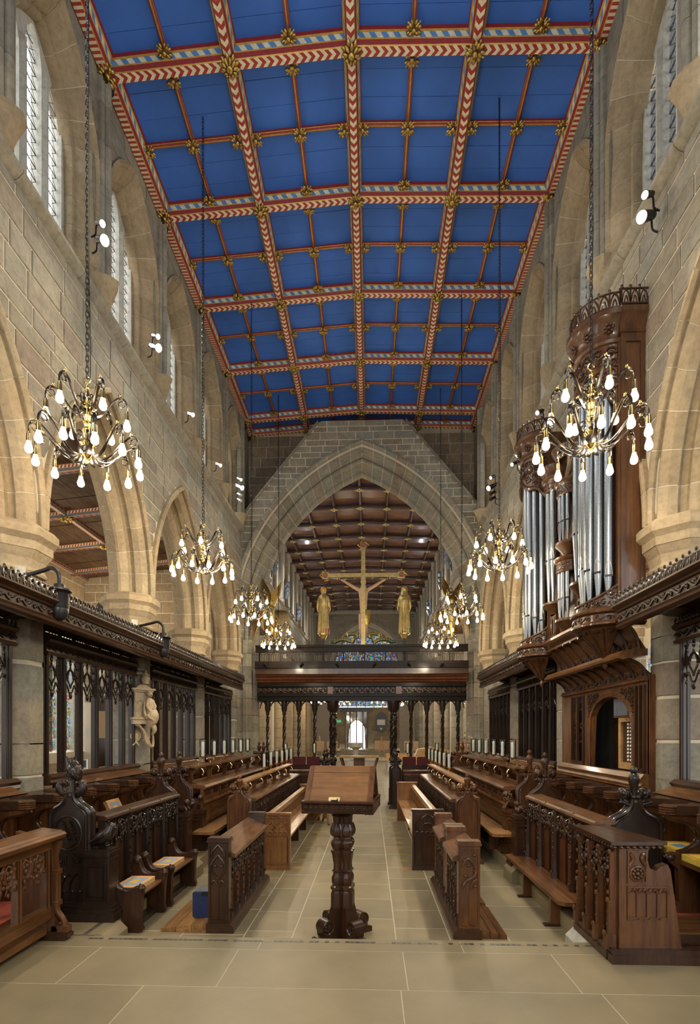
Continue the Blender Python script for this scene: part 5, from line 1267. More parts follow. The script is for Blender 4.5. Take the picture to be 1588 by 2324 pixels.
        if fig == 'bird': bird(m, (cx - .0, 0, ph), .88, 1)
        elif fig == 'child':
            m.tube([(cx - .085, 0, ph + .03), (cx - .03, 0, ph + .045), (cx + .03, 0, ph + .05), (cx + .06, -.01, ph + .10)], [.022, .036, .045, .03], 9); m.ball((cx + .07, -.01, ph + .13), .038, 1, 1, 1.05, 10, 8)
            for q in (-1, 1): m.tube([(cx + .05, q * .04, ph + .08), (cx + .085, q * .05, ph + .04), (cx + .06, q * .05, ph + .015)], .014, 6); m.tube([(cx - .03, q * .03, ph + .04), (cx - .08, q * .05, ph + .025), (cx - .11, q * .05, ph + .02)], .017, 6)
        elif fig == 'angel':
            m.tube([(cx - .03, 0, ph), (cx - .01, 0, ph + .07), (cx + .03, -.01, ph + .13)], [.05, .048, .03], 10); m.ball((cx + .055, -.015, ph + .175), .040, 1, 1, 1.1, 10, 8)
            for k in range(6):
                for q in (-1, 1): m.tube([(cx - .0, q * .03, ph + .12), (cx - .05 - .006 * k, q * .06, ph + .155 - k * .018), (cx - .10 + .01 * k, q * .05, ph + .06 - k * .012)], [.012, .013, .005], 5)
            m.tube([(cx + .02, -.03, ph + .11), (cx + .06, -.05, ph + .08), (cx + .09, -.03, ph + .10)], .013, 6)
        elif fig == 'lion':
            m.tube([(cx + .09, 0, ph + .05), (cx + .02, 0, ph + .07), (cx - .04, 0, ph + .12), (cx - .06, 0, ph + .17)], [.05, .052, .058, .045], 10); m.ball((cx - .075, -.01, ph + .205), .042, 1.15, 1, 1, 10, 8); m.ball((cx - .115, -.01, ph + .195), .02, 1, 1, .9, 7, 5)
            for k in range(26): a = k * 2.4; m.ball((cx - .05 + .05 * cos(a), .05 * sin(a) - .01, ph + .10 + k * .0046), .016, 1, 1, 1.2, 5, 4)
            for q in (-1, 1): m.tube([(cx - .05, q * .035, ph + .11), (cx - .085, q * .04, ph + .05), (cx - .10, q * .04, ph + .01)], [.022, .018, .02], 7); m.ball((cx + .06, q * .045, ph + .03), .032, 1.4, .8, 1, 7, 5); m.tube([(cx - .05, q * .03, ph + .22), (cx - .02, q * .045, ph + .25)], [.016, .006], 5)
        else:
            m.ball((cx - .06, -.01, ph + .055), .048, 1, 1, 1, 12, 9); m.ball((cx - .07, -.0, ph + .13), .036, 1, 1, 1.05, 10, 8); m.tube([(cx - .06, 0, ph + .10), (cx + .0, 0, ph + .07), (cx + .06, 0, ph + .045), (cx + .1, 0, ph + .03)], [.03, .045, .042, .02], 9)
            for q in (-1, 1): m.tube([(cx - .01, q * .045, ph + .05), (cx + .05, q * .06, ph + .02), (cx + .1, q * .04, ph + .015)], .014, 6)
        m.obj('carved_figure', mat, o, 60)
    m = MB(); stepbase(m, p0, p1, -t / 2 - .01, t / 2 + .01, b0, ((plinth * .42, .055), (plinth * .22, .042), (plinth * .2, .028), (plinth * .16, .014))); m.obj('plinth', mat, o)
    if carve:
        m = MB(); y = -t / 2 - .002; zc_ = zs - .20
        m.tube([(.125 * cos(a) - .015, y, zc_ + .15 * sin(a)) for a in lin(0, 2 * pi, 22)], .011, 6); m.tube([(.108 * cos(a) - .015, y, zc_ + .13 * sin(a)) for a in lin(0, 2 * pi, 22)], .005, 4)
        for x in (-.06, .005): m.add([(x - .01, y, zc_ + .11), (x + .02, y - .014, zc_ + .11), (x + .08, y - .014, zc_ - .06), (x + .05, y, zc_ - .07)], [(0, 1, 2, 3)])
        for k in range(10): m.ball((-.06 + .008 * k + (.065 if k % 2 else 0), y - .006, zc_ + .085 - .015 * k), .008, 1, 1, 1, 5, 4)
        m.tube([(0, y, zc_ - .14), (.03, y, zc_ - .1), (.09, y, zc_ - .07)], .009, 5)
        m.box(-h + .03, h - .03, y - .006, y, zc_ - .185, zc_ - .17); m.box(-h + .03, h - .03, y - .006, y, zc_ - .335, zc_ - .325)
        for x in (-.075, .075):
            frame_panel(m, x - .05, x + .05, zc_ - .30, zc_ - .20, y, .006, .008); m.tube([(x + .035 * cos(a), y - .004, zc_ - .25 + .035 * sin(a)) for a in lin(pi / 4, 2 * pi + pi / 4, 4)], .007, 4); m.ball((x, y, zc_ - .25), .016, 1, 1, 1, 6, 4)
        for x in (-.105, -.035, .035, .105):
            for e in (-.035, .035): m.tube([(p[0] + x + e, y, p[1] + zc_ - .50) for p in pointed(.07, .14, 6)][:9], .009, 5)
            m.tube([(x - .03, y, zc_ - .52), (x - .012, y - .004, zc_ - .505), (x, y, zc_ - .515), (x + .012, y - .004, zc_ - .505), (x + .03, y, zc_ - .52)], .007, 4)
            m.box(x - .040, x - .028, y - .010, y, zc_ - .66, zc_ - .46); m.box(x - .03, x + .03, y - .01, y, zc_ - .68, zc_ - .66)
        m.obj('carving', mat, o, 50)
    return o
def pinnacle(m, G, u, z0, z1, d=.03, r=.022):
    """crocketed buttress on the face of a desk"""
    m.prism([(G(0, u - r, 0)[1], 0)] * 0 or [(-r, 0), (r, 0), (r * .6, d), (-r * .6, d)], 'z', 0, 0) if False else None
    for a, b, k in ((z0, z0 + (z1 - z0) * .16, 1.5), (z0 + (z1 - z0) * .16, z0 + (z1 - z0) * .5, 1.0), (z0 + (z1 - z0) * .5, z1, .7)):
        P = [G(0, u - r * k, a), G(d * k, u - r * k * .6, a), G(d * k, u + r * k * .6, a), G(0, u + r * k, a)]; Q = [(p[0], p[1], b) for p in P]
        m.add(P + Q, [(0, 1, 5, 4), (1, 2, 6, 5), (2, 3, 7, 6), (4, 5, 6, 7), (3, 2, 1, 0), (3, 0, 4, 7)])
        p = G(d * k, u, b); m.ball(p, r * .7, 1, 1, 1.3, 5, 4)
    for q in (.25, .38, .58, .7, .84): m.ball(G(d * .95, u, z0 + (z1 - z0) * q), r * .5, 1, 1, 1.4, 5, 4)
def leafy(m, G, u, z, w, h, seed, d=.02):
    """openwork head of carved leaves hanging from z over width w"""
    rr = random.Random(seed)
    for s in (-1, 1):
        m.tube([G(d, u + s * w * .48, z - h), G(d * 1.2, u + s * w * .46, z - h * .5), G(d, u + s * w * .26, z - h * .12), G(d, u, z)], [w * .03, w * .055, w * .055, w * .04], 6)
        m.tube([G(d, u, z - h * .12), G(d * 1.7, u + s * w * .30, z - h * .30), G(d * 1.6, u + s * w * .26, z - h * .58), G(d * 1.2, u + s * w * .03, z - h * .70), G(d * 1.4, u + s * w * .20, z - h * .98)], [w * .03, w * .07, w * .075, w * .06, w * .02], 6)
        for q, e in ((.34, .26), (.30, .52), (.12, .74), (.40, .78), (.14, .34)):
            p = G(d * rr.uniform(1.2, 2.0), u + s * w * q, z - h * e * rr.uniform(.9, 1.1)); m.ball(p, w * rr.uniform(.075, .105), 1, 1, rr.uniform(1.1, 1.7), 7, 5)
    m.ball(G(d * 1.5, u, z - h * .5), w * .10, 1, 1, 1.6, 7, 5); m.ball(G(d * 1.3, u, z - h * 1.0), w * .06, 1, 1, 2.0, 6, 4)
def desk(name, label, loc, L, s, h, n, rest=(.30, .05), pm='oak_red', fm='oak_dark', post=True, toe=None, ends=True, hd=.24, cat='choir desk', base=.09):
    """long desk along y; s=+1 faces +x. rest=(depth behind, rise)"""
    o = thing(name, label, cat, loc); G = lambda d, u, z: (s * d, u, z)
    w = L / n
    for i in range(n):
        m = MB(); m.add([G(0, i * w + .01, base), G(0, (i + 1) * w - .01, base), G(0, (i + 1) * w - .01, h - .02), G(0, i * w + .01, h - .02), G(-.03, i * w + .01, base), G(-.03, (i + 1) * w - .01, base), G(-.03, (i + 1) * w - .01, h - .02), G(-.03, i * w + .01, h - .02)], [(0, 1, 2, 3), (7, 6, 5, 4), (0, 4, 5, 1), (2, 6, 7, 3), (0, 3, 7, 4), (1, 5, 6, 2)]); m.obj('panel', pm, o)
        m = MB()
        for e in ((.5,) if w < .2 else (.27, .73)): leafy(m, G, (i + e) * w, h - .04, w * (.86 if w < .2 else .44), hd, i * 7 + int(e * 10))
        m.obj('tracery', fm, o, 50)
        if w >= .2: m = MB(); m.add([G(a, (i + .5) * w + b, z) for z in (base, h - .02) for a, b in ((0, -.012), (.02, -.008), (.02, .008), (0, .012))], [(0, 1, 5, 4), (1, 2, 6, 5), (2, 3, 7, 6), (4, 5, 6, 7)]); m.obj('mullion', fm, o)
    for i in range(n + 1):
        m = MB(); u = min(max(i * w, .02), L - .02); m.add([G(a, u + b, z) for z in (0, h - .02) for a, b in ((-.03, -.03), (.03, -.022), (.03, .022), (-.03, .03))], [(0, 1, 5, 4), (1, 2, 6, 5), (2, 3, 7, 6), (4, 5, 6, 7), (3, 0, 4, 7)]); m.obj('post', fm, o)
        m = MB(); pinnacle(m, lambda d, uu, z: G(d + .03, uu, z), u, base, h - .05); m.obj('buttress', fm, o, 40)
    B = [(.055, 0), (.055, base * .55), (.035, base * .8), (.02, base), (-.04, base), (-.04, 0)]
    MB().sweep(B, [-.02, L + .02], lambda t, q: G(q[0], t, q[1])).obj('base_rail', fm, o)
    T = [(.045, h - .035), (.06, h - .02), (.055, h), (.03, h + .012), (-rest[0], h + rest[1] + .01), (-rest[0], h + rest[1] - .03), (-.02, h - .035)]
    MB().sweep(T, [-.02, L + .02], lambda t, q: G(q[0], t, q[1])).obj('book_rest', 'oak_dark_y' if rest[0] < .12 else 'oak_brown_y', o)
    if toe:
        a, b = toe; MB().prism([(0, 0), (0, .085), (-.12, .085), (-b, .03), (-b, 0)], 'y', .0, L).v
        m = MB(); m.sweep([(.0, 0), (.0, .085), (-.14, .085), (-b, .045), (-b, 0)], [0, L], lambda t, q: G(q[0], t, q[1])); m.obj('foot_board', 'oak_brown_y', o)
    return o
def seat_bench(label, loc, L, s, d0, d1, zt, th=.035, legs=(), mat='oak_brown_y', name='bench', cat='bench', lw=.16, feet=True, bev=.05):
    o = thing(name, label, cat, loc); G = lambda d, u: (s * d, u)
    P = [G(d0, 0), G(d1 - bev, 0), G(d1, bev), G(d1, L - bev), G(d1 - bev, L), G(d0, L)]
    MB().prism(P, 'z', zt - th, zt).obj('seat', mat, o)
    for u, a, b in legs:
        m = MB(); m.box(min(s * a, s * b), max(s * a, s * b), u - .022, u + .022, 0, zt - th); m.obj('leg', 'oak_brown', o)
        if feet: MB().box(min(s * (a - .05), s * (b + .06)), max(s * (a - .05), s * (b + .06)), u - .03, u + .03, 0, .018).obj('foot', 'oak_dark', o)
    return o
XB = {-1: lambda d: X0 - d, 1: lambda d: X0 + d}            # distance from the centre line to x
# ---- pews in the middle
def pew(s, y0, y1, label, style):
    X = XB[s]; din, dout = .80, 1.20
    o = thing('pew', label, 'pew', (X(1.0), y0, 0)); U = lambda d: (X(d) - X(1.0)); h = .80 if s > 0 else .75
    for k, y in enumerate((0, y1 - y0)):
        m = MB(); a, b = sorted((U(din), U(dout))); m.box(a, b, y - .03, y + .03, 0, h - .03); m.box(a - .012, b + .012, y - .042, y + .042, h - .03, h); m.box(a - .004, b + .004, y - .036, y + .036, 0, .07)
        e = m.obj('end_panel', 'oak_light_z' if s < 0 else ('oak_dark' if k == 0 else 'oak_light_z'), o)
        if k: continue
        q = MB(); yy = y - .03; cx = (a + b) / 2; W = (b - a) / 2 - .035
        frame_panel(q, a + .015, b - .015, .075, h - .05, yy, .02, .012)
        for i in range(6): x = cx - W + 2 * W * i / 5; q.box(x - .008, x + .008, yy - .012, yy, .09, .44)
        for i in range(5):
            x = cx - W + 2 * W * (i + .5) / 5; q.tube([(x + W * .19 * cos(t), yy - .006, .48 + W * .19 * sin(t)) for t in lin(0, 2 * pi, 10)], .008, 5); q.box(x - W * .17, x + W * .17, yy - .014, yy, .09, .105)
        if style == 0:
            q.tube([(cx + p[0], yy - .006, .52 + p[1]) for p in pointed(W, .20, 8)], .009, 5)
            for e2 in (-.5, .5): q.tube([(cx + e2 * W + p[0], yy - .006, .52 + p[1]) for p in pointed(W * .5, .13, 5)], .007, 5)
            for i in range(9): q.ball((cx - W * .8 + W * .2 * i, yy - .008, .55 + .03 * (i % 3)), .014, 1, 1, 1, 5, 4)
        else:
            q.tube([(cx + W * cos(t), yy - .006, .53 + .2 * sin(t)) for t in lin(pi, 0, 14)], .010, 5); q.tube([(cx + .07 * cos(t), yy - .006, .57 + .05 * sin(t)) for t in lin(0, 2 * pi, 12)], .010, 5)
            for e2 in (-1, 1): q.tube([(cx + e2 * .02, yy - .006, .73), (cx + e2 * .08, yy - .01, .68), (cx + e2 * .05, yy - .008, .61), (cx, yy - .006, .62)], .010, 5); q.tube([(cx + e2 * W, yy - .006, .62), (cx + e2 * W * .75, yy - .01, .54), (cx + e2 * W * .4, yy - .006, .53)], .009, 5)
        q.obj('tracery', 'oak_light_z' if s < 0 else 'oak_dark', o, 50)
    L = y1 - y0; a, b = sorted((U(din + .02), U(1.12)))
    MB().box(a, b, .03, L - .03, .40, .43).obj('seat', 'oak_light_y', o)
    a, b = sorted((U(1.13), U(1.16))); MB().box(a, b, .03, L - .03, .40, h - .14).obj('back', 'oak_light_y', o)
    n = 22; q = MB(); xx = U(1.13)
    for i in range(n): y = .05 + (L - .1) * i / n; q.box(min(xx, xx - s * .01), max(xx, xx - s * .01), y, y + .03, .45, h - .16)
    q.obj('back_slats', 'oak_light_z', o)
    a, b = sorted((U(1.09), U(1.17))); MB().box(a, b, .03, L - .03, h - .14, h - .045, b=.012).obj('top_rail', 'oak_light_y', o)
    for y in (.9, 1.9, 2.9): a, b = sorted((U(.95), U(1.1))); MB().box(a, b, y - .025, y + .025, 0, .40).obj('support', 'oak_dark', o)
    return o
pew(-1, 6.93, 10.95, 'light oak pew with carved end panel on the left of the aisle', 0)
pew(1, 6.99, 10.95, 'light oak pew with dark carved end panel on the right of the aisle', 1)
# ---- low front desks nearest the lectern
def low_desk(s, y0, y1, label, caps=(1, 1), box=None):
    X = XB[s]; o = thing('choir_desk', label, 'choir desk', (X(1.03), y0, 0)); L = y1 - y0; U = lambda d: X(d) - X(1.03); h = .85; n = max(3, round(L / .27))
    for k, y in enumerate((.05, L - .05)):
        a, b = sorted((U(1.02), U(1.205))); m = MB(); m.box(a, b, y - .05, y + .05, .08, h - .04); m.box(a - .012, b + .012, y - .062, y + .062, h - .04, h - .02); m.box(a - .006, b + .006, y - .056, y + .056, h - .02, h); m.obj('end_post', 'oak_dark' if s < 0 else 'oak_brown', o)
        if k == 0:
            q = MB(); yy = y - .05; cx = (a + b) / 2; W = (b - a) / 2 - .022; frame_panel(q, a + .004, b - .004, .10, h - .05, yy, .016, .010)
            q.box(cx - .006, cx + .006, yy - .008, yy, .13, .42); q.box(cx - W, cx - .008, yy - .012, yy, .12, .135); q.box(cx + .008, cx + W, yy - .012, yy, .12, .135)
            if s < 0:
                for e in (-1, 1):
                    q.tube([(cx, yy - .006, .79), (cx + e * W * .8, yy - .01, .72), (cx + e * W * .7, yy - .006, .665), (cx + e * W * .2, yy - .008, .68)], .008, 5); q.tube([(cx, yy - .006, .70), (cx + e * W * .85, yy - .01, .62), (cx + e * W * .8, yy - .01, .55), (cx, yy - .006, .48), (cx - e * W * .5, yy - .008, .45)], .009, 5)
                    q.tube([(cx + e * W, yy - .006, .42), (cx + e * W * .5, yy - .01, .47), (cx + e * W * .1, yy - .006, .42)], .008, 5); q.ball((cx + e * W * .4, yy - .008, .60), .014, 1.4, 1, .8, 6, 4)
            else:
                q.tube([(cx, yy - .006, .80), (cx - W * .9, yy - .008, .74)], .006, 4); q.tube([(cx, yy - .006, .80), (cx + W * .9, yy - .008, .74)], .006, 4)
                q.tube([(cx - W * .9, yy - .006, .62), (cx - W * .3, yy - .014, .70), (cx + W * .2, yy - .012, .68), (cx + W * .85, yy - .014, .60), (cx + W * .4, yy - .012, .54), (cx - W * .5, yy - .014, .50), (cx - W * .95, yy - .008, .43)], [.006, .013, .010, .013, .012, .013, .006], 6)
                q.tube([(cx + W * .9, yy - .006, .52), (cx + W * .4, yy - .012, .50), (cx + W * .1, yy - .008, .43)], .010, 5)
                for i in range(7): q.ball((cx + W * .7 * cos(i * 2), yy - .008, .46 + .045 * i), .015, 1.3, 1, .8, 6, 4)
            q.obj('tracery', 'oak_dark' if s < 0 else 'oak_brown', o, 50)
    G = lambda d, u, z: (U(1.03) - s * d, u, z)
    w = (L - .2) / n
    for i in range(n):
        u = .1 + i * w
        m = MB(); m.add([G(-.03, u + .008, .1), G(-.03, u + w - .008, .1), G(-.03, u + w - .008, .66), G(-.03, u + .008, .66), G(-.05, u + .008, .1), G(-.05, u + w - .008, .1), G(-.05, u + w - .008, .66), G(-.05, u + .008, .66)], [(0, 1, 2, 3), (7, 6, 5, 4), (0, 3, 7, 4), (1, 5, 6, 2)]); m.obj('panel', 'oak_red', o)
        m = MB(); leafy(m, lambda d, uu, z: G(d - .03, uu, z), u + w / 2, .65, w * .8, .20, i + 3 * s); m.obj('tracery', 'oak_dark', o, 50)
    for i in range(n + 1):
        u = .1 + i * w; m = MB(); pinnacle(m, lambda d, uu, z: G(d - .035, uu, z), u, .08, .65, .04, .022); m.obj('buttress', 'oak_dark', o, 40)
    T = [(.05, .655), (.05, .69), (.02, .705), (-.17, .80), (-.17, .77), (-.02, .66)]
    MB().sweep(T, [.08, L - .08], lambda t, q: G(q[0], t, q[1])).obj('book_rest', 'oak_brown_y', o)
    MB().sweep([(.06, 0), (.06, .05), (.03, .085), (-.19, .085), (-.19, 0)], [-.02, L + .02], lambda t, q: G(q[0], t, q[1])).obj('base_rail', 'oak_dark_y', o)
    ww = .42 if s < 0 else .22
    for k in range(3):
        a, b = .19 + ww * k / 3 + .002, .19 + ww * (k + 1) / 3 - .002; za, zb = .078 - .045 * k / 3, .078 - .045 * (k + 1) / 3
        MB().sweep([(-a, .0), (-a, za), (-b, zb), (-b, 0)], [0, L * (1 if s < 0 else .95)], lambda t, q: G(q[0], t, q[1])).obj('foot_board', 'oak_light_y' if s < 0 else 'oak_brown_y', o)
    return o
low_desk(-1, 4.70, 6.36, 'low carved oak desk on the left with quatrefoil end panel and foot board')
low_desk(1, 4.64, 5.46, 'low carved oak desk on the right nearest the step, swirling tracery on its end')
low_desk(1, 5.50, 6.36, 'low carved oak desk on the right, second from the step, plain end')
t = thing('kneeler_box', 'navy blue cloth box standing on the foot board of the left low desk', 'box', (-1.575, 4.97, .075))
MB().box(-.085, .085, -.10, .10, 0, .235, b=.01).obj('body', 'navy_cloth', t); MB().box(-.07, .07, -.085, .085, .235, .24).obj('lid', 'slate_grey', t); MB().box(.0, .06, -.104, -.098, .2, .24).obj('flap', 'dark_void', t)
# ---- front block desks with bench ends
bench_end('black oak bench end left with owl finial and carved bird', (-2.65, 4.60, ZS), .35, .96, 1.12, 1.43, 'owl', 'oak_black', (.23, .62, 'bird'), 1, .16, carve=True)
bench_end('dark oak bench end left with ball poppyhead and a crouching carved child', (-2.66, 6.62, ZS), .36, .90, 1.10, 1.41, 'balls', 'oak_dark', (.22, .64, 'child'), 1, .16)
bench_end('dark oak bench end left with leafy poppyhead and a winged carved angel', (-2.72, 7.42, ZS), .34, .88, 1.08, 1.40, 'leaf', 'oak_dark', (.22, .56, 'angel'), 1, .2)
bench_end('dark oak bench end with glossy ball poppyhead at the near right, behind the corner desk', (2.25, 4.62, ZS), .42, .90, 1.08, 1.36, 'balls', 'oak_black', None, 1, .12)
bench_end('dark oak bench end right with ball poppyhead and a rolling carved figure', (2.15, 6.62, ZS), .36, .90, 1.10, 1.41, 'balls', 'oak_dark', (.24, .64, 'ball'), -1, .16)
bench_end('brown oak bench end right with ball poppyhead and a seated carved lion', (2.20, 7.42, ZS), .34, .90, 1.10, 1.42, 'balls', 'oak_brown', (.22, .60, 'lion'), -1, .2)
desk('choir_desk', 'dark carved choir desk front behind the two cushioned stools on the left', (-2.44, 4.71, ZS), 1.80, 1, .88, 4, (.09, .015), 'oak_dark', 'oak_black')
desk('choir_desk', 'dark carved choir desk front behind the long plank bench on the right', (1.94, 4.58, ZS), 1.93, -1, .88, 4, (.13, .02), 'oak_red', 'oak_dark')
for k, (x, y, z, rz) in enumerate(((-2.40, 5.35, 1.02, 0), (-2.40, 6.1, 1.02, 0), (1.90, 6.0, 1.02, 0), (1.90, 5.2, 1.02, 0))):
    t = thing('name_plaque', 'carved wooden plaque on the rail of the %s front desk, %s one' % ('left' if x < 0 else 'right', 'nearer' if k in (0, 3) else 'farther'), 'plaque', (x, y, z - .005))
    m = MB(); m.box(-.012, .012, -.17, .17, -.03, .03, b=.008); [m.ball((0, q * .18, 0), .022, .7, 1, 1, 6, 4) for q in (-1, 1)]; m.obj('board', 'oak_dark', t, 50)
    m = MB(); sx = 1 if x < 0 else -1
    for j in range(9): m.tube([(sx * .013, -.13 + .03 * j, -.012), (sx * .016, -.125 + .03 * j, .012), (sx * .013, -.115 + .03 * j, -.010)], .003, 4)
    m.obj('carved_text', 'oak_brown', t)
# near right corner desk
t = thing('corner_desk', 'large carved oak corner desk with flat book board at the right foreground', 'choir desk', (1.78, 3.90, ZS))
MB().prism([(-.0, .10), (.44, .10), (.36, .66), (.34, .70), (.29, .685), (.26, .655), (.215, .67), (.20, .73), (.205, .80), (.23, .84), (.0, .84)], 'y', -.035, .035).obj('end_panel', 'oak_brown', t)
q = MB(); yy = -.035
q.tube([(.125 + .05 * cos(a), yy - .006, .635 + .05 * sin(a)) for a in lin(0, 2 * pi, 12)], .010, 5)
for j in range(8): q.ball((.125 + .03 * cos(j * .8), yy - .008, .635 + .03 * sin(j * .8)), .014, 1, 1, 1, 6, 4)
q.ball((.125, yy - .01, .635), .018, 1, 1, 1, 7, 5); frame_panel(q, .055, .195, .565, .80, yy, .012, .010)
for e in (-1, 1): q.tube([(.125 + e * .06, yy - .006, .69), (.125 + e * .03, yy - .012, .74), (.125 + e * .05, yy - .006, .78)], .012, 5)
frame_panel(q, .055, .345, .30, .545, yy, .014, .010)
for j in range(1, 4): x = .055 + .0725 * j; q.box(x - .010, x + .010, yy - .010, yy, .31, .5)
for j in range(4): x = .055 + .0725 * (j + .5); q.tube([(x - .03, yy - .006, .495), (x - .015, yy - .012, .525), (x, yy - .006, .51), (x + .015, yy - .012, .525), (x + .03, yy - .006, .495)], .010, 5); q.box(x - .026, x + .026, yy - .014, yy, .31, .325)
q.obj('tracery', 'oak_brown', t, 50)
G = lambda d, u, z: (-d, u, z)
for i in range(3):
    u0 = .04 + i * .19
    m = MB(); m.box(.02, .04, u0, u0 + .18, .1, .82); m.obj('panel', 'oak_brown', t)
    m = MB(); leafy(m, lambda d, u, z: G(d - .02, u, z), u0 + .09, .80, .16, .30, i + 40, .03); m.obj('tracery', 'oak_dark', t, 50)
for i in range(4):
    m = MB(); u = .01 + i * .19; m.box(-.02, .03, u - .02, u + .02, .06, .82); pinnacle(m, lambda d, uu, z: G(d + .018, uu, z), u, .08, .78, .045, .024); m.obj('buttress', 'oak_brown', t, 40)
MB().prism([(-.07, -.07), (.33, -.05), (.22, .62), (-.07, .66)], 'z', .84, .865).obj('book_board', 'oak_dark_y', t)
m = MB()
for j in range(14): m.ball((-.05, -.04 + .048 * j, .825), .018, 1, 1, .8, 6, 4)
for j in range(8): m.ball((-.04 + .045 * j, -.05, .825), .018, 1, 1, .8, 6, 4)
m.obj('carved_cornice', 'oak_dark', t, 50)
m = MB(); m.box(-.06, 1.1, -.07, .02, 0, .10); m.box(-.07, 1.1, -.085, .02, .0, .06); m.box(-.06, .03, 0, .62, 0, .10); m.box(-.075, .03, 0, .62, 0, .055); m.obj('plinth', 'oak_dark', t)
# stools with cushions (left), long bench (right)
def stool(label, x, y0, L, k):
    o = thing('stool', label, 'bench', (x, y0, 0))
    for i, y in enumerate((.03, L - .03)):
        P = [(.20, 0), (.235, .02), (.215, .08), (.225, .3), (.235, .36), (.20, .41)] + bez((.17, .40), (.06, .33), (-.02, .40), (-.03, .50), 8) + [(-.10, .52), (-.11, .4), (-.06, .30), (-.012, .16), (-.012, 0)]
        m = MB(); m.prism(P, 'y', y - .03, y + .03); m.ball((-.065, y, .52), .048, 1, .9, 1, 12, 8); m.ball((.215, y, .395), .038, 1, 1, 1, 10, 7)
        for q in range(6): m.ball((.215 + .03 * cos(q), y - .02 + .012 * (q % 3), .395 + .03 * sin(q)), .014, 1, 1, 1, 5, 4)
        for e in (-1, 1): m.tube([(p[0], y + e * .022, p[1] + .004) for p in bez((.17, .40), (.06, .33), (-.02, .40), (-.03, .50), 8)], .012, 5)
        m.obj('end_board', 'oak_dark', o, 45)
    MB().box(-.06, .20, .06, L - .06, .30, .335, b=.01).obj('seat', 'oak_brown_y', o); MB().box(.0, .14, .08, L - .08, .0, .05).obj('stretcher', 'oak_black', o)
    c = thing('cushion', 'grey and orange needlework cushion on the %s left stool' % k, 'cushion', (x + .045, y0 + L / 2, .336))
    MB().prism([(-.125, -.2), (.105, -.2), (.105, .19), (-.125, .19)], 'z', 0, .045).obj('pad', 'kneeler_grey', c)
    return o
stool('small dark oak stool with scrolled ends, nearest left of the lectern', -2.28, 4.66, .60, 'nearer')
stool('small dark oak stool with scrolled ends, farther one on the left', -2.28, 5.38, .80, 'farther')
o = seat_bench('long low plank bench of worn brown oak on the right', (1.94, 4.72, 0), 1.92, -1, .02, .28, .30, .035, ((.28, .175, .27), (1.15, .175, .27)), lw=.2)
# ---- second block: rows B and C with candle shelves
def candle_proto():
    o = thing('candle_stand', 'x', 'candle', (0, 0, -5), 0)
    MB().tube([(-.07, 0, .0), (-.06, 0, .04), (-.01, 0, .06), (0, 0, .11)], .006, 5).obj('stem', 'brass', o)
    MB().lathe([(.012, .10), (.02, .115), (.052, .135), (.056, .142), (.02, .14)], (0, 0, 0), 14).obj('cup', 'brass', o, 40)
    MB().lathe([(.023, .142), (.023, .36), (.006, .365), (.003, .375)], (0, 0, 0), 12).obj('candle', 'wax', o, 40)
    MB().lathe([(.050, .142), (.052, .40)], (0, 0, 0), 18).obj('glass_shade', 'candle_glass', o, 60)
    return o
CP = candle_proto(); cp_used = [0]
def candle(x, y, z, s, label, group):
    rz = 0 if s < 0 else pi
    if not cp_used[0]: CP.location = (x, y, z); CP.rotation_euler = (0, 0, rz); CP['label'] = label; CP['group'] = group; cp_used[0] = 1; return CP
    return dup(CP, (x, y, z), rz, label, group)
def shelf(label, s, d, z, y0, y1, w=.14, zb=.87):
    X = XB[s]; o = thing('book_shelf', label, 'shelf', (X(d), y0, z)); L = y1 - y0
    MB().sweep([(-w / 2, -.022), (w / 2, -.012), (w / 2, .012), (-w / 2, .004)], [0, L], lambda t, q: (s * q[0], t, q[1])).obj('board', 'oak_light_y' if d < 1.8 else 'oak_brown_y', o)
    n = int(L / .8) + 1
    for i in range(n):
        y = .08 + (L - .16) * i / max(1, n - 1)
        m = MB(); m.prism([(-.06 * s, -.02), (.07 * s, -.012), (.05 * s, -.1), (.05 * s, zb - z), (-.02 * s, zb - z), (-.02 * s, -.12)], 'y', y - .016, y + .016); m.box(-.09 if s < 0 else -.07, .07 if s < 0 else .09, y - .02, y + .02, zb - z, zb - z + .02); m.obj('bracket', 'oak_brown', o)
    for i in range(n):
        y = .3 + (L - .6) * i / max(1, n - 1)
        m = MB(); m.tube([(-s * .05, y, -.03), (-s * .09, y, -.05), (-s * .11, y, -.10), (-s * .09, y, -.13)], .006, 5); m.ball((-s * .09, y, -.14), .014, 1, 1, 1, 6, 4); m.obj('reading_lamp', 'brass', o)
    return o
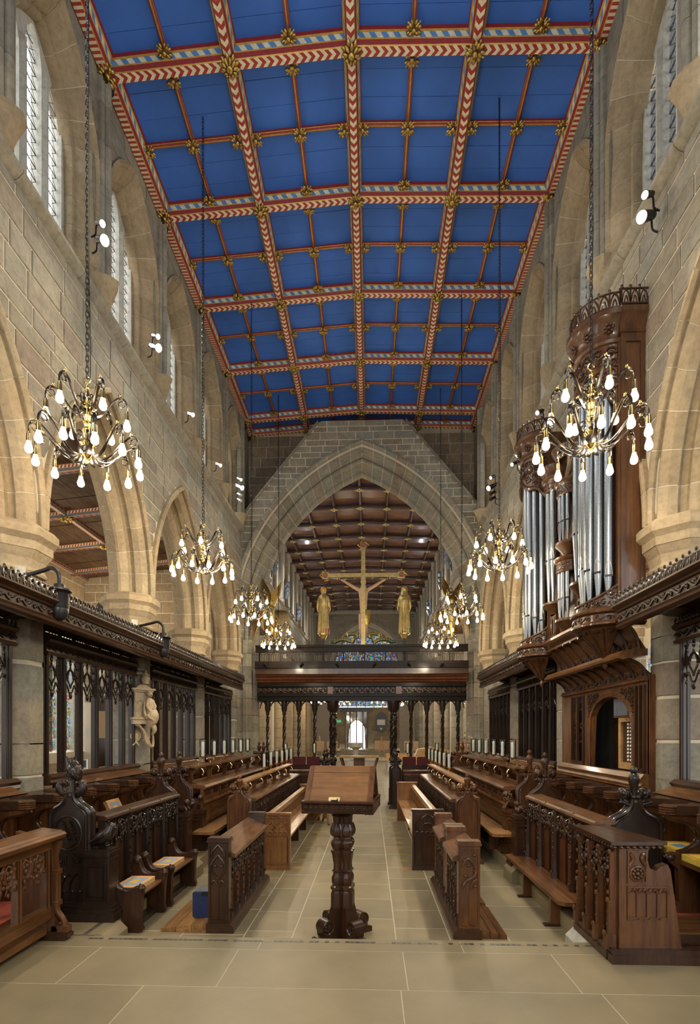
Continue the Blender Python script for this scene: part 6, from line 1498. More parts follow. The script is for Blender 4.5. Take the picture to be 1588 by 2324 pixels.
for s, sd in ((-1, 'left'), (1, 'right')):
    X = XB[s]; f = -s
    # row B: floor-level desk with pierced front
    bench_end('brown oak bench end with poppyhead at the near end of the inner %s desk' % sd, (X(1.60), 7.42, 0), .31, .86, 1.0, 1.20 if s < 0 else 1.24, 'leaf', 'oak_brown', None, 1, .08)
    desk('choir_desk', 'long inner choir desk with pierced dark front beside the %s pew' % sd, (X(1.43), 7.53, 0), 4.65, f, .86, 18, (.36, .02), 'oak_black', 'oak_dark', hd=.3)
    shelf('sloping oak shelf carrying candles above the inner %s desk' % sd, s, 1.64, 1.09, 7.6, 12.3, .15, .88)
    # row C: bench in front of the panelled second desk
    seat_bench('long oak choir bench with polished seat, second row on the %s' % sd, (X(2.14), 7.02, ZS), 5.1, f, .0, .28, .32, .04, ((.6, .02, .2), (2.6, .02, .2), (4.4, .02, .2)), 'oak_light_y' , feet=False, name='choir_bench')
    o = thing('choir_desk', 'panelled oak desk with small traceried squares behind the %s second-row bench' % sd, 'choir desk', (X(2.17), 7.54, ZS))
    L = 4.6; GG = lambda d, u, z: (f * d, u, z)
    MB().sweep([(0, .30), (.02, .30), (.02, .62), (.0, .62)], [0, L], lambda t, q: GG(q[0], t, q[1])).obj('back_board', 'oak_brown_y', o)
    MB().sweep([(-.03, 0), (0, 0), (0, .9), (-.03, .9)], [0, L], lambda t, q: GG(q[0], t, q[1])).obj('frame', 'oak_brown_y', o)
    MB().sweep([(.05, .84), (.06, .87), (.03, .90), (-.34, .92), (-.34, .89), (.0, .84)], [-.02, L], lambda t, q: GG(q[0], t, q[1])).obj('book_rest', 'oak_brown_y', o)
    MB().sweep([(.0, .615), (.035, .625), (.03, .65), (0, .66)], [0, L], lambda t, q: GG(q[0], t, q[1])).obj('rail', 'oak_brown_y', o)
    nP_ = 11; w = L / nP_; tm = MB()
    for j in (-1, 0, 1):
        u = j * w * .21; tm.tube([GG(.008, u + p[0], .74 + p[1]) for p in pointed(w * .09, .045, 4)], .006, 4); tm.ball(GG(.01, u, .80), .018, 1, 1, 1, 6, 4); tm.ball(GG(.01, u + .02, .772), .013, 1, 1, 1, 5, 4)
        tm.add([GG(.012, u - w * .1 - .005, .68), GG(.012, u - w * .1 + .005, .68), GG(.012, u - w * .1 + .005, .76), GG(.012, u - w * .1 - .005, .76)], [(0, 1, 2, 3)])
    tmm = tm.mesh('tracery', 'oak_dark', 50)
    for i in range(nP_):
        u = (i + .5) * w; link('tracery', tmm, o, (0, u, 0))
        m = MB(); frame_panel(m, 0, 0, 0, 0, 0) if False else None
        for a, b in ((i * w + .01, i * w + .07), ): m.add([GG(.018, a - .03, .66), GG(.018, b - .03, .66), GG(.018, b - .03, .84), GG(.018, a - .03, .84), GG(0, a - .03, .66), GG(0, b - .03, .66), GG(0, b - .03, .84), GG(0, a - .03, .84)], [(0, 1, 2, 3), (0, 3, 7, 4), (1, 5, 6, 2)])
        m.obj('stile', 'oak_red', o)
    shelf('dark oak shelf carrying candles above the second-row desk on the %s' % sd, s, 2.36, 1.31, 7.55, 12.2, .15, 1.05)
    for k in range(6):
        candle(X(1.60), 9.15 + .62 * k, 1.075, s, '%s glass-shaded candle from the near end of the inner %s shelf' % (ORD[k], sd), 'candles on the inner %s shelf' % sd)
        candle(X(2.36), (8.15 if s < 0 else 7.95) + .60 * k, 1.30, s, '%s glass-shaded candle from the near end of the outer %s shelf' % (ORD[k], sd), 'candles on the outer %s shelf' % sd)
    for k, (d, lb) in enumerate(((2.26, 'first'), (2.42, 'second'))):
        bench_end('small dark bench end at the far %s end of the stalls, %s from the aisle' % (sd, lb), (X(d), 12.35 + .25 * k, ZS), .32, .95, 1.14, 1.46, 'balls', 'oak_dark' if s < 0 else 'oak_brown', None, 1, .1)
    # stall floor, carpet, back stalls
    xa, xb = sorted((XL if s < 0 else XR, X(2.47 if s < 0 else 2.45)))
    st = struct(MB().box(xa, xb, 3.95 if s > 0 else 3.3, 13.2, ZS, ZP - .012).obj('stall_platform', 'oak_dark_y'))
    for i in range(4 if s > 0 else 0):
        MB().box(xa + .01, xb - .0, 3.96 + i * .09, 4.045 + i * .09, ZP - .012, ZP).obj('floor_board', 'oak_brown_x', st)
    c = tag(MB().box(xa, xb - (.10 if s < 0 else 0), 4.34 if s > 0 else 3.35, 13.1, ZP - .011, ZP + .004).obj('carpet', 'red_carpet'), 'red carpet running in front of the %s back stalls' % sd, 'carpet')
    def stall(y, lab, fi):
        o = thing('choir_stall', lab, 'choir stall', ((XL + .02) if s < 0 else (XR - .02), y, ZP), 0, 'back row stalls on the %s' % sd); G = lambda d, u, z: (f * d, u, z); W = .515
        P = [(0, 0), (.40, 0), (.40, .05), (.36, .09), (.37, .36), (.42, .40), (.44, .44), (.41, .49), (.36, .485)] + bez((.35, .49), (.20, .52), (.14, .64), (.25, .71), 7) + bez((.25, .71), (.33, .75), (.42, .74), (.46, .78), 5)[1:] + [(.46, .80), (0, .80)]
        C1 = bez((.35, .49), (.20, .52), (.14, .64), (.25, .71), 7) + bez((.25, .71), (.33, .75), (.42, .74), (.46, .78), 5)[1:]
        E = [(.0, .2555), (.10, .25), (.16, .17), (.24, .075), (.40, .062), (.47, .045), (.50, 0)]
        for sg, y0_ in ((1, .001), (-1, W - .001)):
            m = MB(); m.prism([(f * a, b) for a, b in P], 'y', y0_, y0_ + sg * .028); m.obj('division', 'oak_brown', o)
            m = MB(); m.tube([G(a, y0_ + sg * .024, b) for a, b in C1], .013, 5)
            m.ball(G(.42, y0_ + sg * .02, .45), .034, 1, .55, 1, 9, 7)
            for j in range(4): m.ball(G(.42 + .03 * cos(j), y0_ + sg * .022, .45 + .03 * sin(j)), .013, 1, 1, 1, 5, 4)
            m.obj('arm_moulding', 'oak_dark', o, 50)
            m = MB(); m.prism([(0, y0_)] + [(f * a, y0_ + sg * b) for a, b in E], 'z', .80, .875); m.obj('elbow_rest', 'oak_dark_y', o)
            m = MB()
            for j in range(4): m.lathe([(.042, .80 + .019 * j), (.056, .806 + .019 * j), (.056, .813 + .019 * j), (.042, .819 + .019 * j)], G(.45, y0_, 0), 8, 0, None, 1, 1, 0 if sg > 0 else pi, pi if sg > 0 else 2 * pi); m.lathe([(.03, .80 + .019 * j), (.040, .806 + .019 * j), (.040, .813 + .019 * j), (.03, .819 + .019 * j)], G(.43, y0_ + sg * .042, 0), 8)
            m.obj('elbow_roll', 'oak_brown', o, 40)
        MB().box(min(0, f * .02), max(0, f * .02), .03, W - .03, .1, .80).obj('back_panel', 'oak_brown', o)
        MB().box(min(f * .02, f * .36), max(f * .02, f * .36), .03, W - .03, .40, .44).obj('seat', 'oak_brown_y', o)
        return o
    ys = ([3.98 + .515 * k for k in range(6)] + [7.35 + .515 * k for k in range(11)]) if s < 0 else ([3.9 + .515 * k for k in range(6)] + [7.35 + .515 * k for k in range(11)])
    pr = stall(ys[0], 'first oak stall from the near end of the %s back row' % sd, f)
    for k, y in enumerate(ys[1:]): dup(pr, (pr.location[0], y, ZP), None, '%s oak stall from the near end of the %s back row' % (ORD[k + 1], sd))
    for k in ((0, 1) if s > 0 else ()):
        c = thing('cushion', 'yellow needlework cushion on the %s right stall seat' % ('nearest' if k == 0 else 'second'), 'cushion', (pr.location[0] - .2, ys[k] + .26, ZP + .44)); MB().prism([(-.16, -.2), (.17, -.2), (.17, .2), (-.16, .2)], 'z', 0, .05).obj('pad', 'kneeler_yellow', c)
    if s < 0:
        c = thing('cushion', 'orange and grey cushion leaning on a left back stall', 'cushion', (XL + .30, ys[4] + .33, ZP + .53)); c.rotation_euler = (0, 1.1, 0); MB().prism([(-.12, -.16), (.12, -.16), (.12, .16), (-.12, .16)], 'z', 0, .04).obj('pad', 'kneeler_grey', c)
    w_ = struct(link('panelling', None)); w_.name = 'trim_2' if s < 0 else 'trim_3'
    y = 3.2
    while y < 13.2:
        if not any(abs(y + .13 - p) < .36 for p in PIER[s]):
            m = MB(); a = XL if s < 0 else XR; m.box(min(a - f * .12, a - f * .02), max(a - f * .12, a - f * .02), y + .002, y + .258, ZP, 1.22); m.obj('panel', 'oak_dark', w_)
        m = MB(); a = XL if s < 0 else XR; m.sweep([(.0, 1.19), (.10, 1.20), (.13, 1.215), (.03, 1.24), (-.12, 1.30), (-.14, 1.25)], [y, y + .26], lambda t, q: (a + f * q[0], t, q[1]))
        if not any(abs(y + .13 - p) < .30 for p in PIER[s]): m.obj('ledge', 'oak_brown_y', w_)
        y += .26
# open desk at the left edge of the sanctuary
t = thing('prayer_desk', 'brown oak prayer desk with open traceried front at the left foreground', 'desk', (-2.56, 2.70, ZS)); L = 1.44
MB().sweep([(.09, .80), (.10, .83), (.085, .845), (.07, .85), (.05, .86), (-.10, .875), (-.10, .85), (.0, .82), (.0, .78), (.06, .78)], [-.02, L + .05], lambda q, p: (p[0], q, p[1])).obj('book_rest', 'oak_brown_y', t)
MB().box(-.03, .03, 0, L, .17, .27).box(-.03, .03, 0, L, .72, .79).obj('rail', 'oak_brown_y', t)
for i in range(5):
    m = MB(); y = .02 + i * (L - .1) / 4; m.box(-.025, .028, y - .022, y + .022, .2, .75); m.lathe([(.012, .27), (.012, .72)], (.03, y, 0), 6); m.obj('mullion', 'oak_brown', t)
    if i < 4:
        m = MB(); w = (L - .1) / 4
        for e in (.27, .73): leafy(m, lambda d, u, z: (d - .01, u, z), y + w * e, .73, w * .48, .24, i * 3 + 60, .012)
        m.obj('tracery', 'oak_brown', t, 50)
m = MB(); m.prism([(-.22, .03), (.09, .03), (.05, .16), (.03, .78), (-.26, .86)], 'y', L - .045, L + .01); m.obj('end_panel', 'oak_brown', t)
m = MB(); m.box(.02, .075, L - .035, L + .01, .28, .55); m.prism([(.03, .55), (.075, .55), (.06, .66), (.10, .78), (.03, .78)], 'y', L - .03, L + .005)
for z in (.28, .30, .53, .55): m.box(.015, .085, L - .042, L + .016, z - .008, z + .008)
m.tube([(.05, L - .01, .27), (.06, L - .01, .22), (.11, L - .01, .15), (.12, L - .01, .09)], [.028, .024, .022, .03], 7); m.box(.03, .16, L - .045, L + .02, .06, .11); m.obj('buttress', 'oak_brown', t, 40)
m = MB(); m.prism([(-.28, 0), (.14, 0), (.17, .02), (.17, .045), (.12, .07), (-.28, .07)], 'y', L - .06, L + .03); m.obj('foot', 'oak_dark', t); MB().box(-.27, .0, .0, L, .05, .10).obj('kneeling_step', 'oak_brown_y', t)
# ------------------------------------------------------------------ chandeliers
def make_chandelier(top):
    o = thing('chandelier', 'x', 'chandelier', (0, 0, -9)); H = top
    MB().lathe([(.0001, 0), (.018, .005), (.022, .018), (.010, .035), (.02, .05), (.045, .075), (.05, .09), (.03, .10), (.035, .12), (.062, .15), (.066, .165), (.03, .185), (.022, .21), (.03, .25), (.038, .275), (.022, .295), (.028, .32), (.036, .335), (.02, .35), (.03, .375), (.034, .39), (.02, .40), (.024, .43), (.042, .465), (.046, .475), (.02, .485), (.018, .50), (.034, .525), (.036, .54), (.018, .58), (.010, .605), (.018, .615), (.018, .63), (.008, .64), (.010, .66)], (0, 0, 0), 14, 0, None, 1, 1, mod=lambda a, z: 1 + (.06 * sin(8 * a) if .06 < z < .18 or .4 < z < .48 else 0)).obj('stem', 'brass', o, 50)
    m = MB(); m.tube([(.028 * cos(a), 0, .685 + .028 * sin(a)) for a in lin(0, 2 * pi, 12)], .006, 5); m.obj('ring', 'brass', o, 50)
    m = MB(); n = int((H - .71) / .046)
    for i in range(n):
        z = .705 + i * .046; a = 0 if i % 2 else pi / 2
        P = [(.012 * cos(a) * q, .012 * sin(a) * q, z + w) for q, w in ((1, .008), (1, .046), (.4, .058), (-.4, .058), (-1, .046), (-1, .008), (-.4, -.004), (.4, -.004))]
        m.tube(P, .0036, 3, True)
    m.tube([(.02, 0, .69), (.022, .01, .8), (.014, .012, 1.3), (.016, -.012, 2.4), (.013, .012, H)], .004, 4); m.obj('chain', 'black_iron', o)
    for q, (z, r) in enumerate(((.17, .09), (.47, .085))):
        m = MB()
        for i in range(6):
            a = i * pi / 3 + q * .5; c = lambda rr, zz: (rr * cos(a), rr * sin(a), z + zz)
            m.tube([c(.04, -.01), c(r * .8, -.01), c(r * 1.05, .03), c(r * .85, .075), c(r * .55, .06), c(r * .6, .03)], .011, 5, flat=.35)
        m.obj('scroll_collar', 'nickel', o, 50)
    def arm(kind):
        if kind == 0: P = [(.04, .13), (.07, .055), (.13, .035), (.20, .075), (.29, .175), (.345, .225), (.39, .225), (.415, .18), (.415, .13)]; C = (.375, .175); E = (.415, .12)
        else: P = [(.03, .44), (.06, .40), (.10, .41), (.15, .47), (.21, .56), (.25, .585), (.285, .575), (.305, .53), (.305, .48)]; C = (.268, .53); E = (.305, .47)
        PP = bez3(P)
        m = MB(); m.tube([(p[0], 0, p[1]) for p in PP], .0155, 5, flat=.4, up=(0, 0, 1)); m.tube([(C[0] + .036 * (1 - .5 * t) * cos(.6 + 5.6 * t), 0, C[1] + .036 * (1 - .5 * t) * sin(.6 + 5.6 * t)) for t in lin(0, 1, 10)], .009, 5, flat=.4)
        am = m.mesh('arm', 'nickel', 50)
        s = MB(); z = E[1]; s.lathe([(.006, z + .02), (.013, z + .01), (.017, z - .005), (.019, z - .06), (.021, z - .065)], (E[0], 0, 0), 10); tp = max(p[1] for p in P); s.ball((C[0] - .015, 0, tp + .022), .014, 1, 1, 1, 8, 6); s.lathe([(.006, tp), (.004, tp + .01)], (C[0] - .015, 0, 0), 6); sm = s.mesh('socket', 'brass', 50)
        b = MB(); b.lathe([(.015, z - .066), (.020, z - .085), (.027, z - .105)], (E[0], 0, 0), 12, m=1); b.lathe([(.027, z - .105), (.030, z - .120), (.028, z - .136), (.018, z - .148), (.0001, z - .152)], (E[0], 0, 0), 12, m=0); bm_ = b.mesh('bulb', ['bulb_glow', 'bulb_glow'], 60)
        return am, sm, bm_
    A = [arm(0), arm(1)]
    for k, n, ph in ((0, 12, .1), (1, 6, .35)):
        for i in range(n):
            a = link('arm', A[k][0], o, (0, 0, 0), (0, 0, ph + 2 * pi * i / n)); link('socket', A[k][1], a); link('bulb', A[k][2], a)
    return o
def bez3(P, k=3):
    out = []; n = len(P)
    for i in range(n - 1):
        p0, p1, p2, p3 = P[max(0, i - 1)], P[i], P[i + 1], P[min(n - 1, i + 2)]
        for j in range(k):
            t = j / k; out.append(tuple(.5 * (2 * p1[c] + (p2[c] - p0[c]) * t + (2 * p0[c] - 5 * p1[c] + 4 * p2[c] - p3[c]) * t * t + (3 * p1[c] - p0[c] - 3 * p2[c] + p3[c]) * t ** 3) for c in range(len(p1))))
    return out + [P[-1]]
CH = make_chandelier(10.56 - 4.03); first = True
for k, y in enumerate((4.30, 7.32, 10.33, 13.40)):
    for x, sd in ((-2.35, 'left'), (1.76, 'right')):
        lb = '%s brass chandelier of glowing bulbs on the %s, hung by a long chain' % (['nearest', 'second', 'third', 'farthest'][k], sd)
        o = CH if first else dup(CH, None, None); first = False
        o.location = (x, y, 4.03); o.rotation_euler = (0, 0, .4 * k + (.2 if x > 0 else 0)); o['label'] = lb; o['group'] = 'brass chandeliers of the quire'
        lamp('POINT', 'chandelier_light', (x, y, 3.93), 42 if k < 3 else 22, (1, .84, .60), .05)
        lamp('POINT', 'chandelier_light', (x + .11, y + .11, 4.36), 22 if k < 3 else 12, (1, .84, .60), .05)
nb_ = MB(); nb_.lathe([(.03, -.165), (.034, -.15), (.02, -.12), (.012, -.1)], (0, 0, 0), 8); nbm_ = nb_.mesh('bulb', 'bulb_glow', 60)
for k, (x, y, z) in enumerate(((-2.5, 26, 3.45), (-3.2, 32, 3.9), (1.6, 27, 3.4), (2.7, 25, 3.5), (.5, 40, 4.3), (-2.0, 40, 4.2))):
    o = thing('nave_chandelier', 'small distant chandelier of bulbs under the rood beam, %s from the left' % ORD[[1, 0, 4, 5, 3, 2][k]], 'chandelier', (x, y, z), 0, 'chandeliers of the nave')
    m = MB(); m.lathe([(.0001, -.1), (.05, -.05), (.03, .2), (.05, .4), (.0001, .5)], (0, 0, 0), 8); m.obj('stem', 'brass', o); MB().tube([(0, 0, .5), (0, 0, 13.1 - z)], .006, 4).obj('rod', 'black_iron', o)
    m = MB()
    for i in range(12): a = i * pi / 6; r = .48 if i % 2 else .32; m.tube([(0, 0, .05), (r * .5 * cos(a), r * .5 * sin(a), .0), (r * cos(a), r * sin(a), .12 + .2 * (1 - i % 2))], .012, 4)
    m.obj('arms', 'nickel', o)
    for i in range(12): a = i * pi / 6; r = .48 if i % 2 else .32; q = link('bulb', nbm_, o, (r * cos(a), r * sin(a), .12 + .2 * (1 - i % 2))); q.scale = (1.6, 1.6, 1.6)
# ------------------------------------------------------------------ spotlights on the clerestory sills
def spot(x, y, z, s, size, glow, label, aim=(0, -.6, -.5), body='chrome'):
    t = thing('wall_spotlight', label, 'spotlight', (x, y, z), 0, 'spotlights on the clerestory sills')
    v = Vector((aim[0] * 1, aim[1], aim[2])).normalized(); R = v.to_track_quat('-Z', 'Y').to_matrix().to_4x4()
    m = MB(); m.X = R; m.lathe([(.016, .09), (.026, .085), (.03, .02), (.034, -.07), (.036, -.075)], (0, 0, 0), 14); m.X = R @ Matrix.Scale(size, 4); 
    m = MB(); m.X = R @ Matrix.Scale(size, 4); m.lathe([(.016, .09), (.026, .085), (.03, .02), (.036, -.07), (.038, -.075), (.034, -.07)], (0, 0, 0), 14); m.obj('body', body, t, 40)
    if glow: m = MB(); m.X = R @ Matrix.Scale(size, 4); m.lathe([(.0001, -.073), (.033, -.073)], (0, 0, 0), 14); m.obj('lens', glow, t)
    m = MB(); m.tube([(0, 0, .03 * size), (s * .06, .03, .0), (s * .07, .03, -.10), (s * .12, .02, -.14)], .010, 5); m.obj('bracket', 'black_iron', t)
    return t
SL = [(-1, -3.25, 6.23, 7.92, 1.0, 'spot_soft'), (-1, -3.25, 6.25, 7.74, 1.5, 'spot_glow'), (-1, -3.25, 7.88, 7.81, 1.0, 'spot_soft'), (-1, -3.25, 7.86, 7.63, 1.45, 'spot_glow'), (-1, -3.25, 9.45, 7.58, 1.0, 'spot_soft'), (-1, -3.25, 11.2, 7.56, 1.0, 'spot_soft'), (-1, -3.25, 13.0, 8.12, 1.0, 'spot_soft'), (-1, -3.25, 13.0, 7.93, 1.6, 'spot_soft'), (-1, -3.25, 13.0, 7.74, 1.0, None), (-1, -3.25, 13.0, 7.60, 1.0, None)]
SR = [(1, 2.68, 5.22, 7.0, 1.0, 'spot_soft'), (1, 2.68, 5.25, 6.82, 1.5, 'spot_glow'), (1, 2.68, 6.85, 6.98, 1.0, 'spot_soft'), (1, 2.68, 6.9, 6.83, 1.45, 'spot_glow'), (1, 2.68, 8.5, 6.9, 1.0, 'spot_soft'), (1, 2.68, 10.0, 6.85, 1.0, 'spot_soft'), (1, 2.68, 11.75, 7.45, 1.0, 'spot_soft'), (1, 2.68, 11.85, 7.28, 1.6, 'spot_soft'), (1, 2.68, 11.75, 7.1, 1.0, None), (1, 2.68, 11.75, 6.98, 1.0, None)]

cnt = {}
for s, x, y, z, sz, gl in SL + SR:
    cnt[s] = cnt.get(s, 0) + 1
    x = (XL + .2) if s < 0 else (XR - .2)
    big = sz > 1.2
    spot(x, y, z, s, sz, gl, '%s %s spotlight from the near end on the %s clerestory sill' % (ORD[cnt[s] - 1], 'large bright' if big and gl == 'spot_glow' else 'small chrome', 'left' if s < 0 else 'right'), (-s * .72, -.5, -.55), 'chrome' if s < 0 else 'black_iron')
    if gl: lamp('SPOT', 'spotlight_beam', (x - s * .1, y - .16, z - .14), 95 if gl == 'spot_glow' else 45, (1, .88, .68), .04, Vector((-s * .62, -.35, -.7)).to_track_quat('-Z', 'Y').to_euler(), spot_size=2.2, spot_blend=.6)
for k, (x, y, z) in enumerate(((NL + .35, 22.5, 9.8), (NL + .35, 25.3, 9.7), (NL + .35, 29, 9.5), (NL + .35, 34, 9.4), (NR - .35, 21.5, 9.9), (NR - .35, 25, 9.8), (NR - .35, 27.5, 9.5), (NR - .35, 33, 9.4))):
    t = thing('nave_spotlight', 'dark cluster of theatre spotlights on the %s nave clerestory, %s from the arch' % ('left' if x < 0 else 'right', ORD[k % 4]), 'spotlight', (x, y, z))
    m = MB(); s = -1 if x < 0 else 1
    for j in range(3): m.X = Matrix.Translation((0, .1 * j, .30 * j)) @ Matrix.Rotation(.9, 4, 'X') @ Matrix.Rotation(-s * .4, 4, 'Y'); m.lathe([(.05, .18), (.10, .15), (.11, -.12), (.13, -.2)], (0, 0, 0), 12)
    m.X = Matrix(); m.obj('lanterns', 'slate_grey', t, 40); MB().tube([(s * .2, .1, -.3), (s * .16, .12, .9)], .025, 6).obj('stand', 'black_iron', t)
# ------------------------------------------------------------------ dome cameras on the left piers
for k, (y, z, py) in enumerate(((5.02, 3.02, 5.25), (7.6, 3.04, 8.0))):
    t = thing('dome_camera', 'black pendant dome camera on a bent arm, %s of the left piers' % ('nearest' if k == 0 else 'second'), 'camera', (-3.02, y, z)); t.scale = (1.35, 1.35, 1.35)
    MB().lathe([(.02, .165), (.036, .16), (.036, .13), (.078, .125), (.082, .112), (.070, .10), (.064, .09), (.066, .0), (.062, -.015)], (0, 0, 0), 18).obj('housing', 'black_iron', t, 40)
    MB().lathe([(.063, -.015), (.061, -.045), (.046, -.08), (.02, -.098), (.0001, -.10)], (0, 0, 0), 18).obj('dome', 'black_plastic', t, 60)
    MB().tube([(0, 0, .15), (0, 0, .22), (-.03, .01, .265), (-.08, .03, .29), (-.16, .07, .285), (-.36, .13, .26)], .015, 8).obj('arm', 'black_iron', t, 60)
    m = MB(); m.X = Matrix.Translation((-.385, .14, .24)) @ Matrix.Rotation(radians(45), 4, 'Z'); m.box(-.035, .035, -.012, .01, -.10, .10); m.obj('wall_plate', 'window_stone', t)
# ------------------------------------------------------------------ marble monument on the second left pier
t = thing('wall_monument', 'carved buff marble monument with a kneeling draped figure on the second left pier', 'monument', (-3.495, 7.955, 1.55), radians(45))
t.scale = (1.08, 1.08, 1.02)
MB().box(-.16, .12, -.10, .06, .38, .48).box(-.17, .13, -.115, .06, .45, .48).obj('plinth', 'marble_buff', t)
MB().box(-.13, .03, -.075, .06, .48, .86).prism([(-.15, -.10), (.13, -.10), (.13, .05), (-.15, .05)], 'z', .86, .885).prism([(-.17, -.12), (.15, -.12), (.15, .05), (-.17, .05)], 'z', .885, .91).prism([(-.12, -.09), (.11, -.09), (.11, .04), (-.12, .04)], 'z', .91, .97, None, None, .35).obj('shrine', 'marble_buff', t)
m = MB(); m.tube([(p[0] * 1 - .05, -.078, .62 + p[1]) for p in pointed(.06, .12, 6)], .012, 5)
for x in (-.12, .02): m.lathe([(.014, .48), (.014, .86)], (x, -.075, 0), 8)
m.obj('niche_moulding', 'marble_buff', t, 50)
MB().lathe([(.02, .97), (.05, .985), (.045, 1.0), (.06, 1.04), (.062, 1.07), (.04, 1.10), (.05, 1.115), (.02, 1.15), (.015, 1.18), (.0001, 1.19)], (.04, -.03, 0), 12).obj('urn', 'marble_buff', t, 50)
m = MB(); m.tube([(.06, -.10, .32), (.09, -.13, .42), (.10, -.13, .52), (.07, -.11, .62), (.06, -.11, .72), (.06, -.11, .77)], [.035, .075, .085, .062, .06, .03], 12)
m.tube([(.04, -.13, .72), (.01, -.16, .64), (.05, -.17, .57)], [.024, .021, .018], 8); m.tube([(.10, -.12, .72), (.13, -.15, .64), (.08, -.18, .60)], [.024, .021, .018], 8)
m.tube([(.12, -.09, .75), (.14, -.11, .6), (.02, -.17, .5), (.10, -.19, .42), (.05, -.14, .33)], [.014, .022, .026, .024, .012], 7)
m.tube([(.0, -.10, .72), (-.01, -.13, .55), (.02, -.15, .45)], [.012, .02, .016], 7); m.tube([(.08, -.12, .40), (.12, -.15, .30), (.10, -.12, .22)], [.05, .035, .018], 8); m.obj('draped_figure', 'marble_buff', t, 60)
m = MB(); m.ball((.06, -.125, .825), .042, .95, 1.05, 1.2, 12, 9); m.ball((.055, -.105, .845), .045, 1, 1, 1, 10, 7); m.tube([(.06 + .044 * cos(a), -.115 + .044 * sin(a), .86) for a in lin(0, 2 * pi, 10)], .009, 5); m.tube([(.065, -.166, .82), (.067, -.174, .81)], .008, 5); m.obj('head', 'marble_buff', t, 60)
m = MB(); m.lathe([(.05, -.01), (.052, .01)], (0, 0, 0), 4) if False else None
m.tube([(-.10 + .065 * cos(a), -.03, .20 + .075 * sin(a)) for a in lin(0, 2 * pi, 16)], .010, 6); m.ball((-.10, -.02, .20), .06, 1, .3, 1.15, 12, 8)
for q in (-1, 1): m.tube([(-.10, -.03, .12), (-.10 + q * .03, -.035, .08), (-.10 + q * .05, -.03, .05)], [.012, .016, .008], 5)
m.obj('cartouche', 'marble_buff', t, 60)
m = MB()
for k in range(5): m.tube([(-.12 + .01 * k, -.06 - .01 * k, .37), (-.02 + .012 * k, -.09, .30 - .02 * k), (.02 + .014 * k, -.10, .12 - .012 * k), (.10 + .006 * k, -.09, .03 + .006 * k), (.13, -.07, .14 + .02 * k), (.12, -.06, .26)], [.012, .018, .016, .016, .014, .008], 6)
m.obj('swag', 'marble_buff', t, 60)
m = MB()
for k in range(8): m.ball((-.10 + .03 * cos(k), -.01, 1.1 + .035 * sin(k * 1.3)), .02, 1, .5, 1, 5, 4)
m.tube([(-.08, -.01, 1.12), (-.02, -.02, 1.14), (.03, -.02, 1.10)], .012, 5); m.obj('relief', 'marble_buff', t, 60)
# ------------------------------------------------------------------ lectern
t = thing('lectern', 'double-sided carved oak lectern with clustered baluster stem in the middle of the aisle', 'lectern', (-.245, 4.66, 0), -.11)
BP = [(.055, .30), (.055, .44), (.042, .47), (.055, .49), (.055, .51), (.036, .53), (.048, .56), (.050, .60), (.038, .63), (.030, .66), (.046, .68), (.036, .70), (.042, .80), (.050, .84), (.034, .86), (.052, .89), (.055, .92), (.034, .955), (.044, .975), (.034, .985), (.040, 1.00), (.034, 1.02), (.030, 1.02), (.052, 1.045), (.054, 1.07), (.045, 1.09), (.034, 1.11)]
BP = [(.052, .28), (.052, .40), (.044, .43), (.054, .445), (.054, .465), (.036, .48), (.046, .505), (.046, .55), (.034, .575), (.034, .595), (.046, .605), (.032, .62), (.030, .66), (.044, .76), (.052, .775), (.052, .79), (.036, .80), (.046, .825), (.052, .85), (.046, .875), (.034, .89), (.030, .905), (.052, .935), (.054, .965), (.044, 1.0), (.030, 1.03), (.034, 1.05), (.036, 1.09), (.046, 1.10), (.034, 1.115), (.050, 1.13), (.052, 1.15)]
for i in range(4):
    a = pi / 4 + i * pi / 2; m = MB(); m.lathe([(r * 1.12, z * .975) for r, z in BP], (.056 * cos(a) * 1.05, .056 * sin(a) * 1.05, 0), 8, pi / 8)
    for k in range(8): b = k * pi / 4; m.tube([(.059 * cos(a) + .05 * cos(b), .059 * sin(a) + .05 * sin(b), .90), (.059 * cos(a) + .058 * cos(b), .059 * sin(a) + .058 * sin(b), .94), (.059 * cos(a) + .04 * cos(b), .059 * sin(a) + .04 * sin(b), 1.0)], .010, 4)
    m.obj('baluster', 'oak_dark', t, 30)
MB().box(-.045, .045, -.045, .045, 0, 1.14).obj('core', 'oak_brown', t); MB().box(-.08, .08, -.08, .08, 1.10, 1.17).obj('neck', 'oak_black', t)
for i in range(4):
    a = pi / 4 + i * pi / 2; f = MB(); f.X = Matrix.Rotation(a, 4, 'Z')
    f.prism([(.03, 0), (.27, 0), (.275, .05), (.24, .06)] + arcpts(.185, .125, .065, -20, 150, 8) + [(.115, .22), (.09, .30), (.03, .30)], 'y', -.045, .045); f.obj('foot', 'oak_dark', t, 30)
    f = MB(); f.X = Matrix.Rotation(a, 4, 'Z')
    for q in (-1, 1):
        f.tube([(.185 + .058 * cos(b), q * .048, .125 + .058 * sin(b)) for b in lin(0, 2 * pi, 16)], .009, 5)
        for k in range(9): b = k * 2.4; f.ball((.185 + .03 * cos(b) * (k % 3) * .5, q * .048, .125 + .03 * sin(b) * (k % 3) * .5), .012, 1, .8, 1, 5, 4)
    f.box(.20, .29, -.05, .05, .0, .045); f.obj('scroll_carving', 'oak_dark', t, 50)
hw = .29
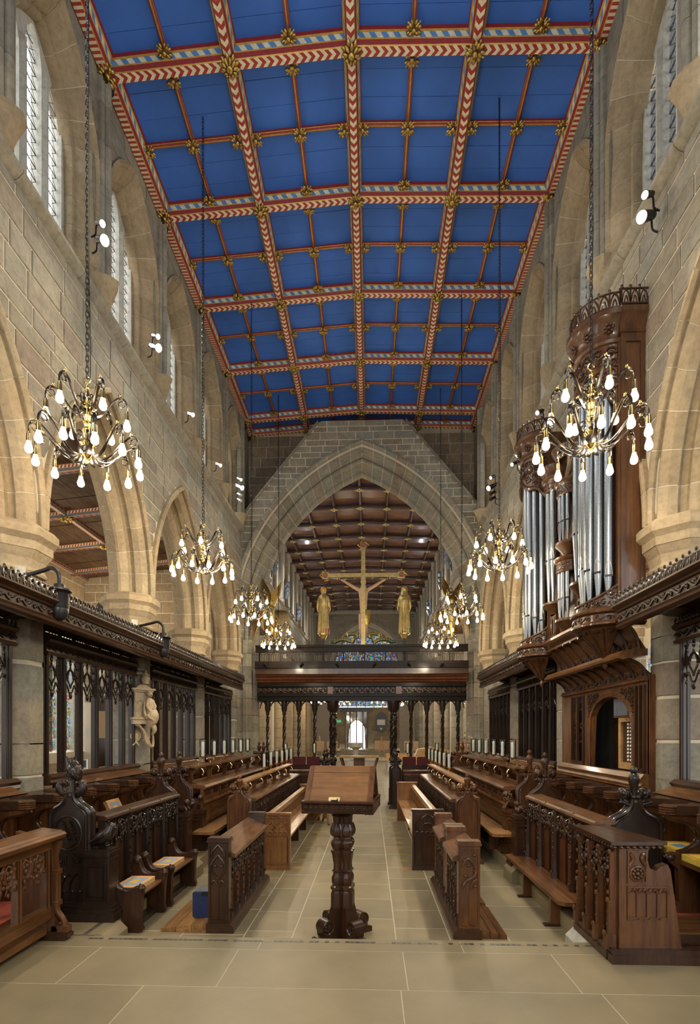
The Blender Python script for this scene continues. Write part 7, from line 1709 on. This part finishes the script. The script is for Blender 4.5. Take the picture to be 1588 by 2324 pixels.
for q, nm in ((-1, 'front'), (1, 'back')):
    m = MB(); S = lambda u, v, d: (u, q * (.265 - .245 * v) - q * -d * .0 + q * d * .76, 1.215 + .285 * v + d * .65)
    def slab(u0, u1, v0, v1, d, e=.02): m.add([S(u0, v0, d), S(u1, v0, d), S(u1, v1, d), S(u0, v1, d), S(u0, v0, d - e), S(u1, v0, d - e), S(u1, v1, d - e), S(u0, v1, d - e)], [(0, 1, 2, 3), (7, 6, 5, 4), (0, 4, 5, 1), (1, 5, 6, 2), (2, 6, 7, 3), (3, 7, 4, 0)])
    slab(-hw + .045, hw - .045, 0, .82, 0); m.obj('book_board', 'oak_mid', t)
    m = MB(); slab(-hw, -hw + .045, 0, 1, .004, .025); slab(hw - .045, hw, 0, 1, .004, .025); m.obj('stile', 'oak_brown', t)
    m = MB(); slab(-hw + .045, hw - .045, .82, 1, .004, .025); m.obj('rail', 'oak_mid', t)
    LG = [(q * .26, 1.12), (q * .30, 1.125), (q * .315, 1.14), (q * .30, 1.15), (q * .30, 1.195), (q * .318, 1.21), (q * .318, 1.225), (q * .275, 1.228), (q * .25, 1.20)]
    MB().sweep(LG, [-hw - .012, hw + .012], lambda x, p: (x, p[0], p[1])).obj('ledge', 'oak_dark', t)
    m = MB()
    for k in range(13): x = -hw + .03 + k * .0445; m.tube([(x - .018, q * .303, 1.155), (x - .012, q * .312, 1.185), (x, q * .313, 1.192), (x + .012, q * .312, 1.185), (x + .018, q * .303, 1.155)], .006, 4); m.ball((x, q * .306, 1.172), .011, 1, .8, 1.2, 5, 4)
    m.obj('carved_frieze', 'oak_dark', t, 50)
m = MB()
for q in (-1, 1):
    m.prism([(-.235, 1.20), (.235, 1.20), (0, 1.475)], 'x', q * (hw - .05), q * (hw - .035)); m.prism([(-.30, 1.12), (.30, 1.12), (.30, 1.20), (-.30, 1.20)], 'x', q * (hw - .06), q * (hw + .008))
    m.tube([(q * (hw + .005), -.315, 1.215), (q * (hw + .005), 0, 1.225), (q * (hw + .005), .315, 1.215)], .012, 5)
m.obj('gable_panel', 'oak_dark', t)
m = MB()
for q in (-1, 1):
    for k in range(9): m.ball((q * (hw - .03), -.15 + .0375 * k, 1.24 + .03 * (1 - abs(k - 4) / 4) * (k % 3)), .018, .7, 1, 1.2, 5, 4)
m.obj('gable_carving', 'oak_dark', t, 50)
o = MB().box(-.05, .045, -.006, 0, 0, .038, b=.006).obj('brass_plate', 'brass_plate', t, loc=(-.03, -.262, 1.222)); o.rotation_euler = (-.70, 0, 0)
MB().box(-.05, .0, -.012, .012, 0, .012).prism([(-.006, 0), (.010, 0), (.004, .03)], 'y', -.02, 0).obj('catch', 'black_iron', t, loc=(.0, -.298, 1.226))
# ------------------------------------------------------------------ return stalls at the screen
for s, sd in ((-1, 'left'), (1, 'right')):
    X = XB[s]; xs = sorted((X(1.06), X(2.55))); xc = sum(xs) / 2; hwid = (xs[1] - xs[0]) / 2
    t = thing('return_stall', 'dark return stall with crimson velvet cushions, %s of the screen gangway' % sd, 'choir stall', (xc, 13.75, 0))
    MB().box(-hwid, hwid, .0, .06, 0, 1.0).obj('back', 'oak_dark', t); MB().box(-hwid, hwid, -.35, 0, .42, .46).obj('seat', 'oak_dark', t)
    for k in range(4): a = -hwid + .02 + k * hwid / 2; MB().box(a, a + hwid / 2 - .03, -.05, .05, .98, 1.20, b=.02).obj('velvet_pad', 'red_velvet', t)
    MB().box(-hwid, hwid, -1.0, -.95, 0, .88).obj('desk_front', 'oak_dark', t); MB().box(-hwid - .02, hwid + .02, -1.03, -.7, .88, .915).box(-hwid - .01, hwid + .01, -1.02, -.95, .80, .84).obj('desk_top', 'oak_brown', t)
    m = MB()
    for k in range(3):
        a = -hwid + .04 + k * hwid * .66; frame_panel(m, a, a + hwid * .6, .12, .78, -1.0, .03, .02); m.tube([(a + .04, -1.005, .3), (a + hwid * .3, -1.012, .62), (a + hwid * .55, -1.005, .3)], .012, 5); m.tube([(a + .06, -1.005, .62), (a + hwid * .3, -1.012, .45), (a + hwid * .5, -1.005, .62)], .012, 5)
    m.obj('carved_panel', 'oak_dark', t, 50)
    for k, (d, y) in enumerate(((.86, 12.75), (.86, 13.5))): bench_end('small poppyhead end by the %s screen gangway post, %s one' % (sd, 'nearer' if k == 0 else 'farther'), (X(d), y, 0), .24, .95, 1.10, 1.42, 'balls', 'oak_black', None, 1, .1)
    for k, d in enumerate((1.2, 1.95)): candle(X(d), 13.62, 1.17, s, 'single glass-shaded candle on the %s return stall, %s the gangway' % (sd, 'next to' if k == 0 else 'away from'), 'candles on the return stalls')
# ------------------------------------------------------------------ things in the nave and aisles
t = thing('altar_table', 'pale wooden nave altar table with splayed curved legs beyond the lectern', 'table', (-.42, 19.6, 0))
MB().box(-.72, .72, -.4, .4, .93, .99).obj('top', 'pale_wood', t); MB().box(-.2, .2, -.3, .3, .45, .93).obj('drawer_box', 'oak_brown_x', t)
for x in (-1, 1):
    for y in (-.32, .32): MB().tube([(x * .68, y, .93), (x * .58, y, .6), (x * .56, y, .3), (x * .5, y, 0)], [.05, .04, .04, .05], 6).obj('leg', 'oak_brown', t)
t = thing('stool_stand', 'pale wooden pedestal with four curved feet behind the left pew and lectern', 'stand', (-.9, 10.6, 0))
MB().lathe([(.05, .1), (.045, .6), (.06, .62)], (0, 0, 0), 10).obj('post', 'oak_light_z', t)
for i in range(4): a = i * pi / 2 + .3; MB().tube([(.02 * cos(a), .02 * sin(a), .28), (.12 * cos(a), .12 * sin(a), .2), (.22 * cos(a), .22 * sin(a), .06), (.30 * cos(a), .30 * sin(a), .015)], .024, 6).obj('foot', 'oak_light_z', t)
MB().box(-.24, .24, -.2, .2, .62, .66).obj('top', 'oak_light_y', t)
t = thing('font', 'small grey stone font standing before the west door', 'font', (-1.05, 37, 0))
MB().lathe([(.45, 0), (.4, .12), (.2, .2), (.18, .7), (.3, .8), (.55, .9), (.58, 1.2), (.52, 1.2), (.4, 1.1), (.0001, 1.08)], (0, 0, 0), 8, pi / 8).obj('bowl', 'window_stone', t)
for k, (x, y, w) in enumerate(((-2.4, 33, .55), (.75, 36, .9), (2.6, 34, .8), (-3.3, 34, .5))):
    t = thing('easel_board', ['tan display board on an easel left of the west door', 'tan display board on an easel right of the west door', 'tan display board on an easel before the right nave columns', 'tan display board at the far left of the nave'][k], 'easel', (x, y, 0))
    MB().box(-w / 2 - .05, w / 2 + .05, -.02, .02, .75, 1.35).obj('board', 'tan_board', t)
    m = MB(); m.tube([(-.25, -.06, 0), (0, -.05, 1.7)], .02, 5); m.tube([(.25, -.06, 0), (0, -.05, 1.7)], .02, 5); m.tube([(0, .5, 0), (0, -.03, 1.7)], .02, 5); m.box(-.3, .3, -.1, -.05, .72, .76); m.obj('easel', 'pale_wood', t)
ch = None; k = 0
for r in range(3):
    for c in range(6):
        x, y = 1.0 + c * .47, 24.5 + r * 1.3; lb = 'pale nave chair with chrome legs, %s from the left in the %s row' % (ORD[c], ['nearest', 'middle', 'farthest'][r])
        if ch is None:
            ch = thing('nave_chair', lb, 'chair', (x, y, 0), 0, 'rows of chairs in the nave')
            MB().box(-.22, .22, -.2, .22, .44, .465, b=.01).obj('seat', 'pale_wood', ch); MB().sweep([(-.2, .0), (.2, 0), (.22, .04), (.22, .24), (.18, .28), (-.18, .28), (-.22, .24), (-.22, .04)], [.23, .25], lambda u, q: (q[0], u, .55 + q[1])).obj('backrest', 'pale_wood', ch)
            for a in (-.19, .19):
                for b in (-.17, .21): MB().tube([(a, b, .44), (a * 1.08, b * 1.1, 0)], .012, 5).obj('leg', 'chrome', ch)
        else: dup(ch, (x, y, 0), 0, lb)
t = thing('ambo', 'pale boat-shaped wooden ambo in the nave, beyond the right candles', 'ambo', (2.05, 18.2, 0))
MB().prism([(-.55, 1.05), (-.45, 1.28), (.0, 1.36), (.4, 1.30), (.62, 1.22), (.3, 1.0), (.1, .9)], 'y', -.2, .2).obj('desk', 'pale_wood', t); MB().lathe([(.25, 0), (.08, .1), (.06, .95)], (0, 0, 0), 10).obj('post', 'pale_wood', t); MB().tube([(-.3, -.1, 1.1), (-.1, -.12, 1.6)], .01, 4).obj('microphone', 'black_iron', t)
t = thing('memorial_tablet', 'dark oval memorial tablet with a white panel on the west wall', 'plaque', (.95, 48.42, 2.9))
MB().lathe([(.0001, -.1), (.5, -.08), (.55, 0), (.5, .08)], (0, 0, 0), 24).v
m = MB(); m.prism([(.52 * cos(a), .95 * sin(a)) for a in lin(0, 2 * pi, 28)[:-1]], 'y', 0, .12); m.obj('oval', 'slate_grey', t); MB().box(-.36, .36, -.02, .01, -.25, .25).obj('panel', 'paper', t); MB().prism([(-.1, -.5), (.1, -.5), (.1, -.62), (0, -.72), (-.1, -.62)], 'y', -.02, 0).obj('shield', 'paper', t)
t = thing('exit_sign', 'small green exit sign on the west wall left of the door', 'sign', (-2.95, 48.58, 3.0)); MB().box(-.22, .22, -.03, 0, -.1, .1).obj('panel', 'exit_green', t); MB().box(-.02, .14, -.035, -.03, -.03, .03).prism([(-.14, 0), (-.04, .06), (-.04, -.06)], 'y', -.036, -.03).obj('arrow', 'white_paint', t)
t = thing('flower_arrangement', 'vase of pink, red and yellow flowers beside the right end of the screen', 'flowers', (2.33, 13.2, 1.15))
MB().lathe([(.05, -1.0), (.06, 0), (.09, .08), (.07, .1)], (0, 0, 0), 10).obj('pedestal', 'oak_dark', t); fl_ = [MB(), MB(), MB(), MB()]; rr = random.Random(8)
for k in range(70):
    p = (rr.gauss(0, .07), rr.gauss(0, .07), .15 + abs(rr.gauss(0, .2))); fl_[k % 4].ball(p, rr.uniform(.014, .03), 1, 1, .8, 6, 4)
for q, nm, c in zip(fl_, ('leaves', 'pink_flowers', 'red_flowers', 'yellow_flowers'), ('leaf_green', 'petal_pink', 'petal_red', 'petal_yellow')): q.obj(nm, c, t, 60)
t = thing('loudspeaker', 'black loudspeaker hung in the left aisle between the first two piers', 'loudspeaker', (-4.62, 8.95, 3.95)); m = MB(); m.X = Matrix.Rotation(.5, 4, 'Y') @ Matrix.Rotation(.5, 4, 'Z'); m.box(-.1, .1, -.13, .13, -.22, .22); m.obj('cabinet', 'black_plastic', t); MB().tube([(0, 0, 0), (.25, -.02, .05), (.56, -.04, .1)], .015, 5).obj('bracket', 'black_iron', t)
t = thing('leaflet_holder', 'small framed leaflet standing on the left screen sill', 'leaflet', (-3.56, 6.46, 1.35)); m = MB(); m.box(-.03, .03, -.01, .01, 0, .12); m.obj('frame', 'white_paint', t); MB().box(-.022, .022, -.013, -.01, .02, .11).obj('print', 'slate_grey', t)
t = thing('notice_board', 'tall dark wooden notice board with a white sheet in the left aisle', 'notice board', (-5.9, 11.6, 0), .6); MB().box(-.3, .3, 0, .08, .1, 2.75).box(-.36, .36, -.03, .1, 2.75, 2.85).box(-.3, -.24, -.05, .1, 0, 2.75).box(.24, .3, -.05, .1, 0, 2.75).obj('frame', 'oak_dark', t); MB().box(-.16, .12, -.02, 0, 1.7, 2.3).obj('sheet', 'tan_board', t)
lamp('POINT', 'console_lamp', (2.95, 6.5, 2.26), 3.5, (1, .85, .6), .03)
for s, xx in ((-1, XL - 1.9), (1, XR + 1.4)): 
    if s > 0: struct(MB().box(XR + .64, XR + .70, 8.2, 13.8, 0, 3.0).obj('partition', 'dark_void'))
